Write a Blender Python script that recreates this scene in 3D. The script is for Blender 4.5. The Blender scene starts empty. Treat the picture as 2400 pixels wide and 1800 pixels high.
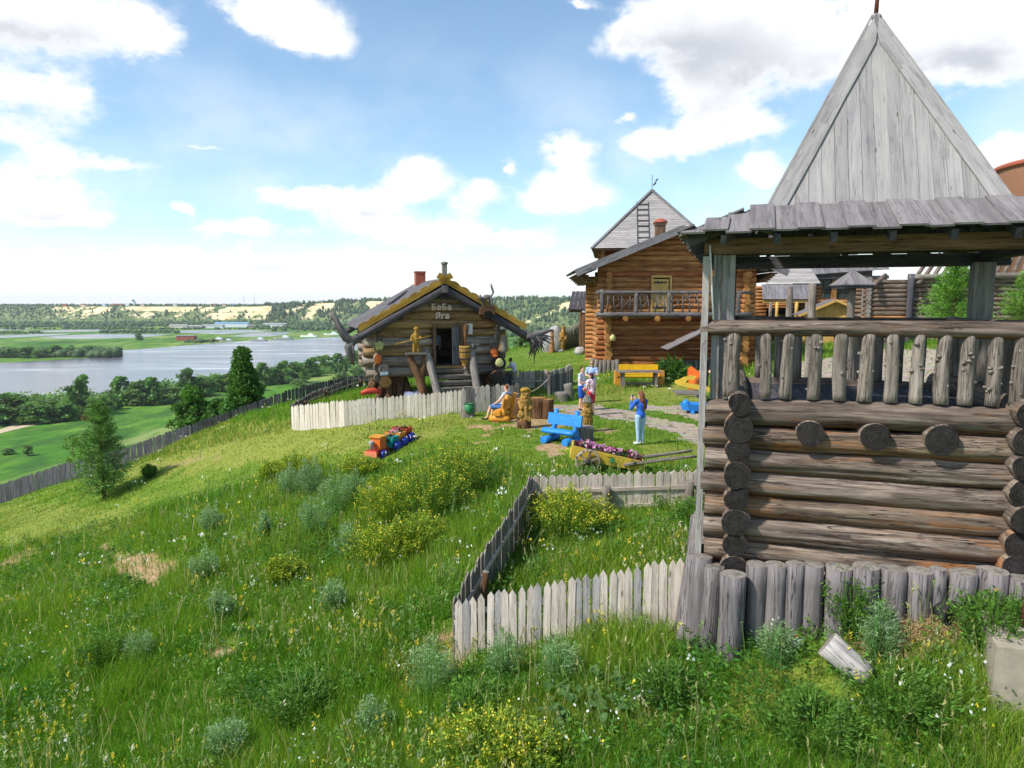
import bpy, bmesh, math, random
import numpy as np
from mathutils import Vector, Matrix, Euler, noise as mnoise

random.seed(7); RNG = np.random.default_rng(7)
SC = bpy.context.scene
COL = SC.collection
R = math.radians
V3 = Vector

# ------------------------------------------------------------------ camera, sky, sun, exposure
CAMH = 4.35
PITCH = R(6.34)
FPX = 2400 * 25 / 36.0
cam_d = bpy.data.cameras.new('camera'); cam_d.lens = 25; cam_d.sensor_width = 36
cam_d.clip_start = 0.1; cam_d.clip_end = 30000
cam = bpy.data.objects.new('camera', cam_d); COL.objects.link(cam)
cam.location = (0, 0, CAMH); cam.rotation_euler = (R(90) - PITCH, 0, 0)
SC.camera = cam
SC.view_settings.view_transform = 'Standard'; SC.view_settings.look = 'None'
SC.view_settings.exposure = 0.42; SC.view_settings.gamma = 1
SC.cycles.max_bounces = 6; SC.cycles.transparent_max_bounces = 8
SC.cycles.volume_bounces = 0

SUN_AZ = math.atan2(-0.89, -0.46)      # direction the sun stands in, measured from +Y towards +X
SUN_EL = R(48)
sun_d = bpy.data.lights.new('sun', 'SUN'); sun_d.energy = 4.2; sun_d.angle = R(3.5); sun_d.color = (1.0, 0.95, 0.87)
sun = bpy.data.objects.new('sun', sun_d); COL.objects.link(sun)
_sd = V3((math.sin(SUN_AZ) * math.cos(SUN_EL), math.cos(SUN_AZ) * math.cos(SUN_EL), math.sin(SUN_EL)))
sun.rotation_euler = _sd.to_track_quat('Z', 'Y').to_euler()

def slope(py):
    v = (900 - py) / FPX
    c, s = math.cos(PITCH), math.sin(PITCH)
    return (v * c - s) / (c + v * s)
def at(px, py, Y):
    """world point seen at pixel (px,py) of the 2400x1800 photograph at forward distance Y"""
    v = (900 - py) / FPX; h = (px - 1200) / FPX
    c, s = math.cos(PITCH), math.sin(PITCH)
    f = c + v * s
    return V3((h / f * Y, Y, CAMH + Y * (v * c - s) / f))
def plane(px, py, z):
    return at(px, py, (z - CAMH) / slope(py))

# world: Nishita sky with cumulus clouds laid out by compass direction and height
W = bpy.data.worlds.new('World'); SC.world = W; W.use_nodes = True
def build_world():
    nt = W.node_tree; N = nt.nodes; L = nt.links; N.clear()
    out = N.new('ShaderNodeOutputWorld'); bg = N.new('ShaderNodeBackground')
    L.new(bg.outputs[0], out.inputs[0])
    sky = N.new('ShaderNodeTexSky'); sky.sky_type = 'NISHITA'; sky.sun_disc = False
    sky.sun_elevation = SUN_EL; sky.sun_rotation = SUN_AZ
    sky.altitude = 100; sky.air_density = 1.0; sky.dust_density = 0.6; sky.ozone_density = 1.0
    def math_(op, a, b=None, c=None):
        n = N.new('ShaderNodeMath'); n.operation = op
        for i, x in enumerate((a, b, c)):
            if x is None: continue
            if isinstance(x, (int, float)): n.inputs[i].default_value = x
            else: L.new(x, n.inputs[i])
        return n.outputs[0]
    tc = N.new('ShaderNodeTexCoord'); sep = N.new('ShaderNodeSeparateXYZ')
    L.new(tc.outputs['Generated'], sep.inputs[0])
    az = math_('ARCTAN2', sep.outputs[0], sep.outputs[1])
    el = math_('ARCSINE', sep.outputs[2])
    # billowy noise displaces the outlines
    com0 = N.new('ShaderNodeCombineXYZ'); L.new(az, com0.inputs[0]); L.new(math_('MULTIPLY', el, 1.5), com0.inputs[1])
    def noise(scale, detail, rough, off, vec=com0):
        m = N.new('ShaderNodeMapping'); m.inputs['Location'].default_value = off; L.new(vec.outputs[0], m.inputs[0])
        n = N.new('ShaderNodeTexNoise'); n.inputs['Scale'].default_value = scale; n.inputs['Detail'].default_value = detail
        n.inputs['Roughness'].default_value = rough; L.new(m.outputs[0], n.inputs['Vector'])
        return n.outputs['Fac'], n.outputs['Color']
    f1, c1 = noise(9, 7, 0.58, (3.1, 1.7, 0))
    f2, _ = noise(38, 5, 0.6, (8.2, 4.4, 2))
    f3, _ = noise(4.5, 4, 0.55, (1.2, 9.4, 5))
    warp = N.new('ShaderNodeVectorMath'); warp.operation = 'MULTIPLY_ADD'
    com = N.new('ShaderNodeCombineXYZ'); L.new(az, com.inputs[0]); L.new(el, com.inputs[1])
    L.new(c1, warp.inputs[0]); warp.inputs[1].default_value = (0.09, 0.06, 0); 
    sub = N.new('ShaderNodeVectorMath'); sub.operation = 'SUBTRACT'; L.new(com.outputs[0], sub.inputs[0]); sub.inputs[1].default_value = (0.045, 0.03, 0)
    L.new(sub.outputs[0], warp.inputs[2])
    def dirof(px, py):
        p = at(px, py, 1.0) - V3((0, 0, CAMH)); p.normalize()
        return math.atan2(p.x, p.y), math.asin(p.z)
    def blobs(lst):
        tot = None
        for (px, py, rx, ry, w) in lst:
            a, e = dirof(px, py); a2, _ = dirof(px + rx, py); _, e2 = dirof(px, py - ry)
            m = N.new('ShaderNodeMapping'); m.vector_type = 'TEXTURE'
            m.inputs['Location'].default_value = (a, e, 0)
            m.inputs['Scale'].default_value = (max(1e-3, a2 - a) * 1.42, max(1e-3, e2 - e) * 1.42, 1)
            L.new(warp.outputs[0], m.inputs[0])
            g = N.new('ShaderNodeTexGradient'); g.gradient_type = 'QUADRATIC_SPHERE'; L.new(m.outputs[0], g.inputs[0])
            x = g.outputs['Fac'] if w == 1 else math_('MULTIPLY', g.outputs['Fac'], w)
            tot = x if tot is None else math_('ADD', tot, x)
        return tot
    body = [(150, 40, 300, 150, 1), (330, 70, 120, 70, .8), (660, 45, 190, 90, 1), (760, 100, 90, 60, .9), (90, 235, 210, 75, 1), (60, 320, 160, 45, .6),
            (90, 470, 215, 85, 1), (230, 385, 210, 32, .7), (200, 530, 120, 40, .5), (740, 462, 150, 48, 1), (870, 455, 120, 60, .9), (985, 420, 90, 55, 1), (1115, 460, 75, 50, .9),
            (900, 530, 300, 55, .7), (560, 552, 170, 36, .8), (1340, 360, 80, 66, 1), (1330, 455, 150, 62, 1), (1175, 385, 42, 30, .9), (425, 505, 36, 24, .9),
            (1560, 70, 200, 110, 1), (1800, 90, 300, 190, 1), (2200, 60, 400, 190, 1), (2250, 170, 220, 80, .8), (1640, 230, 150, 90, .9), (1600, 335, 170, 55, 1), (1760, 300, 130, 60, .8),
            (1790, 410, 80, 50, .8), (2385, 355, 90, 50, 1), (1460, 285, 40, 18, .6), (250, 600, 240, 36, .5), (1150, 560, 260, 46, .7), (700, 620, 500, 40, .7), (1350, 8, 60, 22, .7),
            (480, 345, 120, 14, .3), (1130, 310, 40, 14, .3), (1700, 560, 300, 60, .6), (-250, 300, 200, 200, 1), (2700, 300, 250, 160, 1)]
    grey = [(120, 110, 300, 90, 1), (90, 275, 200, 50, .9), (110, 515, 130, 30, .5), (1640, 110, 300, 100, 1), (1850, 190, 300, 90, .9), (2280, 160, 300, 80, 1), (1560, 140, 150, 60, .6), (1620, 260, 140, 34, .5),
            (1350, 500, 120, 18, .6), (870, 500, 200, 20, .5), (700, 630, 600, 14, .5), (230, 600, 200, 14, .5), (1050, 575, 150, 14, .5)]
    F = blobs(body); G = blobs(grey)
    def ramp(x, a, b):
        m = N.new('ShaderNodeMapRange'); m.interpolation_type = 'SMOOTHSTEP'; L.new(x, m.inputs[0])
        m.inputs[1].default_value = a; m.inputs[2].default_value = b
        return m.outputs[0]
    gate = math_('ADD', math_('MULTIPLY', ramp(F, 0.0, 0.35), .8), .2)
    nz = math_('ADD', math_('MULTIPLY', math_('SUBTRACT', f1, 0.5), 1.5), math_('MULTIPLY', math_('SUBTRACT', f2, 0.5), 0.6))
    dens = math_('ADD', F, math_('MULTIPLY', nz, gate))
    alpha = ramp(dens, 0.05, 0.50)
    # bright veil low over the horizon
    veil = math_('MULTIPLY', ramp(el, 0.115, 0.0), 0.95)
    veil2 = math_('MULTIPLY', ramp(math_('ADD', f3, math_('MULTIPLY', f1, .5)), 0.6, 1.0), math_('MULTIPLY', ramp(el, 0.42, 0.05), 0.6))
    alpha = math_('MAXIMUM', alpha, math_('MAXIMUM', veil, veil2))
    gsh = math_('MULTIPLY', ramp(math_('ADD', G, math_('MULTIPLY', math_('SUBTRACT', f1, .5), .8)), -0.25, 0.9), ramp(dens, .15, .8))
    mixg = N.new('ShaderNodeMix'); mixg.data_type = 'RGBA'; L.new(gsh, mixg.inputs[0])
    mixg.inputs[6].default_value = (8.6, 8.7, 8.9, 1); mixg.inputs[7].default_value = (5.0, 5.2, 5.7, 1)
    tintn = N.new('ShaderNodeMix'); tintn.data_type = 'RGBA'; tintn.blend_type = 'MULTIPLY'; tintn.inputs[0].default_value = 1
    L.new(sky.outputs[0], tintn.inputs[6]); tintn.inputs[7].default_value = SKY_TINT
    mix = N.new('ShaderNodeMix'); mix.data_type = 'RGBA'; L.new(alpha, mix.inputs[0])
    L.new(tintn.outputs[2], mix.inputs[6]); L.new(mixg.outputs[2], mix.inputs[7])
    L.new(mix.outputs[2], bg.inputs[0]); bg.inputs[1].default_value = 0.1
SKY_TINT = (1.42, 1.56, 1.54, 1)
build_world()
W.cycles.sampling_method = 'MANUAL'; W.cycles.sample_map_resolution = 512

# ------------------------------------------------------------------ helpers
def lin(c):
    c = c / 255.0
    return c / 12.92 if c <= 0.04045 else ((c + 0.055) / 1.055) ** 2.4
def C(r, g, b, a=1): return (lin(r), lin(g), lin(b), a)

class MB:
    """collects polygons of ONE mesh, with grain UVs in metres, per-face tint and material index"""
    def __init__(s):
        s.v = []; s.f = []; s.uv = []; s.m = []; s.t = []; s.sm = []
    def add(s, pts):
        i = len(s.v); s.v.extend([tuple(p) for p in pts]); return i
    def face(s, idx, uv, m=0, t=1.0, sm=False):
        s.f.append(tuple(idx)); s.uv.append(uv); s.m.append(m); s.t.append(t); s.sm.append(sm)
    def poly(s, pts, g, m=0, t=1.0, off=None):
        """planar polygon, grain direction g"""
        p = [V3(q) for q in pts]
        n = V3((0, 0, 0))
        for i in range(len(p)): n += (p[i] - p[0]).cross(p[(i + 1) % len(p)] - p[0])
        if n.length < 1e-12: n = V3((0, 0, 1))
        n.normalize(); g = V3(g).normalized()
        w = n.cross(g)
        if w.length < 0.05:
            g = n.orthogonal().normalized(); w = n.cross(g)
        o = off or (random.uniform(0, 60), random.uniform(0, 60))
        i = s.add(p)
        s.face(range(i, i + len(p)), [(q.dot(g) + o[0], q.dot(w) + o[1]) for q in p], m, t)
    def hexa(s, p, g, m=0, t=None, mend=None):
        """8 corners: loop of four, then the opposite loop; g the grain direction"""
        t = random.uniform(.86, 1.12) if t is None else t
        o = (random.uniform(0, 60), random.uniform(0, 60)); p = [V3(q) for q in p]
        c = sum(p, V3((0, 0, 0))) / 8; gg = V3(g).normalized()
        for q in ((0, 3, 2, 1), (4, 5, 6, 7), (0, 1, 5, 4), (1, 2, 6, 5), (2, 3, 7, 6), (3, 0, 4, 7)):
            pts = [p[k] for k in q]
            n = (pts[1] - pts[0]).cross(pts[2] - pts[0])
            fc = sum(pts, V3((0, 0, 0))) / 4
            if n.dot(fc - c) < 0: pts.reverse()
            mm = mend if (mend is not None and n.length > 0 and abs(n.normalized().dot(gg)) > .7) else m
            s.poly(pts, g, mm, t, o)
    def box(s, c, size, ax=None, ay=None, az=None, g=None, m=0, t=None, mend=None):
        ax = V3(ax or (1, 0, 0)).normalized(); ay = V3(ay or (0, 1, 0)).normalized(); az = V3(az).normalized() if az else ax.cross(ay)
        c = V3(c); h = [x / 2 for x in size]
        P = []
        for dz in (-1, 1):
            for dx, dy in ((-1, -1), (1, -1), (1, 1), (-1, 1)):
                P.append(c + ax * (dx * h[0]) + ay * (dy * h[1]) + az * (dz * h[2]))
        if g is None: g = (ax, ay, az)[max(range(3), key=lambda k: size[k])]
        s.hexa(P, g, m, t, mend)
    def plank(s, p0, p1, w, th, up, m=0, t=None, mend=None):
        """board from p0 to p1, width w across, thickness th along up"""
        p0 = V3(p0); p1 = V3(p1); a = (p1 - p0); L = a.length; a.normalize()
        up = V3(up); up = (up - a * up.dot(a)).normalized(); sd = a.cross(up)
        s.box((p0 + p1) / 2, (L, w, th), a, sd, up, g=a, m=m, t=t, mend=mend)
    def prism(s, poly, o, ax, ay, th, g=None, m=0, t=None):
        t = random.uniform(.86, 1.12) if t is None else t
        ax = V3(ax).normalized(); ay = V3(ay).normalized(); n = ax.cross(ay); o = V3(o)
        g = V3(g or ay); off = (random.uniform(0, 60), random.uniform(0, 60))
        lo = [o + ax * a + ay * b - n * (th / 2) for a, b in poly]; hi = [q + n * th for q in lo]
        area = sum(poly[i][0] * poly[(i + 1) % len(poly)][1] - poly[(i + 1) % len(poly)][0] * poly[i][1] for i in range(len(poly)))
        if area < 0: lo.reverse(); hi.reverse()
        k = len(poly)
        s.poly(hi, g, m, t, off); s.poly(list(reversed(lo)), g, m, t, off)
        for i in range(k):
            j = (i + 1) % k
            s.poly([lo[i], lo[j], hi[j], hi[i]], g, m, t, off)
    def log(s, p0, p1, r0, r1=None, seg=14, rings=None, wob=.04, t=None, m=0, mc=1, bend=0.0, squash=1.0, caps=(1, 1), groove=0):
        p0 = V3(p0); p1 = V3(p1); r1 = r0 if r1 is None else r1
        t = random.uniform(.85, 1.13) if t is None else t
        a = p1 - p0; L = a.length; a.normalize()
        b = V3((0, 0, 1)) if abs(a.z) < .9 else V3((0, 1, 0))
        b = (b - a * b.dot(a)).normalized(); c = a.cross(b)
        n = rings or max(2, min(16, int(L / .3) + 2))
        u0, v0 = random.uniform(0, 60), random.uniform(0, 60)
        ph = [random.uniform(0, 6.28) for _ in range(4)]
        bd = random.uniform(0, 6.28)
        gr = [(random.uniform(0, 6.283), random.uniform(-.5, .5), random.uniform(-.3, .8), random.uniform(.25, .9), random.uniform(.06, .16)) for _ in range(groove)]
        base = len(s.v)
        for i in range(n):
            k = i / (n - 1); r = r0 + (r1 - r0) * k
            ce = p0 + a * (L * k) + (b * math.cos(bd) + c * math.sin(bd)) * (bend * math.sin(math.pi * k))
            rr = r * (1 + wob * .6 * math.sin(k * L * 2.3 + ph[0]) + wob * random.uniform(-.6, .6))
            for j in range(seg):
                an = j / seg * 2 * math.pi
                q = rr * (1 + wob * math.sin(2 * an + ph[1] + k * L) + wob * .7 * math.sin(3 * an + ph[2] + 2 * k * L) + wob * random.uniform(-.35, .35))
                for (ga, gt, gs, gl, gd) in gr:
                    if gs < k < gs + gl:
                        da = (an - ga - gt * (k - gs) + 3.1416) % 6.2832 - 3.1416
                        if abs(da) < .3: q -= r * gd * math.exp(-(da / .085) ** 2) * min(1, 6 * min(k - gs, gs + gl - k))
                s.v.append(tuple(ce + b * (q * math.cos(an) * squash) + c * (q * math.sin(an))))
        for i in range(n - 1):
            for j in range(seg):
                j2 = (j + 1) % seg
                ua, ub = u0 + L * i / (n - 1), u0 + L * (i + 1) / (n - 1)
                va, vb = v0 + j / seg * 6.283 * r0, v0 + (j + 1) / seg * 6.283 * r0
                s.face((base + i * seg + j, base + i * seg + j2, base + (i + 1) * seg + j2, base + (i + 1) * seg + j),
                       [(ua, va), (ua, vb), (ub, vb), (ub, va)], m, t, True)
        for e, i in ((0, 0), (1, n - 1)):
            if not caps[e]: continue
            ring = [base + i * seg + j for j in range(seg)]
            uv = [(math.cos(j / seg * 6.283) * r0 + 7.0 * round(u0), math.sin(j / seg * 6.283) * r0 + 7.0 * round(v0)) for j in range(seg)]
            ctr = sum((V3(s.v[q]) for q in ring), V3((0, 0, 0))) / seg
            ci = s.add([ctr + a * (0.008 if e else -0.008)])
            for j in range(seg):
                j2 = (j + 1) % seg
                u3 = [uv[j], uv[j2], (7.0 * round(u0), 7.0 * round(v0))]
                fi = (ring[j], ring[j2], ci)
                if e == 0: fi = fi[::-1]; u3 = u3[::-1]
                s.face(fi, u3, mc, t, False)
    def tube(s, pts, rad, seg=8, m=0, t=1.0, caps=True, mc=None):
        pts = [V3(p) for p in pts]; n = len(pts)
        if isinstance(rad, (int, float)): rad = [rad] * n
        base = len(s.v); u = 0; us = []; u0, v0 = random.uniform(0, 60), random.uniform(0, 60)
        pb = None
        for i, p in enumerate(pts):
            a = (pts[min(i + 1, n - 1)] - pts[max(i - 1, 0)]).normalized()
            if pb is None: pb = a.orthogonal().normalized()
            b = (pb - a * pb.dot(a)); b = b.normalized() if b.length > 1e-6 else a.orthogonal().normalized(); pb = b; c = a.cross(b)
            if i: u += (p - pts[i - 1]).length
            us.append(u)
            for j in range(seg):
                an = j / seg * 6.28318
                s.v.append(tuple(p + (b * math.cos(an) + c * math.sin(an)) * rad[i]))
        for i in range(n - 1):
            for j in range(seg):
                j2 = (j + 1) % seg
                s.face((base + i * seg + j, base + i * seg + j2, base + (i + 1) * seg + j2, base + (i + 1) * seg + j),
                       [(u0 + us[i], v0 + j / seg * 6.28 * rad[i]), (u0 + us[i], v0 + (j + 1) / seg * 6.28 * rad[i]), (u0 + us[i + 1], v0 + (j + 1) / seg * 6.28 * rad[i]), (u0 + us[i + 1], v0 + j / seg * 6.28 * rad[i])], m, t, True)
        if caps:
            for i, rev in ((0, True), (n - 1, False)):
                idx = [base + i * seg + j for j in range(seg)]
                uv = [(math.cos(j / seg * 6.28) * rad[i], math.sin(j / seg * 6.28) * rad[i]) for j in range(seg)]
                if rev: idx.reverse(); uv.reverse()
                s.face(idx, uv, m if mc is None else mc, t, False)
    def lathe(s, prof, o=(0, 0, 0), seg=20, m=0, t=1.0, axis=(0, 0, 1), wob=0, caps=True):
        o = V3(o); a = V3(axis).normalized(); b = a.orthogonal().normalized(); c = a.cross(b)
        base = len(s.v); u0, v0 = random.uniform(0, 60), random.uniform(0, 60); n = len(prof)
        ph = random.uniform(0, 6)
        for (r, z) in prof:
            for j in range(seg):
                an = j / seg * 6.28318
                q = r * (1 + wob * math.sin(3 * an + ph) + wob * random.uniform(-.6, .6)) if wob else r
                s.v.append(tuple(o + a * z + (b * math.cos(an) + c * math.sin(an)) * q))
        for i in range(n - 1):
            for j in range(seg):
                j2 = (j + 1) % seg
                s.face((base + i * seg + j, base + i * seg + j2, base + (i + 1) * seg + j2, base + (i + 1) * seg + j),
                       [(u0 + prof[i][1], v0 + j / seg * 6.28 * max(prof[i][0], .05)), (u0 + prof[i][1], v0 + (j + 1) / seg * 6.28 * max(prof[i][0], .05)),
                        (u0 + prof[i + 1][1], v0 + (j + 1) / seg * 6.28 * max(prof[i][0], .05)), (u0 + prof[i + 1][1], v0 + j / seg * 6.28 * max(prof[i][0], .05))], m, t, True)
        for i, rev in ((0, True), (n - 1, False)):
            if caps and prof[i][0] > 1e-4:
                idx = [base + i * seg + j for j in range(seg)]
                uv = [(u0 + math.cos(j / seg * 6.28) * prof[i][0], v0 + math.sin(j / seg * 6.28) * prof[i][0]) for j in range(seg)]
                if rev: idx.reverse(); uv.reverse()
                s.face(idx, uv, m, t, False)
    def build(s, name, mats, parent=None, bevel=0, loc=None, sub=0):
        me = bpy.data.meshes.new(name); me.from_pydata(s.v, [], s.f)
        mats = mats if isinstance(mats, (list, tuple)) else [mats]
        for k in mats: me.materials.append(k)
        nm = len(mats)
        me.polygons.foreach_set('material_index', [min(k, nm - 1) for k in s.m])
        me.polygons.foreach_set('use_smooth', s.sm)
        uv = me.uv_layers.new(name='UVMap')
        uv.data.foreach_set('uv', [x for f in s.uv for p in f for x in p])
        ca = me.attributes.new('tint', 'FLOAT', 'FACE'); ca.data.foreach_set('value', s.t)
        me.update(); me.validate()
        o = bpy.data.objects.new(name, me); COL.objects.link(o)
        if parent is not None: o.parent = parent
        if loc is not None: o.location = loc
        if bevel:
            b = o.modifiers.new('bevel', 'BEVEL'); b.width = bevel; b.segments = 2; b.limit_method = 'ANGLE'
        return o

def tag(o, label=None, cat=None, group=None, kind=None):
    if label: o['label'] = label
    if cat: o['category'] = cat
    if group: o['group'] = group
    if kind: o['kind'] = kind
    return o
def thing(name, label, cat, loc=(0, 0, 0), rz=0, group=None):
    o = bpy.data.objects.new(name, None); COL.objects.link(o); o.empty_display_size = .2
    o.location = loc; o.rotation_euler = (0, 0, rz)
    return tag(o, label, cat, group)
def copy_tree(o, parent=None):
    c = o.copy(); COL.objects.link(c)
    if parent is not None: c.parent = parent
    for ch in o.children: copy_tree(ch, c)
    return c

def np_mesh(name, V, F, mats, col=None, parent=None, smooth=False, midx=None):
    V = np.asarray(V, np.float32); F = np.asarray(F, np.int32)
    me = bpy.data.meshes.new(name); k = F.shape[1]
    me.vertices.add(len(V)); me.vertices.foreach_set('co', V.ravel())
    me.loops.add(F.size); me.loops.foreach_set('vertex_index', F.ravel())
    me.polygons.add(len(F)); me.polygons.foreach_set('loop_start', np.arange(0, F.size, k, dtype=np.int32))
    try: me.polygons.foreach_set('loop_total', np.full(len(F), k, np.int32))
    except Exception: pass
    if smooth: me.polygons.foreach_set('use_smooth', np.ones(len(F), bool))
    mats = mats if isinstance(mats, (list, tuple)) else [mats]
    for m in mats: me.materials.append(m)
    if midx is not None: me.polygons.foreach_set('material_index', np.asarray(midx, np.int32))
    if col is not None:
        a = me.color_attributes.new('Col', 'FLOAT_COLOR', 'POINT')
        c4 = np.ones((len(V), 4), np.float32); c4[:, :3] = col
        a.data.foreach_set('color', c4.ravel())
    me.update(calc_edges=True)
    o = bpy.data.objects.new(name, me); COL.objects.link(o)
    if parent is not None: o.parent = parent
    return o

# ------------------------------------------------------------------ materials
MAT = {}
class NT:
    def __init__(s, name):
        s.mat = bpy.data.materials.new(name); s.mat.use_nodes = True
        s.nt = s.mat.node_tree; s.N = s.nt.nodes; s.L = s.nt.links; s.N.clear()
        s.out = s.N.new('ShaderNodeOutputMaterial'); s.b = s.N.new('ShaderNodeBsdfPrincipled')
        s.L.new(s.b.outputs[0], s.out.inputs[0]); MAT[name] = s.mat
    def put(s, sock, x):
        if isinstance(x, (int, float, tuple, list)): sock.default_value = x
        else: s.L.new(x, sock)
    def coords(s, kind='UV', scale=(1, 1, 1), off=(0, 0, 0)):
        t = s.N.new('ShaderNodeTexCoord'); m = s.N.new('ShaderNodeMapping'); m.inputs['Scale'].default_value = scale; m.inputs['Location'].default_value = off
        if kind == 'POS':
            g = s.N.new('ShaderNodeNewGeometry'); s.L.new(g.outputs['Position'], m.inputs[0])
        else: s.L.new(t.outputs[kind], m.inputs[0])
        return m.outputs[0]
    def noise(s, vec, scale=1, detail=4, rough=.55, dist=0):
        n = s.N.new('ShaderNodeTexNoise'); s.L.new(vec, n.inputs['Vector'])
        n.inputs['Scale'].default_value = scale; n.inputs['Detail'].default_value = detail; n.inputs['Roughness'].default_value = rough; n.inputs['Distortion'].default_value = dist
        return n.outputs['Fac']
    def voro(s, vec, scale=1, feat='F1', rnd=1):
        n = s.N.new('ShaderNodeTexVoronoi'); n.feature = feat; s.L.new(vec, n.inputs['Vector']); n.inputs['Scale'].default_value = scale; n.inputs['Randomness'].default_value = rnd
        return n.outputs['Distance']
    def ramp(s, x, stops, interp='LINEAR'):
        r = s.N.new('ShaderNodeValToRGB'); s.L.new(x, r.inputs[0]); e = r.color_ramp.elements; r.color_ramp.interpolation = interp
        while len(e) < len(stops): e.new(.5)
        for k, (p, c) in enumerate(stops):
            e[k].position = p; e[k].color = c if isinstance(c, (tuple, list)) else (c, c, c, 1)
        return r.outputs[0]
    def mix(s, f, a, b, mode='MIX'):
        n = s.N.new('ShaderNodeMix'); n.data_type = 'RGBA'; n.blend_type = mode
        s.put(n.inputs[0], f); s.put(n.inputs[6], a); s.put(n.inputs[7], b)
        return n.outputs[2]
    def math(s, op, a, b=0.0):
        n = s.N.new('ShaderNodeMath'); n.operation = op; s.put(n.inputs[0], a); s.put(n.inputs[1], b); return n.outputs[0]
    def attr(s, name, out='Fac'):
        n = s.N.new('ShaderNodeAttribute'); n.attribute_name = name; return n.outputs[out]
    def bump(s, h, strength=.3, dist=.02):
        n = s.N.new('ShaderNodeBump'); s.L.new(h, n.inputs['Height']); n.inputs['Strength'].default_value = strength; n.inputs['Distance'].default_value = dist
        s.L.new(n.outputs[0], s.b.inputs['Normal'])
    def fin(s, col, rough=.8, spec=.3):
        s.put(s.b.inputs['Base Color'], col); s.put(s.b.inputs['Roughness'], rough); s.b.inputs['Specular IOR Level'].default_value = spec
        return s.mat

def wood(name, c0, c1, c2, streak=None, samt=.55, crack=.8, sx=1.0, knots=0, rough=.85, bump=.5, grain=1.0, under=None):
    n = NT(name)
    a = n.noise(n.coords('UV', (.9 * sx, 13 * sx, 1)), 1, 8, .68, .5)
    blo = n.noise(n.coords('UV', (.8, 1.6, 1), (31, 17, 0)), 1, 4, .6)
    col = n.ramp(n.math('ADD', n.math('MULTIPLY', a, .72), n.math('MULTIPLY', blo, .28)), [(.34, c0), (.5, c1), (.66, c2)])
    if streak:
        b = n.noise(n.coords('UV', (.6 * sx, 4.5 * sx, 1), (11, 5, 0)), 1, 7, .68, .9)
        col = n.mix(n.ramp(b, [(samt, 0.0), (samt + .14, .8)]), col, streak)
    if under:   # sheltered undersides keep the colour the rain has bleached elsewhere
        ge = n.N.new('ShaderNodeNewGeometry'); sp = n.N.new('ShaderNodeSeparateXYZ'); n.L.new(ge.outputs['Normal'], sp.inputs[0])
        k = n.math('ADD', n.math('MULTIPLY', sp.outputs[2], -.8), n.math('MULTIPLY', n.math('SUBTRACT', n.noise(n.coords('UV', (.7, 6, 1), (2, 40, 0)), 1, 6, .65), .5), 2.2))
        col = n.mix(n.ramp(k, [(.3, 0.0), (.9, .85)]), col, under)
    g = n.noise(n.coords('UV', (5.0 * sx, 130 * sx, 1), (3, 7, 0)), 1, 4, .65)
    col = n.mix(grain, col, n.ramp(g, [(.3, .74), (.65, 1.1)]), 'MULTIPLY')
    cr = n.noise(n.coords('UV', (.8 * sx, 17 * sx, 1), (23, 1, 0)), 1, 4, .6, .5)
    cm = n.noise(n.coords('UV', (.9, 2.0, 1), (9, 77, 0)), 1, 2, .5)
    crm = n.ramp(cr, [(.482, 1.0), (.497, 1 - crack), (.503, 1 - crack), (.522, 1.0)])
    crm = n.mix(n.ramp(cm, [(.42, 0.0), (.55, 1.0)]), (1, 1, 1, 1), crm)
    col = n.mix(1.0, col, crm, 'MULTIPLY')
    c2_ = n.noise(n.coords('UV', (.22, 5.5 * sx, 1), (53, 21, 0)), 1, 5, .6, .35)
    col = n.mix(min(1.0, crack * .9), col, n.ramp(c2_, [(.488, 1.0), (.498, .12), (.502, .12), (.512, 1.0)]), 'MULTIPLY')
    if knots:
        k = n.voro(n.coords('UV', (1.1, 4.5, 1), (5, 9, 0)), knots)
        col = n.mix(n.ramp(k, [(.045, .8), (.10, 0.0)]), col, C(78, 66, 60))
    col = n.mix(1.0, col, n.attr('tint'), 'MULTIPLY')
    h = n.math('ADD', n.math('MULTIPLY', g, .35), crm)
    n.bump(h, bump, .012)
    return n.fin(col, rough, .2)

def endgrain(name, c0, c1):
    n = NT(name)
    v = n.coords('UV'); fr = n.N.new('ShaderNodeVectorMath'); fr.operation = 'MODULO'
    sh = n.N.new('ShaderNodeVectorMath'); sh.operation = 'ADD'; n.L.new(v, sh.inputs[0]); sh.inputs[1].default_value = (3.5, 3.5, 0)
    n.L.new(sh.outputs[0], fr.inputs[0]); fr.inputs[1].default_value = (7, 7, 7)
    sb = n.N.new('ShaderNodeVectorMath'); sb.operation = 'SUBTRACT'; n.L.new(fr.outputs[0], sb.inputs[0]); sb.inputs[1].default_value = (3.5, 3.5, 0)
    ln = n.N.new('ShaderNodeVectorMath'); ln.operation = 'LENGTH'; n.L.new(sb.outputs[0], ln.inputs[0])
    rings = n.noise(n.coords('UV', (14, 14, 1)), 1, 4, .6)
    w = n.math('SINE', n.math('ADD', n.math('MULTIPLY', ln.outputs['Value'], 210.0), n.math('MULTIPLY', rings, 9.0)))
    col = n.mix(n.ramp(n.math('ADD', n.math('MULTIPLY', w, .22), rings), [(.1, 0.0), (.95, 1.0)]), c0, c1)
    col = n.mix(1.0, col, n.ramp(n.noise(n.coords('UV', (4, 4, 1), (4, 4, 0)), 1, 6, .75, 2.2), [(.38, .45), (.52, 1.0)]), 'MULTIPLY')
    col = n.mix(n.ramp(n.noise(n.coords('UV', (9, 9, 1), (14, 4, 0)), 1, 3, .6, 3.0), [(.485, 0.0), (.5, .8), (.515, 0.0)]), col, (.02, .017, .015, 1))
    col = n.mix(1.0, col, n.attr('tint'), 'MULTIPLY')
    n.bump(w, .2, .004)
    return n.fin(col, .9, .15)

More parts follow.
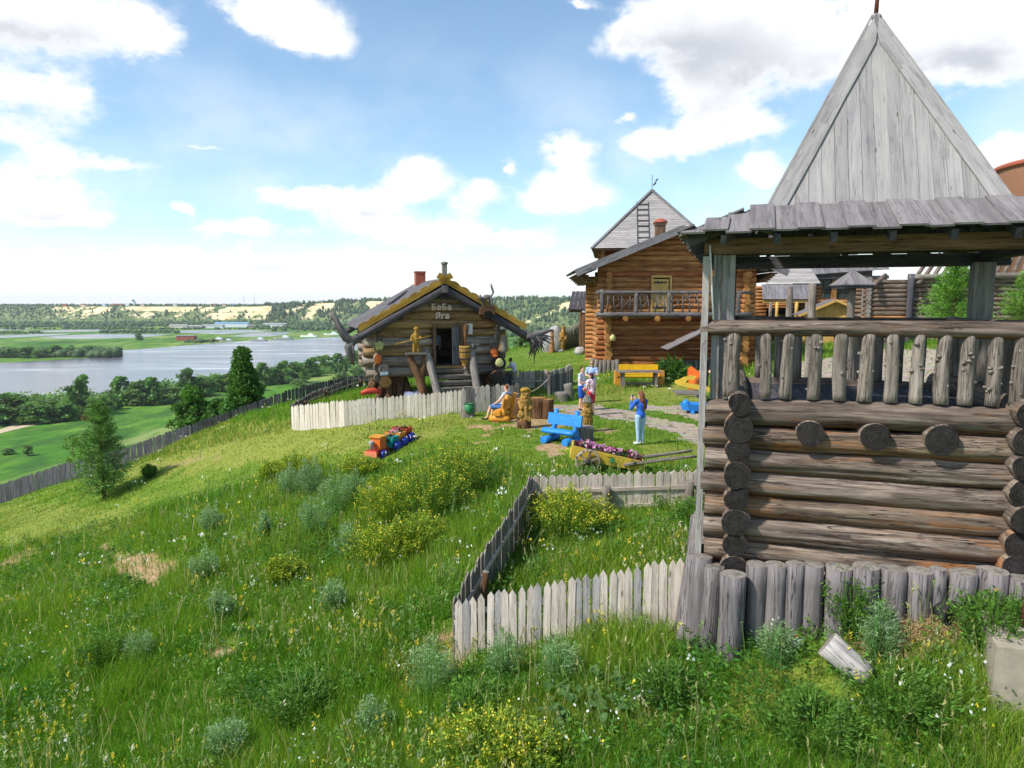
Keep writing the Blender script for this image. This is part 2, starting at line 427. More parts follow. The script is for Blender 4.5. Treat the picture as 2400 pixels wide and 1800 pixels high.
def paint(name, c, worn=None, amt=.6, rough=.55, var=.12, spec=.35):
    n = NT(name)
    a = n.noise(n.coords('Object', (3, 3, 3)), 1.5, 5, .6)
    c1 = tuple(x * (1 - var) for x in c[:3]) + (1,); c2 = tuple(min(1, x * (1 + var)) for x in c[:3]) + (1,)
    col = n.ramp(a, [(.3, c1), (.7, c2)])
    if worn:
        w = n.noise(n.coords('Object', (9, 9, 9), (4, 2, 1)), 1.6, 8, .72, 1.0)
        col = n.mix(n.ramp(w, [(amt, 0.0), (amt + .05, 1.0)]), col, worn)
    gr = n.noise(n.coords('Object', (3, 40, 40)), 1, 4, .6)
    col = n.mix(.8, col, n.ramp(gr, [(.3, .78), (.65, 1.08)]), 'MULTIPLY')
    n.bump(n.noise(n.coords('Object', (30, 30, 30)), 1, 4), .15, .01)
    return n.fin(col, rough, spec)

def plain(name, c, rough=.8, var=.1, scale=8, bump=0, spec=.3):
    n = NT(name)
    a = n.noise(n.coords('Object', (scale,) * 3), 1, 4, .6)
    c1 = tuple(x * (1 - var) for x in c[:3]) + (1,); c2 = tuple(min(1, x * (1 + var)) for x in c[:3]) + (1,)
    if bump: n.bump(a, bump, .02)
    return n.fin(n.ramp(a, [(.3, c1), (.7, c2)]), rough, spec)

def leafmat(name, trans=.35, rough=.55, spec=.25, mult=(1, 1, 1, 1)):
    n = NT(name)
    col = n.mix(1.0, n.attr('Col', 'Color'), mult, 'MULTIPLY')
    n.fin(col, rough, spec)
    tr = n.N.new('ShaderNodeBsdfTranslucent'); n.L.new(n.mix(1.0, col, (1.3, 1.25, .45, 1), 'MULTIPLY'), tr.inputs[0])
    ms = n.N.new('ShaderNodeMixShader'); ms.inputs[0].default_value = trans
    n.L.new(n.b.outputs[0], ms.inputs[1]); n.L.new(tr.outputs[0], ms.inputs[2]); n.L.new(ms.outputs[0], n.out.inputs[0])
    return n.mat

wood('weathered_log', C(54, 45, 40), C(112, 98, 88), C(160, 146, 133), C(130, 88, 54), .56, .92, under=C(104, 64, 34))
wood('weathered_log_orange', C(56, 46, 40), C(114, 98, 85), C(162, 145, 127), C(152, 98, 50), .52, .92, under=C(128, 76, 34))
wood('grey_bark_pole', C(78, 71, 65), C(130, 120, 111), C(162, 152, 141), C(104, 88, 74), .55, .6, 1.4, 1.6, bump=.9)
wood('palisade_log', C(82, 76, 76), C(116, 109, 109), C(142, 135, 133), C(90, 82, 82), .58, .8, .8)
wood('roof_board', C(128, 123, 122), C(149, 145, 143), C(163, 159, 155), C(120, 115, 121), .58, .3, .7, 1.7, bump=.25, grain=.6)
wood('skirt_board', C(98, 92, 93), C(120, 114, 114), C(140, 134, 132), C(98, 90, 95), .58, .4, .8, 1.2, bump=.3, grain=.7)
wood('beam_brown', C(74, 58, 46), C(112, 88, 68), C(140, 112, 86), C(128, 78, 40), .55, .7)
wood('post_grey', C(98, 96, 98), C(134, 131, 131), C(160, 156, 152), C(142, 118, 88), .58, .6)
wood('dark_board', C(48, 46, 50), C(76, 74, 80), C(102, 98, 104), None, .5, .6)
wood('picket_wood', C(164, 150, 136), C(204, 190, 176), C(224, 212, 200), C(172, 152, 132), .60, .4, 1.0, 1.2, bump=.3)
wood('picket_grey', C(104, 98, 94), C(140, 131, 124), C(168, 158, 148), C(112, 100, 92), .56, .55, 1.0, 1.0)
wood('picket_pale', C(186, 174, 158), C(210, 198, 182), C(224, 214, 200), C(192, 156, 120), .64, .25, 1.0, 2.2, bump=.25)
wood('picket_dark', C(62, 60, 64), C(88, 86, 90), C(116, 113, 116), None, .5, .5)
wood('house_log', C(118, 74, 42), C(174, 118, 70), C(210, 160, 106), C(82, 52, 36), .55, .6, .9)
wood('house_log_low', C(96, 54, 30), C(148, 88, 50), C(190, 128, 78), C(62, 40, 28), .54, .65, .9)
wood('hut_log', C(92, 82, 75), C(158, 145, 131), C(206, 193, 175), C(186, 146, 86), .56, .9, .8, under=C(150, 96, 50))
wood('hut_gable_log', C(104, 80, 58), C(162, 132, 90), C(198, 168, 116), C(150, 82, 54), .54, .75, .7)
wood('rafter_log', C(46, 44, 48), C(76, 72, 76), C(108, 102, 100), None, .5, .6)
wood('ochre_board', C(128, 96, 36), C(166, 128, 52), C(192, 156, 78), C(116, 90, 48), .58, .5)
wood('carved_wood', C(110, 78, 34), C(160, 122, 60), C(194, 158, 92), C(92, 62, 30), .58, .6, 1.5)
wood('driftwood', C(62, 58, 60), C(104, 98, 98), C(146, 138, 134), None, .5, .8, 1.5)
wood('shingle', C(92, 88, 92), C(124, 120, 122), C(150, 146, 146), C(92, 88, 94), .55, .6)
wood('pine_fresh', C(180, 140, 72), C(206, 168, 96), C(222, 190, 124), C(160, 116, 56), .62, .5)
wood('bark_brown', C(60, 42, 30), C(106, 76, 52), C(148, 112, 78), C(120, 74, 44), .55, .8, 1.3, bump=1.0)
wood('grey_stump', C(86, 80, 74), C(130, 122, 112), C(160, 150, 138), None, .5, .8, 1.3, bump=.9)
wood('lavender_siding', C(136, 130, 128), C(164, 158, 154), C(184, 178, 172), C(132, 124, 124), .58, .5)
endgrain('end_dark', C(28, 26, 26), C(62, 57, 55))
endgrain('end_grey', C(112, 106, 100), C(160, 152, 142))
endgrain('end_ochre', C(146, 98, 50), C(194, 144, 84))
endgrain('end_hut', C(80, 72, 66), C(128, 114, 98))
paint('paint_yellow', C(205, 172, 62), C(150, 130, 92), .60)
paint('paint_gold', C(222, 176, 22), C(190, 150, 50), .64)
paint('paint_blue', C(40, 128, 205), C(120, 170, 205), .60)
paint('paint_deep_blue', C(30, 52, 160), C(70, 90, 170), .66, rough=.35, spec=.5)
paint('paint_orange', C(222, 110, 40), C(180, 120, 70), .62)
paint('paint_amber', C(206, 140, 46), C(170, 120, 60), .62)
paint('paint_salmon', C(238, 132, 100), None)
paint('paint_teal', C(28, 140, 140), C(120, 180, 175), .66)
paint('paint_red', C(180, 60, 36), None)
paint('paint_green', C(44, 122, 74), C(90, 96, 84), .6)
paint('white_sheet', C(226, 230, 234), None, rough=.6)
plain('rock_grey', C(158, 154, 150), .9, .2, 6, .6)
plain('boulder_blue', C(128, 138, 158), .9, .35, 9, .6)
plain('concrete', C(146, 137, 121), .9, .14, 7, .5)
plain('brick_smooth', C(140, 98, 76), .9, .12, 12, .3)
plain('red_brick', C(160, 84, 66), .9, .2, 14, .4)
plain('rust', C(96, 52, 36), .85, .3, 20, .5)
plain('iron_dark', C(48, 44, 44), .6, .2, 20, .2)
plain('pale_letter', C(226, 200, 186), .8, .12, 10)
plain('rope', C(170, 156, 130), .9, .2, 30)
plain('moss_yellow', C(196, 192, 130), .95, .25, 20, .8)
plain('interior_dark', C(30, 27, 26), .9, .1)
plain('rubber', C(34, 33, 34), .8, .2, 20)
plain('white_shiny', C(222, 222, 226), .5, .08)
leafmat('leaf'); leafmat('grass_blade', .4); leafmat('needle', .2); leafmat('petal', .3, .6)
# ------------------------------------------------------------------ terrain
def _cp():
    pts = []
    for px, py, Y in [(0, 1800, 9.3), (0, 1500, 14.5), (0, 1300, 24), (0, 1180, 43.5), (300, 1800, 8.7), (300, 1500, 13), (300, 1300, 20.3), (300, 1098, 40), (150, 1132, 42),
                      (450, 1038, 40), (560, 1002, 41), (640, 972, 42), (245, 1165, 29), (600, 1500, 11.8), (600, 1300, 17.3), (600, 1100, 27), (1000, 1800, 7.4), (1000, 1550, 10.3),
                      (1000, 1300, 14.8), (1000, 1100, 20.8), (1000, 1000, 26.2), (820, 1050, 24.5), (690, 1008, 29.6), (808, 998, 28.6), (1500, 1500, 9.6), (1800, 1800, 7.0), (2400, 1800, 6.75), (1770, 1490, 8.95), (2000, 1465, 8.45), (2200, 1450, 8.1), (2380, 1440, 7.8), (2300, 1620, 7.35), (2000, 1620, 7.9),
                      (1680, 1505, 9.3), (1400, 1200, 15.2)]:
        pts.append(tuple(at(px, py, Y)))
    pts += [(2, 22, 0), (5, 22, 0), (9, 22, 0), (.7, 18.4, -.02), (0, 28, 0), (4, 30, 0), (-4, 33, .0), (-2, 28.5, -.08), (4, 38, .1), (6, 45, .28), (12, 44, .28), (2, 70, .1), (8, 80, .3), (18, 41, .9), (18, 22, .5), (26, 30, 1.5), (26, 45, 2.2), (27, 58, 1.9), (33, 45, 2.5), (17, 55, 1.3), (60, 30, 3),
            (10, 13, .2), (-8, 40, -.45), (-2, 48, -.1), (15, 4, -.3), (-15, 4, -3.0), (-25, 20, -5.6), (0, 2, -.9), (-38, 38, -9.6), (-14, 36, -1.4), (.4, 15, -.2), (4.5, 15, -.1), (2.4, 9.7, -.35), (-.85, 10.3, -1.0), (60, 90, 2.5)]
    return np.array(pts)
CP = _cp()
def _phi(r2): return np.where(r2 > 1e-9, r2 * np.log(np.maximum(r2, 1e-12)), 0)
def _fit():
    n = len(CP); P = CP[:, :2]
    K = _phi(((P[:, None] - P[None]) ** 2).sum(-1)) + np.eye(n) * 3.0
    A = np.zeros((n + 3, n + 3)); A[:n, :n] = K; A[:n, n] = 1; A[:n, n + 1:] = P; A[n, :n] = 1; A[n + 1:, :n] = P.T
    b = np.zeros(n + 3); b[:n] = CP[:, 2]
    return np.linalg.solve(A, b)
_w = _fit()
EDGE = np.array([(-90, 0), (-64, 17), (-46, 36), (-33, 46.2), (-27, 45), (-21.5, 43.4), (-18, 43.2), (-15, 43.8), (-12, 46), (-9.5, 50), (-6, 56), (-1, 66), (2.5, 84), (8, 92), (16, 96), (40, 100), (100, 102), (300, 104)], float)
VALLEY = -40.0
def hill(x, y):
    P = np.stack([x, y], -1)
    out = np.empty(len(P))
    for i in range(0, len(P), 20000):
        q = P[i:i + 20000]
        out[i:i + 20000] = _phi(((q[:, None] - CP[None, :, :2]) ** 2).sum(-1)) @ _w[:len(CP)] + _w[len(CP)] + q @ _w[len(CP) + 1:]
    return out
def vnoise(x, y, s, seed=0):
    """cheap smooth value noise, vectorised"""
    r = np.random.default_rng(seed); T = r.random((64, 64))
    u = x / s; v = y / s; i = np.floor(u).astype(int); j = np.floor(v).astype(int); a = u - i; b = v - j
    a = a * a * (3 - 2 * a); b = b * b * (3 - 2 * b)
    g = lambda p, q: T[p % 64, q % 64]
    return (g(i, j) * (1 - a) + g(i + 1, j) * a) * (1 - b) + (g(i, j + 1) * (1 - a) + g(i + 1, j + 1) * a) * b
def edge_dist(x, y):
    best = np.full(len(x), 1e18); bx = np.zeros(len(x)); by = np.zeros(len(x)); side = np.zeros(len(x))
    for k in range(len(EDGE) - 1):
        a = EDGE[k]; d = EDGE[k + 1] - a; L2 = d @ d
        t = np.clip(((x - a[0]) * d[0] + (y - a[1]) * d[1]) / L2, 0, 1)
        qx = a[0] + t * d[0]; qy = a[1] + t * d[1]
        r = (x - qx) ** 2 + (y - qy) ** 2
        s = d[0] * (y - a[1]) - d[1] * (x - a[0])
        m = r < best - 1e-9
        best = np.where(m, r, best); bx = np.where(m, qx, bx); by = np.where(m, qy, by); side = np.where(m, s, side)
    return np.sqrt(best) * np.where(side > 0, 1, -1), bx, by
def ground_np(x, y, rough=True):
    x = np.asarray(x, float).ravel(); y = np.asarray(y, float).ravel()
    d, bx, by = edge_dist(x, y)
    out = d > 0
    hx = np.where(out, bx, x); hy = np.where(out, by, y)
    hx = np.clip(hx, -70, 90); hy = np.clip(hy, -2, 104)
    z = hill(hx, hy)
    dd = np.maximum(d, 0)
    z = z - .62 * (np.sqrt(dd * dd + 16) - 4)
    zb = VALLEY
    z = np.where(out, np.where(z > zb + 4, z, zb + 4 * np.exp((z - zb - 4) / 4)), z)
    if rough:
        yard = np.clip((x + 3 - .0 * y) / 4, 0, 1) * np.clip((y - 13) / 4, 0, 1)   # the trodden yard is smooth
        amp = np.where(out, .3 * np.clip(dd / 10, 0, 1) * (z > zb + 1.5), (1 - yard * .85) * .16)
        z = z + amp * (vnoise(x + 50, y + 90, 1.7, 3) - .5 + .5 * (vnoise(x + 9, y + 70, .6, 5) - .5))
    return z
def G(x, y): return float(ground_np(np.array([x]), np.array([y]))[0])
def gp(px, py, y0=5.0, y1=110.0):
    """point of the hill surface seen at a pixel"""
    s = slope(py); ys = np.linspace(y0, y1, 900); a = at(px, py, 1.0)
    xs = a.x * ys; zs = CAMH + s * ys; g = ground_np(xs, ys)
    k = np.argmax(zs < g)
    return V3((xs[k], ys[k], g[k]))

def poly_in(px, py, poly):
    inside = np.zeros(len(px), bool); n = len(poly)
    for i in range(n):
        x1, y1 = poly[i]; x2, y2 = poly[(i + 1) % n]
        c = ((y1 > py) != (y2 > py)) & (px < (x2 - x1) * (py - y1) / (y2 - y1 + 1e-12) + x1)
        inside ^= c
    return inside
def pproj(x, y, z):
    c, s = math.cos(PITCH), math.sin(PITCH); h = z - CAMH
    f = y * c - h * s; u = y * s + h * c; f = np.maximum(f, .1)
    return 1200 + FPX * x / f, 900 - FPX * u / f
# outlines of bare earth, dry and lush patches on the hill, measured where they lie
BARE = [([(1165, 985), (1240, 960), (1268, 970), (1262, 1006), (1230, 1015)], 1), ([(1255, 1050), (1290, 1035), (1335, 1050), (1320, 1068), (1265, 1062)], 1),
        ([(1105, 985), (1170, 985), (1165, 1010), (1120, 1012)], .9), ([(1110, 1030), (1150, 1022), (1155, 1036), (1115, 1040)], .8),
        ([(1400, 1000), (1430, 1000), (1425, 1022), (1390, 1018)], .8), ([(1240, 975), (1360, 962), (1365, 1000), (1300, 1012), (1240, 1000)], .7),
        ([(258, 1305), (310, 1296), (425, 1308), (425, 1325), (345, 1378), (280, 1350)], .95), ([(30, 1300), (110, 1270), (90, 1320), (0, 1350), (0, 1315)], .7),
        ([(500, 1525), (560, 1490), (555, 1520), (515, 1545)], 1), ([(560, 1450), (620, 1440), (600, 1480), (560, 1490)], .5), ([(220, 1290), (270, 1270), (280, 1290), (230, 1300)], .6),
        ([(1045, 1520), (1075, 1490), (1080, 1560), (1050, 1580)], 1), ([(1005, 1490), (1060, 1440), (1060, 1500), (1010, 1530)], .7), ([(1130, 1495), (1240, 1500), (1200, 1530), (1130, 1530)], .5),
        ([(840, 1075), (910, 1060), (915, 1075), (860, 1095)], .8), ([(1530, 905), (1660, 905), (1660, 935), (1530, 925)], .35),
        ([(2000, 1480), (2110, 1420), (2250, 1425), (2290, 1480), (2160, 1500), (2060, 1530)], .8), ([(340, 1085), (520, 1060), (540, 1075), (380, 1100)], .45)]
DRY = [([(400, 1000), (1100, 960), (1130, 985), (1000, 1040), (700, 1075), (330, 1120), (220, 1150), (260, 1110)], .8), ([(0, 1180), (300, 1190), (350, 1240), (0, 1290)], .6), ([(1380, 905), (1660, 905), (1660, 945), (1380, 950)], .8),
       ([(880, 1560), (1060, 1460), (1100, 1560), (960, 1640)], .7), ([(1700, 1560), (2000, 1540), (1950, 1700), (1700, 1720)], .4), ([(1500, 1040), (1660, 1040), (1660, 1080), (1500, 1075)], .7),
       ([(1200, 1650), (1600, 1600), (1600, 1720), (1250, 1740)], .35), ([(600, 1300), (1000, 1280), (900, 1420), (600, 1450)], .15)]
def zones(x, y, z):
    px, py = pproj(x, y, z)
    jx = (vnoise(x + 40, y + 11, .5, 11) - .5) * 46; jy = (vnoise(x + 7, y + 31, .5, 12) - .5) * 22
    px = px + jx; py = py + jy
    near = (y < 60) & (y > 3)
    b = np.zeros(len(x)); d = np.zeros(len(x))
    for pl, w in BARE: b = np.maximum(b, np.where(near & poly_in(px, py, pl), w, 0))
    for pl, w in DRY: d = np.maximum(d, np.where(near & poly_in(px, py, pl), w, 0))
    return b, d
def grid_axis(a, b, step, lo, hi, gr=1.13):
    c = list(np.arange(a, b + 1e-6, step)); s = step; v = c[-1]
    while v < hi: s *= gr; v += s; c.append(v)
    s = step; v = c[0]; pre = []
    while v > lo: s *= gr; v -= s; pre.append(v)
    return np.array(pre[::-1] + c)
def make_ground():
    xs = grid_axis(-30, 14, .3, -9000, 9000); ys = grid_axis(5, 50, .3, -60, 14000)
    X, Y = np.meshgrid(xs, ys); x = X.ravel(); y = Y.ravel(); z = ground_np(x, y)
    nx, ny = len(xs), len(ys)
    i = np.arange(nx * ny).reshape(ny, nx)
    F = np.stack([i[:-1, :-1], i[:-1, 1:], i[1:, 1:], i[1:, :-1]], -1).reshape(-1, 4)
    b, d = zones(x, y, z)
    valley = (z < VALLEY + 3).astype(float)
    col = np.stack([b, d, valley], -1)
    o = np_mesh('ground', np.stack([x, y, z], -1), F, ground_mat(), col, smooth=True)
    tag(o, kind='structure')
    return o
def ground_mat():
    n = NT('ground_soil_and_turf')
    pos = n.coords('POS')
    sep = n.N.new('ShaderNodeSeparateColor'); n.L.new(n.attr('Col', 'Color'), sep.inputs[0])
    fine = n.noise(pos, 9, 6, .7); mid = n.noise(pos, .55, 4, .6); big = n.noise(pos, .06, 4, .55); vast = n.noise(n.coords('POS', (1, .45, 1)), .014, 6, .65)
    turf = n.ramp(n.math('ADD', n.math('MULTIPLY', mid, .6), n.math('MULTIPLY', fine, .4)), [(.3, C(66, 92, 24)), (.5, C(98, 122, 40)), (.7, C(134, 142, 62))])
    dry = n.ramp(fine, [(.3, C(122, 124, 50)), (.7, C(170, 160, 88))])
    soil = n.ramp(n.noise(pos, 5, 7, .75), [(.3, C(120, 96, 68)), (.5, C(160, 132, 98)), (.72, C(192, 166, 128))])
    mead = n.ramp(vast, [(.32, C(48, 90, 30)), (.44, C(78, 124, 38)), (.54, C(112, 142, 54)), (.66, C(150, 156, 88))])
    mead = n.mix(n.ramp(n.noise(n.coords('POS', (1, .5, 1)), .09, 5, .7), [(.45, 0.0), (.6, .8)]), mead, C(52, 88, 38))
    mead = n.mix(n.ramp(n.noise(n.coords('POS', (1, .35, 1)), .035, 6, .7, 1.2), [(.54, 0.0), (.64, .6)]), mead, C(160, 164, 104))
    col = n.mix(n.math('MULTIPLY', sep.outputs[1], .55), turf, dry)
    col = n.mix(sep.outputs[2], col, mead)
    msk = n.ramp(n.math('ADD', sep.outputs[0], n.math('MULTIPLY', n.math('SUBTRACT', fine, .5), .9)), [(.35, 0.0), (.6, 1.0)])
    col = n.mix(msk, col, soil)
    n.bump(fine, .6, .06)
    return n.fin(col, .95, .1)
make_ground()

# paved path: a sheet draped over the ground
def drape(name, outline, mat, lift, step=.25, kind='structure', thick=0):
    P = [gp(px, py) for px, py in outline]
    pl = [(p.x, p.y) for p in P]
    x0, x1 = min(p[0] for p in pl), max(p[0] for p in pl); y0, y1 = min(p[1] for p in pl), max(p[1] for p in pl)
    nx = int((x1 - x0) / step) + 2; ny = int((y1 - y0) / step) + 2
    X, Y = np.meshgrid(np.linspace(x0, x1, nx), np.linspace(y0, y1, ny)); x = X.ravel(); y = Y.ravel()
    z = ground_np(x, y) + lift
    i = np.arange(nx * ny).reshape(ny, nx)
    F = np.stack([i[:-1, :-1], i[:-1, 1:], i[1:, 1:], i[1:, :-1]], -1).reshape(-1, 4)
    c = F.mean(1); cx = x[F].mean(1); cy = y[F].mean(1)
    jx = (vnoise(cx + 3, cy + 5, .7, 21) - .5) * .6; jy = (vnoise(cx + 13, cy + 25, .7, 22) - .5) * .8
    keep = poly_in(cx + jx, cy + jy, pl); F = F[keep]
    used = np.unique(F); mp = np.full(len(x), -1); mp[used] = np.arange(len(used))
    o = np_mesh(name, np.stack([x, y, z], -1)[used], mp[F], mat, smooth=True)
    return tag(o, kind=kind)
def paving_mat():
    n = NT('stone_paving')
    p = n.coords('POS', (.55, 1.5, 1)); wv = n.N.new('ShaderNodeVectorMath'); wv.operation = 'MULTIPLY_ADD'
    t = n.N.new('ShaderNodeTexNoise'); n.L.new(p, t.inputs[0]); t.inputs['Scale'].default_value = 2.0
    n.L.new(t.outputs['Color'], wv.inputs[0]); wv.inputs[1].default_value = (.35, .35, 0); n.L.new(p, wv.inputs[2])
    e = n.voro(wv.outputs[0], 1.6, 'DISTANCE_TO_EDGE'); cell = n.N.new('ShaderNodeTexVoronoi'); n.L.new(wv.outputs[0], cell.inputs[0]); cell.inputs['Scale'].default_value = 1.6
    joint = n.ramp(n.math('ADD', e, n.math('MULTIPLY', n.noise(n.coords('POS'), 7, 5, .7), .06)), [(.045, 0.0), (.075, 1.0)])
    f = n.noise(n.coords('POS'), 14, 6, .7)
    stone = n.ramp(f, [(.3, C(142, 130, 116)), (.7, C(186, 174, 158))])
    stone = n.mix(.35, stone, n.mix(1.0, cell.outputs['Color'], (.5, .48, .45, 1), 'MULTIPLY'), 'SOFT_LIGHT')
    col = n.mix(joint, n.ramp(f, [(.4, C(92, 84, 66)), (.6, C(104, 104, 60))]), stone)
    n.bump(joint, .5, .02)
    return n.fin(col, .9, .2)
PAVE = paving_mat()
PATH_A = [(1240, 952), (1296, 949), (1390, 949), (1418, 955), (1486, 966), (1514, 977), (1588, 988), (1660, 1002), (1800, 1030), (1800, 1080), (1660, 1044), (1620, 1034), (1587, 1022), (1514, 1002), (1480, 988), (1418, 980), (1390, 971), (1300, 962), (1240, 960)]
PATH_B = [(1486, 951), (1514, 949), (1660, 951), (1800, 955), (1800, 1000), (1660, 990), (1588, 975), (1530, 964), (1490, 960)]
drape('path', PATH_A, PAVE, .012); drape('side_path', PATH_B, PAVE, .010)

# ------------------------------------------------------------------ river and ponds on the flood plain
def water_mat():
    n = NT('river_water')
    a = n.noise(n.coords('POS', (.02, .08, 1)), 1, 6, .65); b = n.noise(n.coords('POS', (.25, .8, 1)), 1, 4, .6)
    st = n.ramp(n.noise(n.coords('POS', (.006, .035, 1)), 1, 6, .7, 1.0), [(.5, 0.0), (.66, 1.0)])
    n.bump(n.math('ADD', a, n.math('MULTIPLY', b, .3)), .25, .6)
    n.fin(n.mix(st, C(98, 96, 104), C(186, 186, 194)), .2, .5)
    n.b.inputs['IOR'].default_value = 1.33
    return n.mat
WATER = water_mat()
def lake(name, pts, z=VALLEY + .06):
    v = [plane(px, py, z) for px, py in pts]
    bm = bmesh.new(); vs = [bm.verts.new(q) for q in v]; f = bm.faces.new(vs); bmesh.ops.triangulate(bm, faces=[f])
    me = bpy.data.meshes.new(name); bm.normal_update()
    for f in bm.faces:
        if f.normal.z < 0: f.normal_flip()
    bm.to_mesh(me); bm.free(); me.materials.append(WATER)
    o = bpy.data.objects.new(name, me); COL.objects.link(o)
    return tag(o, kind='structure')
lake('river', [(-500, 882), (-150, 862), (0, 851), (100, 846), (200, 839), (270, 829), (283, 826), (268, 823), (300, 820), (360, 816), (494, 805), (583, 799), (680, 796), (800, 789), (920, 781), (1060, 775), (1180, 772),
               (1180, 777), (1060, 792), (920, 822), (800, 845), (690, 862), (600, 878), (450, 902), (300, 928), (150, 950), (0, 968), (-500, 1010)])
lake('pond', [(-200, 773), (0, 771.5), (70, 770.5), (60, 772.5), (0, 774.5), (-200, 777)])
lake('pond', [(60, 776), (150, 773), (230, 772), (300, 774), (220, 777), (150, 778.5), (80, 778)])
lake('pond', [(-200, 790), (0, 786), (90, 783), (170, 782), (130, 786), (60, 790), (0, 792), (-200, 797)])
lake('pond', [(90, 791), (150, 786), (210, 783), (300, 782.5), (400, 783), (360, 788), (310, 792), (220, 794), (140, 793.5)])
lake('pond', [(345, 777.5), (430, 774.5), (560, 773), (640, 775), (600, 779), (520, 783), (430, 780), (360, 779)])
lake('pond', [(540, 788), (590, 781), (630, 778.5), (685, 778), (670, 783), (640, 788), (580, 790)])

plain('track_sand', C(190, 172, 140), .95, .15, .3)
def track(pts):
    z = VALLEY + .05; v = [plane(px, py, z) for px, py in pts]; bm = bmesh.new(); f = bm.faces.new([bm.verts.new(q) for q in v]); bmesh.ops.triangulate(bm, faces=[f]); bm.normal_update()
    for f in bm.faces:
        if f.normal.z < 0: f.normal_flip()
    me = bpy.data.meshes.new('sandy_track'); bm.to_mesh(me); bm.free(); me.materials.append(MAT['track_sand']); o = bpy.data.objects.new('sandy_track', me); COL.objects.link(o); tag(o, kind='structure')
track([(-60, 1022), (-10, 1010), (30, 996), (20, 990), (-40, 984), (-40, 978), (30, 984), (75, 982), (108, 983), (98, 988), (106, 992), (70, 999), (30, 1008), (-40, 1026)])
# ------------------------------------------------------------------ far bank: sandy bluffs under a wooded plateau
def hill_mat():
    n = NT('bluff')
    sep = n.N.new('ShaderNodeSeparateColor'); n.L.new(n.attr('Col', 'Color'), sep.inputs[0])
    v = n.noise(n.coords('POS', (.05, .05, .012)), 1, 7, .7); f = n.noise(n.coords('POS', (.02, .02, .05)), 1, 5, .6)
    sand = n.ramp(n.math('ADD', n.math('MULTIPLY', v, .6), n.math('MULTIPLY', f, .4)), [(.3, C(188, 158, 110)), (.5, C(220, 198, 152)), (.7, C(240, 226, 190))])
    grass = n.ramp(v, [(.3, C(70, 92, 54)), (.5, C(104, 120, 72)), (.7, C(150, 146, 100))])
    m = n.ramp(n.math('ADD', sep.outputs[0], n.math('MULTIPLY', n.math('SUBTRACT', v, .5), 1.3)), [(.38, 0.0), (.55, 1.0)])
    return n.fin(n.mix(m, grass, sand), .95, .1)
BASE = [(-2200, 2500), (-1500, 2050), (-1000, 1850), (-620, 1780), (-330, 1700), (-170, 1560), (-40, 1380), (110, 1230), (330, 1120), (620, 1080), (1000, 1060), (1800, 1100), (3000, 1300)]
_bl = np.array(BASE, float); _bs = np.concatenate([[0], np.cumsum(np.hypot(*np.diff(_bl, axis=0).T))])
def base_at(s): return np.interp(s, _bs, _bl[:, 0]), np.interp(s, _bs, _bl[:, 1])
SAND = [(-40, 78, .05), (84, 152, .75), (152, 232, .8), (256, 420, .75), (420, 470, .8), (470, 608, 1.15), (642, 675, 1.0), (680, 750, 1.1), (770, 800, .5), (808, 905, 1.25), (1160, 1205, 1.0), (1225, 1250, .35)]
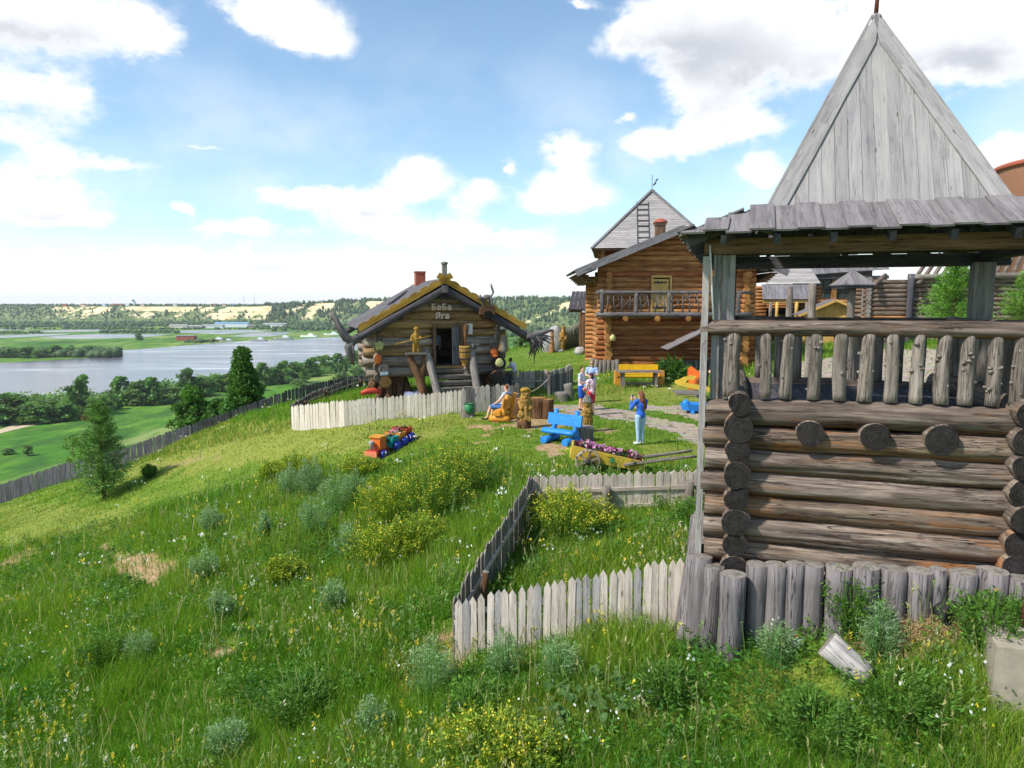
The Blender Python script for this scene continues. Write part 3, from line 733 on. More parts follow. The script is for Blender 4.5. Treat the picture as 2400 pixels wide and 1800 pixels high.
def hills():
    ns, nt = 900, 34
    s = np.linspace(0, _bs[-1], ns); bx, by = base_at(s)
    k = 25; bx = np.convolve(np.pad(bx, k, mode='edge'), np.ones(2 * k + 1) / (2 * k + 1), 'valid'); by = np.convolve(np.pad(by, k, mode='edge'), np.ones(2 * k + 1) / (2 * k + 1), 'valid')
    tx = np.gradient(bx); ty = np.gradient(by); l = np.hypot(tx, ty); nx, ny = -ty / l, tx / l
    wig = (vnoise(s, s * 0, 60, 31) - .5) * 26 + (vnoise(s, s * 0, 17, 32) - .5) * 12
    bx = bx + nx * wig; by = by + ny * wig
    pxb, _ = pproj(bx, by, np.full(ns, -20.0))
    top = np.interp(pxb, [0, 560, 640, 760, 900, 1200, 1500, 2400], [1.0, .5, 5, 14, 17, 15, 14, 20])
    dep = np.interp(pxb, [0, 560, 700, 900, 1200, 2400], [80, 75, 120, 170, 260, 300])
    T = np.concatenate([np.linspace(-.06, 1, 22), 1 + (np.linspace(0, 1, 13)[1:] ** 2) * 14])
    V = []; Cc = []
    inten = np.zeros(ns)
    for a, b, w in SAND: inten = np.maximum(inten, w * np.clip((pxb - a) / 10, 0, 1) * np.clip((b - pxb) / 10, 0, 1))
    for t in T:
        prof = np.clip(t, 0, 1)
        prof = prof ** .8 if t < 1 else 1
        z = VALLEY + (top - VALLEY) * prof - (3 if t < 0 else 0)
        d = dep * t if t <= 1 else dep + (t - 1) * 260
        gul = (vnoise(s, s * 0 + t * 40, 22, 33) - .5) * 16 * (t * (1 - t) * 4 if 0 < t < 1 else 0)
        zz = z + (vnoise(s + 77, s * 0 + t * 90, 30, 34) - .5) * (5 if t > 1 else 2) * (t > .05)
        V.append(np.stack([bx + nx * (d + gul), by + ny * (d + gul), zz], -1))
        band = np.where((t > .12) & (t < .97), 1, 0)
        band = band * np.where(t > .3, 1, .75)
        pj = pxb + (vnoise(s + 31, s * 0 + t * 200, 60, 37) - .5) * 60 + (vnoise(s + 3, s * 0 + t * 90, 14, 38) - .5) * 26; inten = np.zeros(ns)
        for a, b_, w in SAND: inten = np.maximum(inten, w * np.clip((pj - a) / 14, 0, 1) * np.clip((b_ - pj) / 14, 0, 1))
        tat = .45 + 1.1 * vnoise(s + 11, s * 0 + t * 120 + 40, 26, 35) * (.6 + .8 * vnoise(s + 5, s * 0 + t * 60, 9, 36))
        Cc.append(np.stack([inten * tat * band * (.55 + .45 * (abs(t - .8) < .2)), s * 0, s * 0], -1))
    nt = len(T); V = np.concatenate(V); Cc = np.concatenate(Cc)
    i = np.arange(nt * ns).reshape(nt, ns)
    F = np.stack([i[:-1, :-1], i[:-1, 1:], i[1:, 1:], i[1:, :-1]], -1).reshape(-1, 4)
    o = np_mesh('hills', V, F, hill_mat(), Cc, smooth=True); tag(o, kind='structure')
    return V.reshape(nt, ns, 3), Cc.reshape(nt, ns, 3)[:, :, 0], T, pxb
HV, HS, HT, HPX = hills()

def ico_cloud(P, S, col, name, mat, seed=0, flat=1.0, parent=None, jit=.28):
    """many small faceted crowns as one mesh"""
    bm = bmesh.new(); bmesh.ops.create_icosphere(bm, subdivisions=1, radius=1); bm.verts.ensure_lookup_table()
    bv = np.array([v.co[:] for v in bm.verts]); bf = np.array([[v.index for v in f.verts] for f in bm.faces]); bm.free()
    r = np.random.default_rng(seed); n = len(P); nb = len(bv)
    J = 1 + (r.random((n, nb)) - .5) * 2 * jit
    V = P[:, None] + bv[None] * J[:, :, None] * S[:, None, :]
    F = (np.arange(n)[:, None, None] * nb + bf[None]).reshape(-1, 3)
    cc = np.repeat(col, nb, 0) * (1 + (r.random((n * nb, 1)) - .5) * .35)
    return np_mesh(name, V.reshape(-1, 3), F, mat, np.clip(cc, 0, 1), parent)
def forest():
    r = np.random.default_rng(5); P = []; S = []; Cl = []
    nt, ns, _ = HV.shape
    for ti in range(1, nt - 1):
        t = HT[ti]
        for _ in range(int(620 if t <= 1 else 1500)):
            j = r.integers(0, ns - 1); a = r.random(); b = r.random()
            p = (HV[ti, j] * (1 - a) + HV[ti, j + 1] * a) * (1 - b) + (HV[ti + 1 if ti + 1 < nt else ti, j]) * b
            px, _ = pproj(p[0], p[1], p[2])
            if px < -150 or px > 1800: continue
            sd = HS[ti, j]
            if sd > .25 and r.random() < min(.985, sd * 1.6): continue
            if px < 610 and .12 < t < .97 and r.random() < .55: continue
            if px < 610 and t >= 1 and r.random() < .45: continue
            h = r.uniform(5, 9.5) * (1.15 if px > 620 else .75) * (.6 if t < .12 else 1); 
            if px > 950: h *= .9
            con = r.random() < (.55 if px > 620 else .3)
            w = h * (.24 if con else .42)
            P.append((p[0], p[1], p[2] + h * .5)); S.append((w, w, h * .62))
            g = np.array([.055, .105, .042]) if con else np.array([.095, .155, .055])
            if px > 1000 and r.random() < .5: g = np.array([.12, .19, .07])
            Cl.append(g * r.uniform(.75, 1.35))
    o = ico_cloud(np.array(P), np.array(S), np.array(Cl), 'far_forest', MAT['leaf'], 6)
    tag(o, 'hazy mixed forest covering the plateau across the river', 'forest', kind='stuff')
    # willow scrub at the foot of the bluffs and on the flood plain
    P = []; S = []; Cl = []
    for (x0, x1, y0, y1, n, h) in [(-100, 230, 757, 768, 420, 5), (230, 620, 756, 766, 420, 5), (600, 860, 752, 772, 330, 6), (150, 330, 768, 771, 120, 4), (0, 640, 771, 772, 130, 3),
                                   (230, 420, 776, 781, 130, 3.2), (0, 100, 779, 783, 60, 2.5), (640, 900, 764, 776, 130, 5), (-60, 275, 828, 838, 420, 5), (200, 280, 824, 829, 60, 3), (430, 500, 800, 804, 30, 3), (1150, 1420, 752, 790, 500, 6)]:
        for _ in range(n):
            p = plane(r.uniform(x0, x1), r.uniform(y0, y1), VALLEY); hh = h * r.uniform(.6, 1.5)
            P.append((p.x, p.y, VALLEY + hh * .35)); S.append((hh * .75, hh * .75, hh * .6)); Cl.append(np.array([.08, .14, .045]) * r.uniform(.7, 1.4))
    o = ico_cloud(np.array(P), np.array(S), np.array(Cl), 'flood_plain_scrub', MAT['leaf'], 8)
    tag(o, 'low willow scrub scattered along the flood plain', 'scrub', kind='stuff')
forest()
# ------------------------------------------------------------------ log watch tower in the foreground
M = MAT
def gazebo():
    RZ = R(-17)
    L = 3.2; DP = 3.2
    g = thing('watchtower', 'weathered grey log watchtower with open gallery and steep plank pyramid roof', 'tower', (3.0, 9.3, 0), RZ)
    zs = [.92 + .311 * i for i in range(8)]
    def wall(name, axis, fixed, lo, hi, half, ends):
        mb = MB()
        for i in range(-2, 7 + (1 if half else 0)):
            z = .92 + .311 * i + (.155 if not half else 0)
            r = .168 + random.uniform(-.016, .018)
            e0, e1 = random.uniform(-.05, .06), random.uniform(-.06, .06)
            if half and i in (0, 7): r *= .93
            a = (lo - ends[0] + e0, fixed, z) if axis == 'x' else (fixed, lo - ends[0] + e0, z)
            b = (hi + ends[1] + e1, fixed, z) if axis == 'x' else (fixed, hi + ends[1] + e1, z)
            mb.log(a, b, r, r * random.uniform(.95, 1.05), 44, 26, .05, bend=.022, m=random.choice((0, 2)), groove=9)
        return mb.build(name, [M['weathered_log'], M['end_dark'], M['weathered_log_orange']], g)
    wall('front_wall', 'x', 0, 0, L, False, (.42, .4)); wall('rear_wall', 'x', DP, 0, L, False, (.4, .4))
    wall('side_wall', 'y', 0, 0, DP, True, (.33, .35)); wall('side_wall', 'y', L, 0, DP, True, (.33, .35))
    # three floor beams poke through the front wall
    for x, r in ((.86, .165), (1.60, .17), (2.32, .185)):
        mb = MB(); mb.log((x, -.26, 2.74), (x, 3.35, 2.76), r, r * .95, 20, 6, .03); mb.build('floor_beam', [M['weathered_log'], M['end_dark']], g)
    # caulking board behind the logs and the plank floor
    mb = MB()
    for k in range(17):
        x = .1 + k * .1875
        mb.box((x, DP / 2, 3.0), (.18, DP - .3, .04), g=(0, 1, 0))
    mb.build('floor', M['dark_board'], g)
    # top plate: flattened log carrying the balusters (front row is the seventh log already)
    zb, zr = 3.1, 4.05
    def rail(p0, p1):
        mb = MB(); mb.log(p0, p1, .105, .10, 16, 12, .05, bend=.015); mb.build('handrail', [M['weathered_log'], M['end_grey']], g)
    rail((-.52, -.02, zr), (L + .6, -.03, zr - .01)); rail((-.38, DP, zr), (L + .5, DP, zr)); rail((L + .02, -.1, zr + .02), (L + .02, DP + .1, zr + .02))
    xs = [-.12, .3, .57, .9, 1.20, 1.49, 1.77, 2.05, 2.33, 2.60, 2.87, 3.13, 3.4]
    for i, x in enumerate(xs):
        r = random.uniform(.075, .085) if i else .10
        mb = MB(); top = zr - .06
        mb.log((x + random.uniform(-.015, .015), -.03, zb + .05), (x + random.uniform(-.02, .02), -.02, top), r, r * .95, 14, 10, .07, bend=.012)
        for _ in range(7):    # knots of cut twigs
            a = random.uniform(2.6, 6.9); z = random.uniform(zb + .15, top - .1)
            d = V3((math.cos(a), math.sin(a), .25)).normalized()
            p = V3((x, -.025, z)) + d * r * .8
            mb.log(p, p + d * random.uniform(.015, .04), .028, .016, 7, 3, .15)
        mb.build('baluster', [M['grey_bark_pole'], M['end_grey']], g)
    for x in [.35 + k * .31 for k in range(10)]:
        mb = MB(); mb.log((x, DP, zb), (x, DP, zr - .06), .07, .065, 10, 5, .07); mb.build('baluster', [M['grey_bark_pole'], M['end_grey']], g)
    for y in [.45 + k * .36 for k in range(8)]:
        mb = MB(); mb.log((L + .02, y, zb), (L + .02, y, zr - .05), .07, .065, 10, 5, .07); mb.build('baluster', [M['grey_bark_pole'], M['end_grey']], g)
    # roof posts
    def post(x, y, w, d, z0, z1, mat='post_grey'):
        mb = MB(); mb.box((x, y, (z0 + z1) / 2), (w, d, z1 - z0), g=(0, 0, 1)); return mb.build('roof_post', M[mat], g, bevel=.012)
    post(-.19, .16, .17, .2, 3.1, 5.0); post(-.33, .06, .10, .12, 3.1, 5.0)
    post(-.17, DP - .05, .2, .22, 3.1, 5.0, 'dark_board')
    post(L + .38, .14, .2, .2, 3.1, 5.0)
    post(L + .36, DP - .2, .28, .26, 2.2, 5.0)
    mb = MB(); mb.box((-.47, -.06, 2.80), (.085, .13, 4.35), (1, 0, .0), (0, 1, 0), g=(0, 0, 1)); mb.build('corner_board', M['lavender_siding'], g, bevel=.008)
    mb = MB(); mb.tube([(-.43, -.1, 5.12), (-.40, -.105, 4.7), (-.36, -.11, 4.16)], .012, 6); mb.build('cable', M['white_shiny'], g)
    # ring beams
    def beam(p0, p1, w, h, mat='beam_brown'):
        mb = MB(); mb.plank(p0, p1, w, h, (0, 0, 1)); return mb.build('ring_beam', M[mat], g, bevel=.015)
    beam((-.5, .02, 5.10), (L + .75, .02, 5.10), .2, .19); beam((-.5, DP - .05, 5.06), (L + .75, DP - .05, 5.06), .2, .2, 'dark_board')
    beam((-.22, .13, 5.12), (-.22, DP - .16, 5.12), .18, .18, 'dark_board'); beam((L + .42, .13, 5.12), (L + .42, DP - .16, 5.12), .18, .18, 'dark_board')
    cx, cy = 1.65, 1.66
    # skirt roof: separate boards, every other one laid on top
    e0, e1, ez = -.76, 4.06, 5.21; f0, f1 = -.65, 3.97
    i0, i1, iz = .12, 3.18, 5.57; j0, j1 = .13, 3.19
    mbk = MB()
    corners = [((e0, f0), (e1, f0), (i0, j0), (i1, j0)), ((e1, f0), (e1, f1), (i1, j0), (i1, j1)), ((e1, f1), (e0, f1), (i1, j1), (i0, j1)), ((e0, f1), (e0, f0), (i0, j1), (i0, j0))]
    for si, (a, b, c, d) in enumerate(corners):
        n = 18; mb = MB()
        ea = V3((*a, ez)); eb = V3((*b, ez)); ic = V3((*c, iz)); idd = V3((*d, iz))
        edge = (eb - ea); Lg = edge.length; eu = edge.normalized()
        inn = (V3((cx, cy, 0)) - V3((*a, 0))); inn = inn - eu * inn.dot(eu); inn.z = 0; inn.normalize()
        run = (ic - ea).dot(inn)
        up = (inn * run + V3((0, 0, iz - ez))).normalized(); nrm = eu.cross(up) * -1
        if nrm.z < 0: nrm = -nrm
        c0 = (ic - ea).dot(eu); slope_len = math.hypot(run, iz - ez)
        for k in range(n):
            s0 = Lg * k / n - .012; s1 = Lg * (k + 1) / n + .012; mid = (s0 + s1) / 2
            lim = 1.0
            if mid < c0: lim = mid / c0
            elif mid > Lg - c0: lim = (Lg - mid) / c0
            ln = slope_len * max(.12, lim) + .03
            lift = .016 + (.026 if k % 2 else 0.0); lo = -random.uniform(0, .05) - (.02 if k % 2 else .0)
            lean = .06 * ((mid - Lg / 2) / Lg)
            p = lambda s_, t_, h_: ea + eu * s_ + up * t_ + nrm * h_
            mb.hexa([p(s0, lo, lift), p(s1, lo, lift), p(s1 - lean, ln, lift), p(s0 - lean, ln, lift), p(s0, lo, lift + .024), p(s1, lo, lift + .024), p(s1 - lean, ln, lift + .024), p(s0 - lean, ln, lift + .024)], up)
        mb.build('skirt_roof', M['skirt_board'], g)
        mr = MB()
        for s_ in np.arange(.5, Lg, .62):
            q0 = ea + eu * s_ - nrm * .09 + up * .02
            q1 = ea + eu * min(max(s_, c0 * .9), Lg - c0 * .9) - nrm * .09 + up * slope_len * .95
            mr.plank(q0, q1, .07, .12, nrm)
        mr.build('rafter', M['dark_board'], g)
        # dark sheathing under the boards
        ms = MB(); ms.poly([ea + up * .06, eb + up * .06, idd, ic], up); ms.build('sheathing', M['dark_board'], g)
    # pyramid
    b0, b1, bz = .29, 3.01, 5.60; c0y, c1y = .30, 3.02; ap = V3((cx, cy, 8.36))
    base = [V3((b0, c0y, bz)), V3((b1, c0y, bz)), V3((b1, c1y, bz)), V3((b0, c1y, bz))]
    for si in range(4):
        A = base[si]; B = base[(si + 1) % 4]; eu = (B - A).normalized(); mid = (A + B) / 2
        up = (ap - mid); H = up.length; up.normalize(); nrm = eu.cross(up)
        if nrm.dot(mid - V3((cx, cy, bz))) < 0: nrm = -nrm
        Lg = (B - A).length; n = 17; mb = MB()
        for k in range(n):
            s0 = Lg * k / n; s1 = Lg * (k + 1) / n
            h = lambda s_: H * (1 - abs(s_ - Lg / 2) / (Lg / 2))
            h0, h1 = h(s0 + .001), h(s1 - .001)
            lo = -random.uniform(0, .025); th = .022; o = .003 * (k % 2)
            p = lambda s_, t_, w_: A + eu * s_ + up * t_ + nrm * w_
            if k == n // 2:
                mb.hexa([p(s0, lo, o), p(s1, lo, o), p(s1, h1, o), p(s0, h0, o), p(s0, lo, th + o), p(s1, lo, th + o), p(s1, h1, th + o), p(s0, h0, th + o)], up)
            else:
                mb.hexa([p(s0, lo, o), p(s1 - .004, lo, o), p(s1 - .004, max(h1, .01), o), p(s0, max(h0, .01), o), p(s0, lo, th + o), p(s1 - .004, lo, th + o), p(s1 - .004, max(h1, .01), th + o), p(s0, max(h0, .01), th + o)], up)
        mb.build('roof_face', M['roof_board'], g)
        for (P0, sgn) in ((A, 1), (B, -1)):
            mb = MB(); d = (ap - P0); dl = d.length; d.normalize(); n_ = 7
            side = (eu * sgn - d * (eu * sgn).dot(d)).normalized()
            pts = []
            for k in range(n_ + 1):
                w = .004 * random.uniform(-1, 1.4) * (0 < k < n_)
                pts.append(P0 - d * .03 + d * (dl + .02) * k / n_ + side * w)
            wd = .19
            for k in range(n_):
                w0, w1 = wd, (wd if k < n_ - 1 else .05)
                mb.hexa([pts[k] + nrm * .026, pts[k] + side * w0 + nrm * .026, pts[k + 1] + side * w1 + nrm * .026, pts[k + 1] + nrm * .026,
                         pts[k] + nrm * .052, pts[k] + side * w0 + nrm * .052, pts[k + 1] + side * w1 + nrm * .052, pts[k + 1] + nrm * .052], d, t=1.0 if sgn < 0 else .93)
            mb.build('bargeboard', M['roof_board'], g)
    mb = MB(); mb.tube([ap + V3((0, 0, -.05)), ap + V3((.01, 0, .25)), ap + V3((0, 0, .62))], [.03, .026, .02], 8); mb.lathe([(0, 0), (.05, .03), (.06, .07), (0, .12)], ap + V3((0, 0, .27)), 10)
    mb.build('finial', M['rust'], g)
    # upright short logs packed round the foot
    def foot(p0, p1, r, lab=None):
        mb = MB(); p0 = V3(p0); p1 = V3(p1)
        mb.log(p0, p1, r * 1.04, r, 16, 7, .04)
        mb.build('base_log', [M['palisade_log'], M['end_grey']], g)
    xs = [.27, .52, .75, .97, 1.25, 1.56, 1.86, 2.15, 2.33, 2.60, 2.90]
    rs = [.132, .128, .12, .122, .16, .163, .16, .155, .10, .158, .168]
    for x, r in zip(xs, rs):
        foot((x, -.36 - random.uniform(0, .04), -.45), (x + random.uniform(-.015, .015), -.37, 1.03 + .07 * x + random.uniform(-.03, .02)), r)
    foot((3.22, -.46, -.3), (3.22, -.44, 1.2), .17); foot((3.5, -.5, -.3), (3.5, -.5, 1.1), .2)
    foot((-.02, -.62, -.5), (-.01, -.60, .95), .165); foot((-.30, -.46, -.5), (-.24, -.40, .95), .13); foot((-.48, -.33, -.5), (-.40, -.25, 1.02), .125); foot((-.62, -.18, -.5), (-.50, -.08, .93), .12)
    foot((-.66, .2, -.5), (-.48, .2, 1.08), .14); foot((-.62, .65, -.5), (-.46, .6, .98), .16); foot((-.6, 1.25, -.5), (-.44, 1.2, 1.12), .18); foot((-.6, 1.85, -.5), (-.44, 1.8, 1.0), .17)
    return g
gazebo()

# ------------------------------------------------------------------ picket fences
def picket_poly(w, h, tip):
    return [(-w / 2, 0), (w / 2, 0), (w / 2, h - tip), (0, h), (-w / 2, h - tip)]
def fence_run(name, label, pts, spacing, mats, inner, h, group, rail=(.35, .72), wjit=.15, individual=True, tip=.07, lean=.02, posts=(), thick=.022, zoff=0.0, rail_part=True, top=None, postmat='bark_brown', tips=.05):
    """pts: list of (x, y[, z]) along the foot; inner: +1/-1 the side the rails are on"""
    P = [V3((p[0], p[1], p[2] if len(p) > 2 else G(p[0], p[1]) - .03)) for p in pts]
    f = thing(name, label, 'fence', P[0], 0, group)
    O = P[0]; seg = []
    for a, b in zip(P, P[1:]): seg.append((a - O, b - O))
    panels = []
    for si, (a, b) in enumerate(seg):
        d = b - a; hl = math.hypot(d.x, d.y); ax = V3((d.x / hl, d.y / hl, 0)); nn = V3((-ax.y, ax.x, 0)) * inner
        n = max(1, int(hl / spacing)); mb = MB() if not individual else None
        for k in range(n):
            if individual: mb = MB()
            t = (k + .5) / n; w = hl / n * random.uniform(1 - wjit, 1.0) - .004
            o = a + d * t + V3((0, 0, zoff - .1)) + nn * random.uniform(-.004, .004)
            hh = (h if top is None else top(si, t)) * random.uniform(1 - tips, 1 + tips) + .1
            le = random.uniform(-lean, lean); ay = (V3((0, 0, 1)) + ax * le + nn * random.uniform(-lean, lean) * .5).normalized()
            mb.prism(picket_poly(w, hh, tip * random.uniform(.8, 1.25)), o, ax, ay, thick, g=ay, m=random.randrange(len(mats)))
            if individual: mb.build('picket', mats, f)
        if not individual: mb.build('picket_panel', mats, f)
        if rail_part:
            for rz in rail:
                mr = MB(); q = nn * (thick / 2 + .018)
                z = rz * (h if top is None else top(si, .5))
                mr.plank(a + q + V3((0, 0, z)), b + q + V3((0, 0, z)), .075, .03, nn)
                mr.build('rail', [M['picket_wood']] if postmat == 'bark_brown' else mats, f)
    for (t, si, r, hp, ln) in posts:
        a, b = seg[si]; d = b - a; ax = V3((d.x, d.y, 0)).normalized(); nn = V3((-ax.y, ax.x, 0)) * inner
        q = a + d * t + nn * (r + .05)
        mp = MB(); mp.log(q + V3((0, 0, -.3)) + nn * .0, q + V3((0, 0, hp)) + nn * ln, r, r * .92, 12, 6, .05); mp.build('post', [M[postmat], M['end_grey']], f)
    return f
FG = 'picket fences of the small enclosure'
A0 = at(1066, 1552, 10.25); B0 = at(1625, 1452, 9.72); C0 = at(1247, 1212, 15.0); D0 = V3((4.75, 15.2, -.12))
pm = [M['picket_wood'], M['picket_wood'], M['picket_wood'], M['lavender_siding']]
fence_run('picket_fence', 'pale pointed picket fence nearest the camera, running up to the watchtower corner', [(A0.x, A0.y, A0.z), (B0.x, B0.y, B0.z - .1)], .118, pm, +1, 1.0, FG, lean=.018, top=lambda s, t: 1.0 + .06 * t, tips=.025, tip=.085)
fence_run('picket_fence', 'dark shaded picket fence climbing away on the left side of the small enclosure', [(A0.x - .02, A0.y + .04, A0.z), (-.45, 11.9, -.78), (.03, 13.5, -.5), (C0.x, C0.y, C0.z)], .16, [M['picket_grey']], -1, .98, FG, posts=[(.55, 0, .06, .95, .12)], postmat='bark_brown', rail=(.62,))
fence_run('picket_fence', 'pale picket fence at the back of the small enclosure, its rail and round posts showing', [(C0.x, C0.y, C0.z), (2.3, 15.05, -.16), (D0.x, D0.y, D0.z)], .158, [M['picket_wood']], -1, .92, FG, posts=[(.06, 0, .09, .62, 0), (.85, 0, .1, .66, 0), (.62, 1, .1, .72, 0)], rail=(.2, .6), postmat='grey_bark_pole', tips=.02)

# ------------------------------------------------------------------ fence round the fairy-tale hut
HG = 'fences round the log hut'
w0 = at(684, 1008, 29.9); w1 = at(808, 998, 28.4); w2 = at(1081, 974, 28.5); w3 = at(1217, 962, 29.3)
fence_run('picket_fence', 'bleached white picket fence in front of the log hut', [(w0.x, w0.y, w0.z), (w1.x, w1.y, w1.z), (w2.x, w2.y, w2.z)], .155, [M['picket_pale']], +1, 1.06, HG, tips=.03, tip=.08)
fence_run('picket_fence', 'grey wider picket fence behind the seated man in front of the log hut', [(w2.x, w2.y - .03, w2.z), (w3.x, w3.y, w3.z)], .2, [M['picket_grey'], M['picket_wood']], +1, 1.14, HG, tips=.05)
k0 = V3((-1.1, 36.6, 0)); k1 = V3((2.0, 36.0, 0)); k2 = V3((3.05, 37.2, .0))
fence_run('picket_fence', 'warm grey picket fence curving behind the rope gate beside the log hut', [(-1.6, 38.6, -.1), (-.2, 36.8, -.08), (2.0, 36.4, 0), (2.8, 37.4, .03), (3.25, 39.0, .1)], .17, [M['picket_grey'], M['picket_wood']], -1, 1.05, HG, rail=(.45,), posts=[(.95, 1, .06, 1.0, 0)], individual=True, tips=.04)
fence_run('picket_fence', 'bluish grey picket fence between the rope gate post and the old stumps', [(1.72, 32.6, 0), (2.3, 34.2, 0), (3.1, 36.2, 0)], .17, [M['picket_grey'], M['picket_dark']], +1, 1.12, HG, individual=True)
fence_run('picket_fence', 'dark picket fence running back from the white fence corner past the hut', [(w0.x - .05, w0.y + .1, w0.z), (-9.9, 35, -1.05), (-9.2, 40, -.9), (-7.4, 44, -.6)], .16, [M['picket_dark'], M['picket_grey']], -1, 1.1, HG, posts=[(.5, 0, .08, .95, 0), (.3, 1, .08, .95, 0), (.2, 2, .08, .95, 0)], postmat='bark_brown')
mb = MB(); gq = thing('gate_post', 'square grey gate post holding a sagging rope', 'post', (1.66, 31.9, G(1.66, 31.9)))
mb.box((0, 0, .55), (.11, .11, 1.3), g=(0, 0, 1)); mb.build('post_shaft', M['picket_grey'], gq, bevel=.01)
mb = MB(); a = V3((0, 0, 1.05)); b = V3((-1.7, -2.6, .75))
mb.tube([a + (b - a) * t - V3((0, 0, .32 * 4 * t * (1 - t))) for t in [i / 12 for i in range(13)]], .02, 6); mb.build('rope', M['rope'], gq)

# long fence along the brow of the slope
def brow_fence():
    pts = [(-46.5, 36.5), (-40, 41)] + [(at(px, py, Y).x, at(px, py, Y).y) for px, py, Y in [(-20, 1180, 43.6), (150, 1130, 42.3), (300, 1096, 40.6), (450, 1036, 40.2), (560, 1000, 41.0), (660, 966, 41.8)]]
    pts += [(-11.5, 43.5), (-9.6, 47.2), (-7.2, 52)]
    return fence_run('picket_fence', 'long dark picket fence along the brow of the hill above the river', pts, .2, [M['picket_dark']], +1, 1.2, 'fence on the brow', individual=False, rail_part=False, tips=.03)
brow_fence()
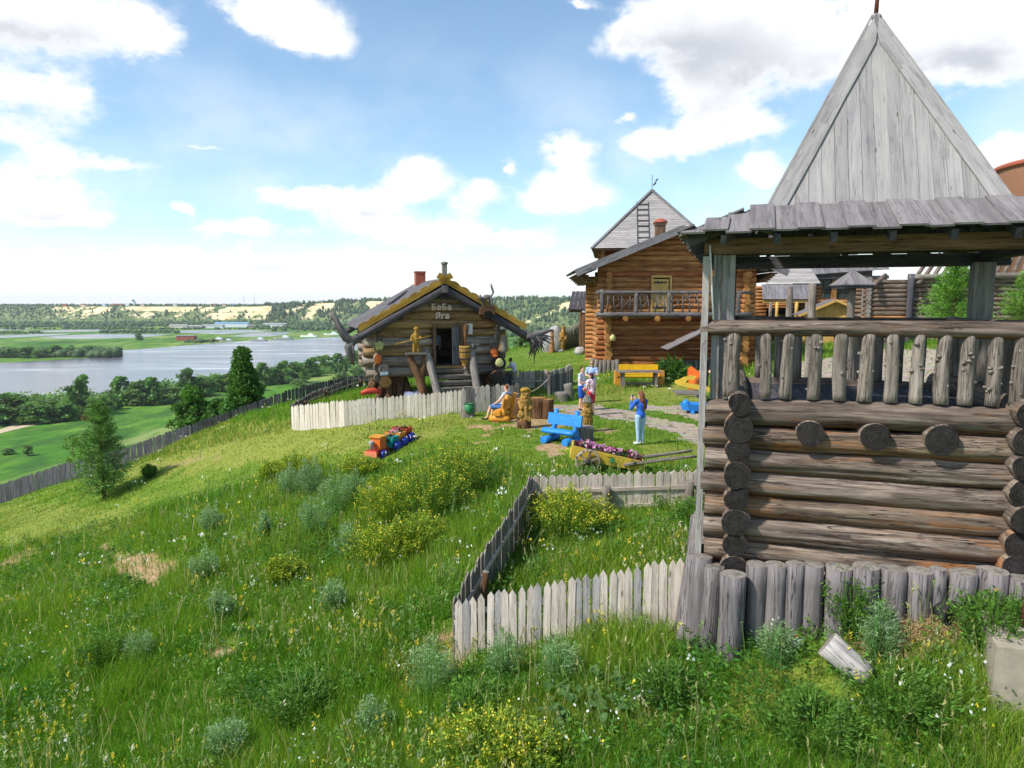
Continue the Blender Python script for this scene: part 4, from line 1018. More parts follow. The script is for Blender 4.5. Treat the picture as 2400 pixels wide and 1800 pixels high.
# ------------------------------------------------------------------ fairy-tale log hut
HUT = V3((-3.3, 32.0, 0)); HRZ = R(16.9)
def hloc(x, y, z):
    c, s = math.cos(HRZ), math.sin(HRZ)
    return V3((HUT.x + c * x - s * y, HUT.y + s * x + c * y, HUT.z + z))
def hut():
    h = thing('log_hut', 'small fairy-tale log hut on stump legs with ochre scalloped gable boards', 'hut', HUT, HRZ)
    LM = [M['hut_log'], M['end_hut'], M['hut_gable_log']]
    # facade rows: (z, radius, left overrun, right overrun)
    mb = MB()
    rows = [(1.40, .245, 3.25, 3.05), (1.86, .235, 3.4, 3.0), (2.30, .225, 3.35, 3.1), (2.72, .21, 3.3, 2.95), (3.11, .20, 3.2, 3.1)]
    for i, (z, r, l, rr) in enumerate(rows):
        if z < 1.5: mb.log((-l, 0, z), (rr, 0, z), r, r * .95, 20, 14, .05, m=0)
        else:
            mb.log((-l, 0, z), (-.3, 0, z), r, r, 20, 9, .06, m=0 if i not in (2, 4) else 2); mb.log((1.06, 0, z), (rr, 0, z), r, r * .95, 20, 8, .06, m=0 if i != 4 else 2)
    mb.build('front_wall', LM, h)
    mb = MB()
    for z, r, w in [(3.50, .205, 2.8), (3.87, .195, 2.3), (4.23, .185, 1.7), (4.56, .175, 1.1), (4.86, .16, .55)]:
        mb.log((-w + .1, .02, z), (w + .1, .02, z), r, r, 18, 10, .06, m=random.choice((2, 2, 0)))
    mb.build('gable', LM, h)
    for sx in (-2.72, 2.78):
        mb = MB()
        for k, z in enumerate([1.18, 1.63, 2.08, 2.51, 2.92, 3.3]):
            r = .225 - .008 * k + random.uniform(-.02, .02)
            mb.log((sx + random.uniform(-.04, .04), -.42 - random.uniform(0, .16), z), (sx, 6.0, z), r, r, 18, 12, .06)
        mb.build('side_wall', LM, h)
    mb = MB()
    for k in range(10): mb.log((-3.1, 5.7, 1.4 + k * .42), (3.1, 5.7, 1.4 + k * .42), .22, .22, 12, 6, .04) if k < 5 else mb.log((-2.9 + (k - 4) * .52, 5.7, 1.4 + k * .42), (3.1 - (k - 4) * .52, 5.7, 1.4 + k * .42), .22, .22, 12, 5, .04)
    mb.build('rear_wall', LM, h)
    mb = MB(); mb.box((0, 2.9, 1.58), (5.4, 5.6, .1), g=(1, 0, 0)); mb.build('floor', M['dark_board'], h)
    mb = MB(); mb.box((0, 2.9, 3.72), (5.3, 5.5, .06), g=(1, 0, 0)); mb.build('ceiling', M['dark_board'], h)
    # doorway
    mb = MB(); mb.box((-.24, -.06, 2.56), (.12, .5, 1.86), g=(0, 0, 1)); mb.box((1.0, -.06, 2.56), (.12, .5, 1.86), g=(0, 0, 1)); mb.box((.38, -.06, 3.47), (1.36, .46, .1), g=(1, 0, 0)); mb.box((.38, -.12, 1.63), (1.3, .5, .1), g=(1, 0, 0))
    mb.build('door_frame', M['beam_brown'], h, bevel=.01)
    d = MB(); d.box((.74, -.24, 2.53), (.40, .05, 1.7), (.92, .39, 0), (-.39, .92, 0), g=(0, 0, 1)); do = d.build('door', M['post_grey'], h)
    d = MB(); d.tube([(.62, -.34, 2.3), (.62, -.38, 2.36), (.62, -.38, 2.5), (.62, -.34, 2.56)], .012, 6); d.build('handle', M['iron_dark'], do)
    # roof
    ez, ex, az, cx = 3.32, 3.70, 5.42, .1; y0, y1 = -.95, 6.2
    for sg in (-1, 1):
        mb = MB(); E = V3((cx + sg * ex, 0, ez)); A = V3((cx, 0, az)); up = (A - E); sl = up.length; up.normalize(); nrm = V3((-up.z * -sg * -1, 0, abs(up.x)))
        nrm = V3((sg * abs(up.z), 0, abs(up.x)))
        n = 30
        for k in range(n):
            a = y0 + (y1 - y0) * k / n; b = y0 + (y1 - y0) * (k + 1) / n + .01; lift = .05 + (.03 if k % 2 else 0)
            p = lambda y, t, w: E + V3((0, y, 0)) + up * t + nrm * w
            j = -random.uniform(0, .08)
            mb.hexa([p(a, j, lift), p(b, j, lift), p(b, sl, lift), p(a, sl, lift), p(a, j, lift + .03), p(b, j, lift + .03), p(b, sl, lift + .03), p(a, sl, lift + .03)], up, m=random.choice((0, 0, 1)))
        mb.build('roof_slope', [M['shingle'], M['skirt_board']], h)
        mb = MB(); mb.hexa([E + V3((0, y0, 0)), E + V3((0, y1, 0)), A + V3((0, y1, 0)), A + V3((0, y0, 0)), E + V3((0, y0, 0)) + nrm * .04, E + V3((0, y1, 0)) + nrm * .04, A + V3((0, y1, 0)) + nrm * .04, A + V3((0, y0, 0)) + nrm * .04], (0, 1, 0)); mb.build('roof_deck', M['dark_board'], h)
        # scalloped gable board
        N = 72; poly = []; 
        for k in range(N + 1):
            t = sl * 1.0 * k / N; poly.append((t, .10 + .09 * abs(math.sin(k / N * math.pi * 8.5)) ** .7))
        poly += [(sl, -.10), (0, -.10)]
        mb = MB(); mb.prism(poly, E + V3((0, y0 - .045, 0)), up, nrm, .05, g=up); mb.build('gable_board', M['ochre_board'], h)
        # front rafter log with its root end
        r0 = E - nrm * .30 - up * .42 + V3((0, y0 + .02, 0)); r1 = A - nrm * .34 + V3((0, y0 + .02, 0)) - V3((sg * -.02, 0, 0))
        mb = MB(); mb.log(r0, r1, .175, .15, 16, 14, .05); mb.build('rafter_log', [M['rafter_log'], M['end_dark']], h)
        r0b = E - nrm * .28 + V3((0, y1 - .3, 0)); mb = MB(); mb.log(r0b - up * .3, A - nrm * .3 + V3((0, y1 - .3, 0)), .15, .14, 10, 6, .05); mb.build('rafter_log', [M['rafter_log'], M['end_dark']], h)
        # purlin end under the roof
        q = E + up * (sl * .42) - nrm * .34
        mb = MB(); mb.log(q + V3((0, y0 - .05, 0)), q + V3((0, 5.8, 0)), .2, .2, 16, 6, .04); mb.build('purlin', [M['rafter_log'], M['end_dark']], h)
        # root snag on the eave
        mb = MB(); rnd = random.Random(3 + sg)
        o = r0
        if sg < 0:
            main = [o + V3(p) for p in [(.25, 0, .14), (-.03, -.02, .0), (-.30, -.04, .12), (-.52, -.05, .46), (-.70, -.03, .86), (-.92, 0, 1.22)]]
            mb.tube(main, [.19, .2, .19, .16, .11, .035], 10)
            low = [o + V3(p) for p in [(0, 0, .05), (-.22, -.02, -.3), (-.16, 0, -.62), (.0, .03, -1.05)]]
            mb.tube(low, [.2, .19, .13, .03], 9); mb.tube([o + V3((-.1, -.1, -.1)), o + V3((-.02, -.12, -.5)), o + V3((.1, -.1, -.8))], [.1, .07, .02], 7)
            for k in range(22):
                t = rnd.uniform(.15, .95); i = min(4, int(t * 5)); p = main[i].lerp(main[i + 1], t * 5 - i)
                e = p + V3((rnd.uniform(-.24, -.06), rnd.uniform(-.12, .12), rnd.uniform(-.18, .12)))
                mb.tube([p, p.lerp(e, .5) + V3((0, 0, -.03)), e], [.035, .022, .006], 5)
        else:
            mb.tube([o + V3(p) for p in [(-.2, 0, .13), (.12, 0, .06), (.45, .02, .2), (.8, .03, .3), (1.12, .05, .36)]], [.2, .2, .13, .1, .04], 10)
            mb.tube([o + V3(p) for p in [(0, 0, .05), (.3, -.05, .0), (.62, -.08, .02), (.9, -.06, .08)]], [.15, .11, .07, .02], 8)
            for k in range(30):
                a = rnd.uniform(-1.9, .1); L = rnd.uniform(.5, 1.25)
                s0 = o + V3((rnd.uniform(-.05, .3), rnd.uniform(-.12, .12), rnd.uniform(-.1, .1)))
                e = s0 + V3((math.cos(a) * L * .75 + .05, rnd.uniform(-.15, .15), math.sin(a) * L))
                mid = s0.lerp(e, .5) + V3((.12, rnd.uniform(-.06, .06), .05))
                mb.tube([s0, mid, e], [rnd.uniform(.05, .085), .045, .012], 6)
        mb.build('root_snag', M['driftwood'], h)
    mb = MB(); mb.log((cx, y0 - .08, 4.86), (cx, 6.1, 4.86), .24, .22, 18, 6, .04); mb.build('ridge_log', [M['rafter_log'], M['end_dark']], h)
    mb = MB(); mb.box((cx, y0 - .1, 5.03), (.26, .2, .3), g=(0, 0, 1)); mb.build('ridge_block', M['driftwood'], h, bevel=.03)
    mb = MB()
    for sg in (-1, 1): mb.plank((cx + sg * .1, y0 - .1, 5.37), (cx - sg * .3, y0 - .1, 5.64), .26, .05, (0, -1, 0))
    mb.build('gable_crest', M['ochre_board'], h)
    mb = MB(); mb.box((cx, y0 - .02, 5.80), (.2, .2, .6), g=(0, 0, 1)); mb.lathe([(.16, 0), (.17, .05), (.12, .1), (0, .12)], (cx, y0 - .02, 6.10), 10, m=1); mb.build('finial_post', [M['picket_grey'], M['end_grey']], h, bevel=.02)
    mb = MB(); mb.box((-.15, 3.9, 5.35), (.48, .48, 1.3), g=(0, 0, 1)); mb.box((-.15, 3.9, 5.97), (.54, .54, .07)); mb.build('chimney', M['red_brick'], h, bevel=.01)
    mb = MB(); mb.plank((-2.0, 1.2, 4.42), (-1.1, 2.6, 4.95), .3, .05, (-.5, 0, .8)); mb.build('roof_batten', M['dark_board'], h)
    # name on the gable
    def word(txt, x, z, size):
        cu = bpy.data.curves.new('lettering', 'FONT'); cu.body = txt; cu.size = size; cu.extrude = .03; cu.bevel_depth = .016; cu.align_x = 'CENTER'; cu.space_character = 1.12
        t = bpy.data.objects.new('tmp', cu); COL.objects.link(t)
        me = bpy.data.meshes.new_from_object(t.evaluated_get(bpy.context.evaluated_depsgraph_get())); bpy.data.objects.remove(t)
        me.name = 'lettering'; me.materials.clear(); me.materials.append(M['pale_letter'])
        o = bpy.data.objects.new('lettering', me); COL.objects.link(o); o.parent = h
        o.location = (x, -.235, z); o.rotation_euler = (R(90), 0, 0)
    word('БаБа', .10, 4.14, .36); word('Яга', .14, 3.75, .36)
    # legs: flared stumps
    def stump_leg(x, y, r, H, name='stump_leg', n=9):
        mb = MB(); mb.lathe([(r * 1.35, -.4), (r * 1.15, .1), (r, .45), (r * .95, H)], (x, y, 0), 20, wob=.08)
        for k in range(n):
            a = k / n * 6.28 + random.uniform(-.2, .2)
            mb.tube([(x + math.cos(a) * r * .8, y + math.sin(a) * r * .8, H * .9), (x + math.cos(a) * r * 1.1, y + math.sin(a) * r * 1.1, .5), (x + math.cos(a) * r * 1.9, y + math.sin(a) * r * 1.9, -.25)], [.1, .16, .12], 7)
        mb.build(name, M['bark_brown'], h)
    stump_leg(-1.9, .5, .55, 1.2); stump_leg(2.2, .8, .5, 1.2); stump_leg(-1.9, 4.8, .5, 1.2); stump_leg(2.2, 4.8, .5, 1.2)
    # stair
    for x0, x1 in ((-.72, -.28), (1.32, 1.42)):
        mb = MB(); mb.log((x1 + (.05 if x0 < 0 else .02), -1.75, -.1), (x0, -.75, 2.42), .2, .15, 14, 9, .05); mb.build('stair_stringer', [M['picket_grey'], M['end_grey']], h)
    for z, y in ((1.42, -.62), (1.18, -.86), (.93, -1.1), (.68, -1.34), (.42, -1.58)):
        mb = MB(); mb.log((-.42, y, z), (1.36, y, z), .11, .10, 12, 6, .05); mb.box((.47, y, z + .075), (1.6, .3, .06), g=(1, 0, 0)); mb.build('stair_tread', [M['grey_stump'], M['end_grey']], h)
    mb = MB(); mb.box((.46, -.42, 1.6), (1.5, .5, .1), g=(1, 0, 0)); mb.build('landing', M['hut_gable_log'], h, bevel=.01)
    mb = MB(); mb.tube([(-.95, -1.1, -.1), (-.92, -1.05, .6), (-1.05, -1.0, 1.2), (-1.3, -.95, 1.75), (-1.45, -.9, 2.2)], [.22, .2, .19, .16, .12], 12)
    mb.tube([(-1.0, -1.0, 1.1), (-.85, -.95, 1.8), (-.8, -.9, 2.2)], [.18, .14, .1], 10); mb.build('shelf_post', M['bark_brown'], h)
    mb = MB(); mb.box((-1.2, -.95, 2.26), (.86, .42, .09), g=(1, 0, 0)); mb.build('shelf', M['grey_stump'], h, bevel=.015)
    mb = MB(); mb.log((1.1, -.62, .2), (1.12, -.6, 2.4), .16, .14, 12, 7, .06); mb.build('newel_post', [M['hut_log'], M['end_dark']], h)
    mb = MB(); mb.tube([(1.38, -.8, 2.42), (1.42, -.82, 2.6), (1.2, -.8, 2.68)], [.13, .09, .04], 8); mb.tube([(1.42, -.8, 2.45), (1.62, -.84, 2.6), (1.72, -.84, 2.58)], [.08, .05, .02], 8); mb.build('root_knob', M['driftwood'], h)
    # boards closing the space under the floor on the right
    mb = MB()
    for k in range(9): mb.box((1.85 + k * .2, .35, .55), (.19, .04, 1.15), g=(0, 0, 1))
    mb.build('skirting_boards', M['dark_board'], h)
    return h
hut()
def hput(x, y, z): return hloc(x, y, z)

def barrel():
    p = hput(1.0, -.86, 1.66); t = thing('mortar_tub', 'ochre wooden mortar tub standing at the top of the hut stair', 'tub', p, HRZ)
    mb = MB(); mb.lathe([(.13, 0), (.14, .06), (.1, .12), (.19, .2), (.235, .35), (.255, .75), (.245, .9), (.21, .9), (.2, .5), (0, .5)], (0, 0, 0), 20); mb.build('tub_body', M['carved_wood'], t)
    for z in (.33, .62, .8):
        mb = MB(); mb.lathe([(.245, z - .03), (.262, z), (.245, z + .03)], (0, 0, 0), 20); mb.build('hoop', M['iron_dark'], t)
    q = hput(1.02, -.84, 2.2); t = thing('pestle', 'long reddish wooden pestle standing in the mortar tub', 'pestle', q, HRZ)
    mb = MB(); mb.tube([(0, 0, 0), (.02, .0, .6), (.03, 0, .75), (.04, .02, 1.0), (.05, .03, 1.22), (.02, .03, 1.32)], [.035, .04, .09, .12, .13, .06], 12); mb.build('shaft', M['bark_brown'], t)
barrel()
# ------------------------------------------------------------------ two-storey log house
def log_house():
    o = V3((5.55, 44.0, .22)); W_ = 9.0; D_ = 8.0
    h = thing('log_house', 'large orange-brown two-storey log house with balcony and low gabled roof', 'house', o, R(-.5))
    HM = [M['house_log'], M['end_ochre'], M['house_log_low']]
    rl = .172; st = .322
    mb = MB()
    for i in range(11):
        z = .2 + i * st
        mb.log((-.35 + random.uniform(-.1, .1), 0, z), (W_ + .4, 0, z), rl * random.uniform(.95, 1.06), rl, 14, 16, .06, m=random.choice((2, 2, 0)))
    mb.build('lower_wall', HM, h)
    mb = MB(); cx = 4.55
    for i in range(16):
        z = 3.74 + i * st; top = 6.15 + (2.35) * 1
        hw = None
        if z > 6.2: hw = (8.62 - z) / 2.35 * 5.6
        a, b = -.3, W_ + .35
        if hw is not None:
            if hw < .3: break
            a, b = max(a, cx - hw), min(b, cx + hw)
        if 3.8 < z < 5.75:
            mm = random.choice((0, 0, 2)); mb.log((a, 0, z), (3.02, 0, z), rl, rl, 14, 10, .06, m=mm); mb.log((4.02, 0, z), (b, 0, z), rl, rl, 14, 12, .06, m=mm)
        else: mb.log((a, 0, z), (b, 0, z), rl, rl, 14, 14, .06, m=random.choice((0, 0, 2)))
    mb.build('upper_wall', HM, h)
    for x, z0, z1, nm in ((.35, 0, 6.0, 'side_wall'), (W_ - .3, 0, 6.0, 'side_wall'), (6.45, 3.9, 6.2, 'cross_wall')):
        mb = MB(); z = .04 + z0
        while z < z1:
            r = rl * random.uniform(.92, 1.25) + (.03 if z < 3 else 0)
            mb.log((x + random.uniform(-.05, .05), -.45 - random.uniform(0, .25), z + .12), (x, D_, z + .12), r, rl, 14, 8, .06); z += st
        mb.build(nm, HM, h)
    mb = MB()
    for i in range(26): mb.log((-.3, D_ - .3, .2 + i * st), (W_ + .3, D_ - .3, .2 + i * st), rl, rl, 8, 4, .03) if i < 18 else mb.log((cx - (26 - i) * .6, D_ - .3, .2 + i * st), (cx + (26 - i) * .6, D_ - .3, .2 + i * st), rl, rl, 8, 4, .03)
    mb.build('rear_wall', HM, h)
    # door on the balcony
    mb = MB(); 
    for k in range(4): mb.box((3.15 + k * .245, -.17, 4.72), (.235, .06, 1.95), g=(0, 0, 1))
    d = mb.build('balcony_door', M['pine_fresh'], h)
    for z in (3.98, 5.5):
        mb = MB(); pts = [(-.42, 0), (-.36, .09), (-.28, .02), (-.18, .1), (-.05, .04), (.1, .07), (.2, .03), (.36, .05), (.42, 0), (.36, -.05), (.2, -.03), (.1, -.07), (-.05, -.04), (-.18, -.1), (-.28, -.02), (-.36, -.09)]
        mb.prism(pts, (3.5, -.215, z), (1, 0, 0), (0, 0, 1), .02); mb.build('strap_hinge', M['iron_dark'], d)
    mb = MB(); mb.box((3.0, -.18, 4.75), (.1, .12, 2.1), g=(0, 0, 1)); mb.box((4.14, -.18, 4.75), (.1, .12, 2.1), g=(0, 0, 1)); mb.box((3.57, -.18, 5.86), (1.24, .14, .14), g=(1, 0, 0)); mb.build('door_frame', M['pine_fresh'], h, bevel=.01)
    # balcony
    mb = MB(); mb.log((-.5, -1.12, 3.55), (W_ - .2, -1.12, 3.55), .155, .14, 14, 10, .05); mb.build('balcony_beam', [M['driftwood'], M['end_grey']], h)
    mb = MB(); mb.box((4.3, -.6, 3.66), (9.2, 1.0, .06), g=(1, 0, 0)); mb.build('balcony_floor', M['dark_board'], h)
    mb = MB(); mb.log((-.5, -1.1, 4.88), (W_ - .2, -1.1, 4.88), .105, .09, 12, 10, .06); mb.build('balcony_rail', [M['driftwood'], M['end_grey']], h)
    for x in (1.25, 3.15, 5.0, 7.0):
        mb = MB(); mb.log((x, -1.4, 3.32), (x, .4, 3.34), .16, .16, 14, 4, .05); mb.build('balcony_joist', [M['house_log_low'], M['end_ochre']], h)
    for x in (-.15, 1.9, 3.85, 5.95, 8.0):
        mb = MB(); mb.log((x, -1.1, 3.6), (x, -1.1, 5.05 if x in (-.15, 5.95) else 4.85), .13, .115, 12, 6, .05); mb.build('balcony_post', [M['driftwood'], M['end_grey']], h)
    rnd = random.Random(5)
    for a, b in ((-.15, 1.9), (1.9, 3.85), (3.85, 5.95), (5.95, 8.0)):
        for k in range(4):
            x = a + (b - a) * (k + .6) / 4.3; mb = MB()
            p0 = V3((x + rnd.uniform(-.1, .1), -1.1, 3.68)); p1 = V3((x + rnd.uniform(-.14, .14), -1.1, 4.85)); m_ = p0.lerp(p1, .5) + V3((rnd.uniform(-.06, .06), 0, 0))
            mb.tube([p0, m_, p1], [.05, .045, .035], 7)
            sd = rnd.choice((-1, 1)); mb.tube([m_, m_ + V3((sd * .22, 0, .25)), V3((x + sd * .4, -1.1, 4.83))], [.035, .028, .02], 6)
            if rnd.random() < .6: mb.tube([p0 + V3((0, 0, .3)), p0 + V3((-sd * .25, 0, .55)), p0 + V3((-sd * .4, 0, .8))], [.03, .024, .015], 6)
            mb.build('twig_baluster', M['driftwood'], h)
    # roof
    ex, ez, az = 6.15, 6.2, 8.72; y0, y1 = -1.3, D_ + .6
    for sg in (-1, 1):
        E = V3((cx + sg * ex, 0, ez)); A = V3((cx, 0, az)); up = (A - E); sl = up.length; up.normalize(); nrm = V3((sg * abs(up.z), 0, abs(up.x)))
        mb = MB(); n = 34
        for k in range(n):
            a = y0 + (y1 - y0) * k / n; b = y0 + (y1 - y0) * (k + 1) / n + .01; lf = .05 + (.03 if k % 2 else 0)
            p = lambda y, t, w: E + V3((0, y, 0)) + up * t + nrm * w
            mb.hexa([p(a, -.1, lf), p(b, -.1, lf), p(b, sl, lf), p(a, sl, lf), p(a, -.1, lf + .03), p(b, -.1, lf + .03), p(b, sl, lf + .03), p(a, sl, lf + .03)], up)
        mb.build('roof_slope', M['shingle'], h)
        mb = MB(); q = lambda y, w: [E + V3((0, y, 0)) + nrm * w, A + V3((0, y, 0)) + nrm * w]
        a0, a1 = q(y0 + .05, -.02); b0, b1 = q(y1, -.02); c0, c1 = q(y0 + .05, .045); d0, d1 = q(y1, .045)
        mb.hexa([a0, a1, b1, b0, c0, c1, d1, d0], (0, 1, 0)); mb.build('roof_deck', M['dark_board'], h)
        mb = MB(); mb.plank(E - up * .2 + V3((0, y0 - .03, 0)) - nrm * .12, A + V3((0, y0 - .03, 0)) - nrm * .12 + up * .02, .40, .05, (0, -1, 0)); mb.build('bargeboard', M['shingle'], h, bevel=.008)
        mb = MB(); mb.log(E + up * .95 - nrm * .2 + V3((0, y0 + .1, 0)), E + up * .95 - nrm * .2 + V3((0, y1 - .2, 0)), .19, .19, 14, 5, .04); mb.build('purlin', [M['driftwood'], M['end_dark']], h)
        for k in range(5):
            mb = MB(); mb.plank((cx + sg * (ex - .35 - k * .14), -.3 + k * .0 + .1, ez - .16 - k * .12), (cx + sg * (ex - .35 - k * .14), D_, ez - .16 - k * .12), .5, .09, (0, 0, 1)); mb.build('eave_board', M['bark_brown'], h)
    mb = MB(); mb.log((cx, y0 + .1, az - .3), (cx, y1 - .2, az - .3), .2, .2, 14, 5, .04); mb.build('ridge_log', [M['driftwood'], M['end_dark']], h)
    # posts packed round the foot
    for x in [-.75, -.5, -.25, .1, .36, .64, .9] + [4.9 + .27 * k for k in range(10)]:
        mb = MB(); H = .82 + random.uniform(-.08, .06)
        mb.log((x, -.75, -.4), (x + random.uniform(-.03, .03) + (.14 if x < -.1 else 0), -.55, H), .135, .125, 12, 4, .05); mb.build('base_log', [M['grey_stump'], M['end_grey']], h)
    # lean-to roof over the side entrance
    mb = MB()
    for k in range(8): mb.plank((3.5, -2.6 + k * .26, 1.55), (6.6, -2.6 + k * .26, 3.1), .25, .04, (-.45, 0, .9))
    mb.build('porch_roof', M['skirt_board'], h)
    mb = MB(); mb.plank((4.6, -2.4, 1.6), (6.5, -2.4, 1.6), .3, .08, (0, 0, 1)); mb.box((6.4, -2.2, 1.0), (.16, .16, 2.4), g=(0, 0, 1)); mb.box((4.0, -2.2, .8), (.12, .12, 1.7), g=(0, 0, 1)); mb.build('porch_frame', M['bark_brown'], h)
    mb = MB(); mb.lathe([(.08, 0), (.16, .05), (.2, .2), (.12, .36), (.03, .42)], (.58, -.7, 1.95), 9, wob=.2); mb.build('moss_tuft', M['moss_yellow'], h)
    # chimney behind the ridge
    mb = MB(); mb.box((4.5, 5.4, 8.5), (.62, .62, 2.2), g=(0, 0, 1)); mb.box((4.5, 5.4, 9.6), (.74, .74, .16)); c = mb.build('chimney', M['beam_brown'], h, bevel=.01)
    mb = MB(); mb.lathe([(.6, 0), (.58, .08), (.3, .26), (0, .3)], (4.5, 5.4, 9.68), 4); mb.build('chimney_cap', M['red_brick'], c)
log_house()

def siding_pyramid(mb, c, hw, z0, z1, n, rz=0, ladder=False):
    for si in range(4):
        a = rz + si * math.pi / 2; ex = V3((math.cos(a), math.sin(a), 0)); ey = V3((-math.sin(a), math.cos(a), 0)); f = -1
        for k in range(n):
            t0, t1 = k / n, (k + 1) / n + .004
            w0, w1 = hw * (1 - t0), max(.01, hw * (1 - min(1, t1))); za, zb_ = z0 + (z1 - z0) * t0, z0 + (z1 - z0) * min(1, t1)
            o0 = c + V3((0, 0, za)) - ey * (w0 + .03); o1 = c + V3((0, 0, zb_)) - ey * w1
            mb.hexa([o0 - ex * w0, o0 + ex * w0, o0 + ex * w0 + ey * .04, o0 - ex * w0 + ey * .04, o1 - ex * w1, o1 + ex * w1, o1 + ex * w1 + ey * .02, o1 - ex * w1 + ey * .02], ex, t=random.uniform(.9, 1.08))
def corner_tower():
    c = V3((11.05, 57.5, 0)); h = thing('corner_tower', 'square tower with pale boarded pyramid roof behind the log house', 'tower', c, R(-8))
    mb = MB(); siding_pyramid(mb, V3((0, 0, 0)), 4.55, 8.55, 13.3, 34); mb.build('roof', M['lavender_siding'], h)
    for si in range(4):
        a = si * math.pi / 2 - math.pi / 4 * 3; e = V3((math.cos(a), math.sin(a), 0)) * 4.55 * 1.414
        mb = MB(); mb.plank(e + V3((0, 0, 8.55)), V3((0, 0, 13.38)), .3, .08, (math.cos(a), math.sin(a), .8)); mb.build('hip_board', M['shingle'], h)
    mb = MB()
    for k in range(8):
        z = 8.9 + k * .46; y = -4.55 * (1 - (z - 8.55) / 4.75) - .12; mb.box((-.75, y, z), (.9, .06, .07), g=(1, 0, 0))
    for x in (-1.18, -.32): mb.plank((x, -4.55 * (1 - .06) - .09, 8.85), (x, -4.55 * .2 - .09, 12.35), .05, .05, (0, -1, .9))
    mb.build('roof_ladder', M['dark_board'], h)
    mb = MB()
    for i in range(26):
        z = .2 + i * .33
        for s in (-1, 1):
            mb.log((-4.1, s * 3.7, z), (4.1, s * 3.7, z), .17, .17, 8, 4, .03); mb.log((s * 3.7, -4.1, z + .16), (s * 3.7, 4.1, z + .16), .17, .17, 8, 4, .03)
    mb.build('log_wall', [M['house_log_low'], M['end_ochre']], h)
    mb = MB()
    for s in (-1, 1): mb.box((0, s * 4.3, 8.45), (9.1, .3, .16), g=(1, 0, 0)); mb.box((s * 4.3, 0, 8.45), (.3, 8.3, .16), g=(0, 1, 0))
    mb.build('eave_trim', M['bark_brown'], h)
    v = MB(); v.tube([(0, 0, 13.2), (0, 0, 14.55)], .02, 6)
    v.build('vane_pole', M['iron_dark'], h)
    v = MB(); v.prism([(.0, .0), (.1, -.05), (.18, .02), (.3, .16), (.24, .2), (.36, .38), (.46, .44), (.34, .5), (.24, .4), (.2, .25), (.1, .12)], (.05, 0, 13.75), (1, 0, 0), (0, 0, 1), .02); v.build('weather_vane', M['iron_dark'], h)
corner_tower()

def small_shed():
    p = at(1366, 775, 58); p.z = G(p.x, p.y); t = thing('shed', 'small open shed with dark ribbed plank roof left of the log house', 'shed', p, 0)
    mb = MB()
    for k in range(9): 
        x = -1.15 + k * .33
        mb.plank((x, -1.5, 3.45), (x + .5, .9, 4.9), .31, .06 if k % 2 else .04, (0, -1, .8))
    mb.build('roof', M['dark_board'], t)
    mb = MB(); mb.box((.35, -1.3, 3.33), (3.2, .16, .2), g=(1, 0, 0)); mb.build('eave_beam', M['beam_brown'], t)
    for x, y in ((0, -1.2), (1.6, -1.2), (0, 1.0), (1.6, 1.0)):
        mb = MB(); mb.log((x, y, -.2), (x, y, 3.4 if y < 0 else 4.5), .22, .2, 10, 5, .04); mb.build('post', [M['bark_brown'], M['end_grey']], t)
    mb = MB()
    for k in range(5): mb.log((.9, -.6, 1.5 + k * .36), (2.6, -.6, 1.5 + k * .36), .17, .17, 8, 3, .04)
    mb.build('log_wall', [M['grey_stump'], M['end_ochre']], t)
    mb = MB(); mb.box((0, -1.42, 3.3), (.4, .05, .16)); mb.build('lamp_box', M['white_shiny'], t)
small_shed()

def far_yard():
    # stake palisade at the edge of the lawn
    a = at(1306, 801, 62); b = at(1372, 778, 66); t = thing('palisade', 'uneven palisade of thin grey stakes along the far edge of the lawn', 'palisade', (a.x, a.y, G(a.x, a.y)))
    n = 26; o = V3((a.x, a.y, G(a.x, a.y)))
    for k in range(n):
        p = V3((a.x + (b.x - a.x) * k / n, a.y + (b.y - a.y) * k / n, 0)); p.z = G(p.x, p.y); H = 1.5 + .9 * k / n + random.uniform(-.2, .3)
        mb = MB(); mb.tube([p - o, p - o + V3((random.uniform(-.04, .04), 0, H * .8)), p - o + V3((0, 0, H))], [.07, .06, .012], 6); mb.build('stake', M['grey_bark_pole'], t)
    mb = MB(); mb.log((-.6, -.2, .8), (b.x - a.x, b.y - a.y - .2, 1.4), .06, .05, 8, 4, .05); mb.build('rail', [M['bark_brown'], M['end_grey']], t)
    fence_run('picket_fence', 'short dark picket fence far off at the lawn edge under the wooded slope', [(at(1250, 808, 70).x, 70), (at(1288, 806, 70).x, 71)], .2, [M['picket_dark']], 1, 1.1, None, individual=False, rail_part=False)
    p = at(1294, 806, 60); p.z = G(p.x, p.y); mb = MB(); t = thing('carved_post', 'slim brown carved pole with a fringed top on the lawn edge', 'carved post', p)
    mb.lathe([(.26, -.2), (.24, .2), (.19, .5), (.14, 1.0), (.15, 1.35), (.19, 1.4), (.15, 1.46), (.11, 1.6), (.16, 1.72), (.13, 1.85), (.02, 1.95)], (0, 0, 0), 12); mb.build('pole', M['house_log'], t)
    mb = MB()
    for k in range(7):
        an = k * .9; mb.tube([(0, 0, 1.7), (math.cos(an) * .15, math.sin(an) * .15, 1.85), (math.cos(an) * .2, math.sin(an) * .2, 1.72 + .3 * (k % 2))], [.03, .025, .01], 5)
    mb.build('fringe', M['bark_brown'], t)
    for px, py, Y, s, nm, lb in ((1296, 806, 61.5, (1.0, .35, 1.35), 'rock', 'pale slanting slab of rock behind the slim carved pole'), (1360, 786, 56, (.45, .4, .4), 'rock', 'square pale boulder in front of the stake palisade'), (1310, 804, 60.4, (.5, .3, .16), 'rock', 'low flat stone at the foot of the carved figure on the lawn edge')):
        p = at(px, py, Y); p.z = G(p.x, p.y); rock(p, s, lb)
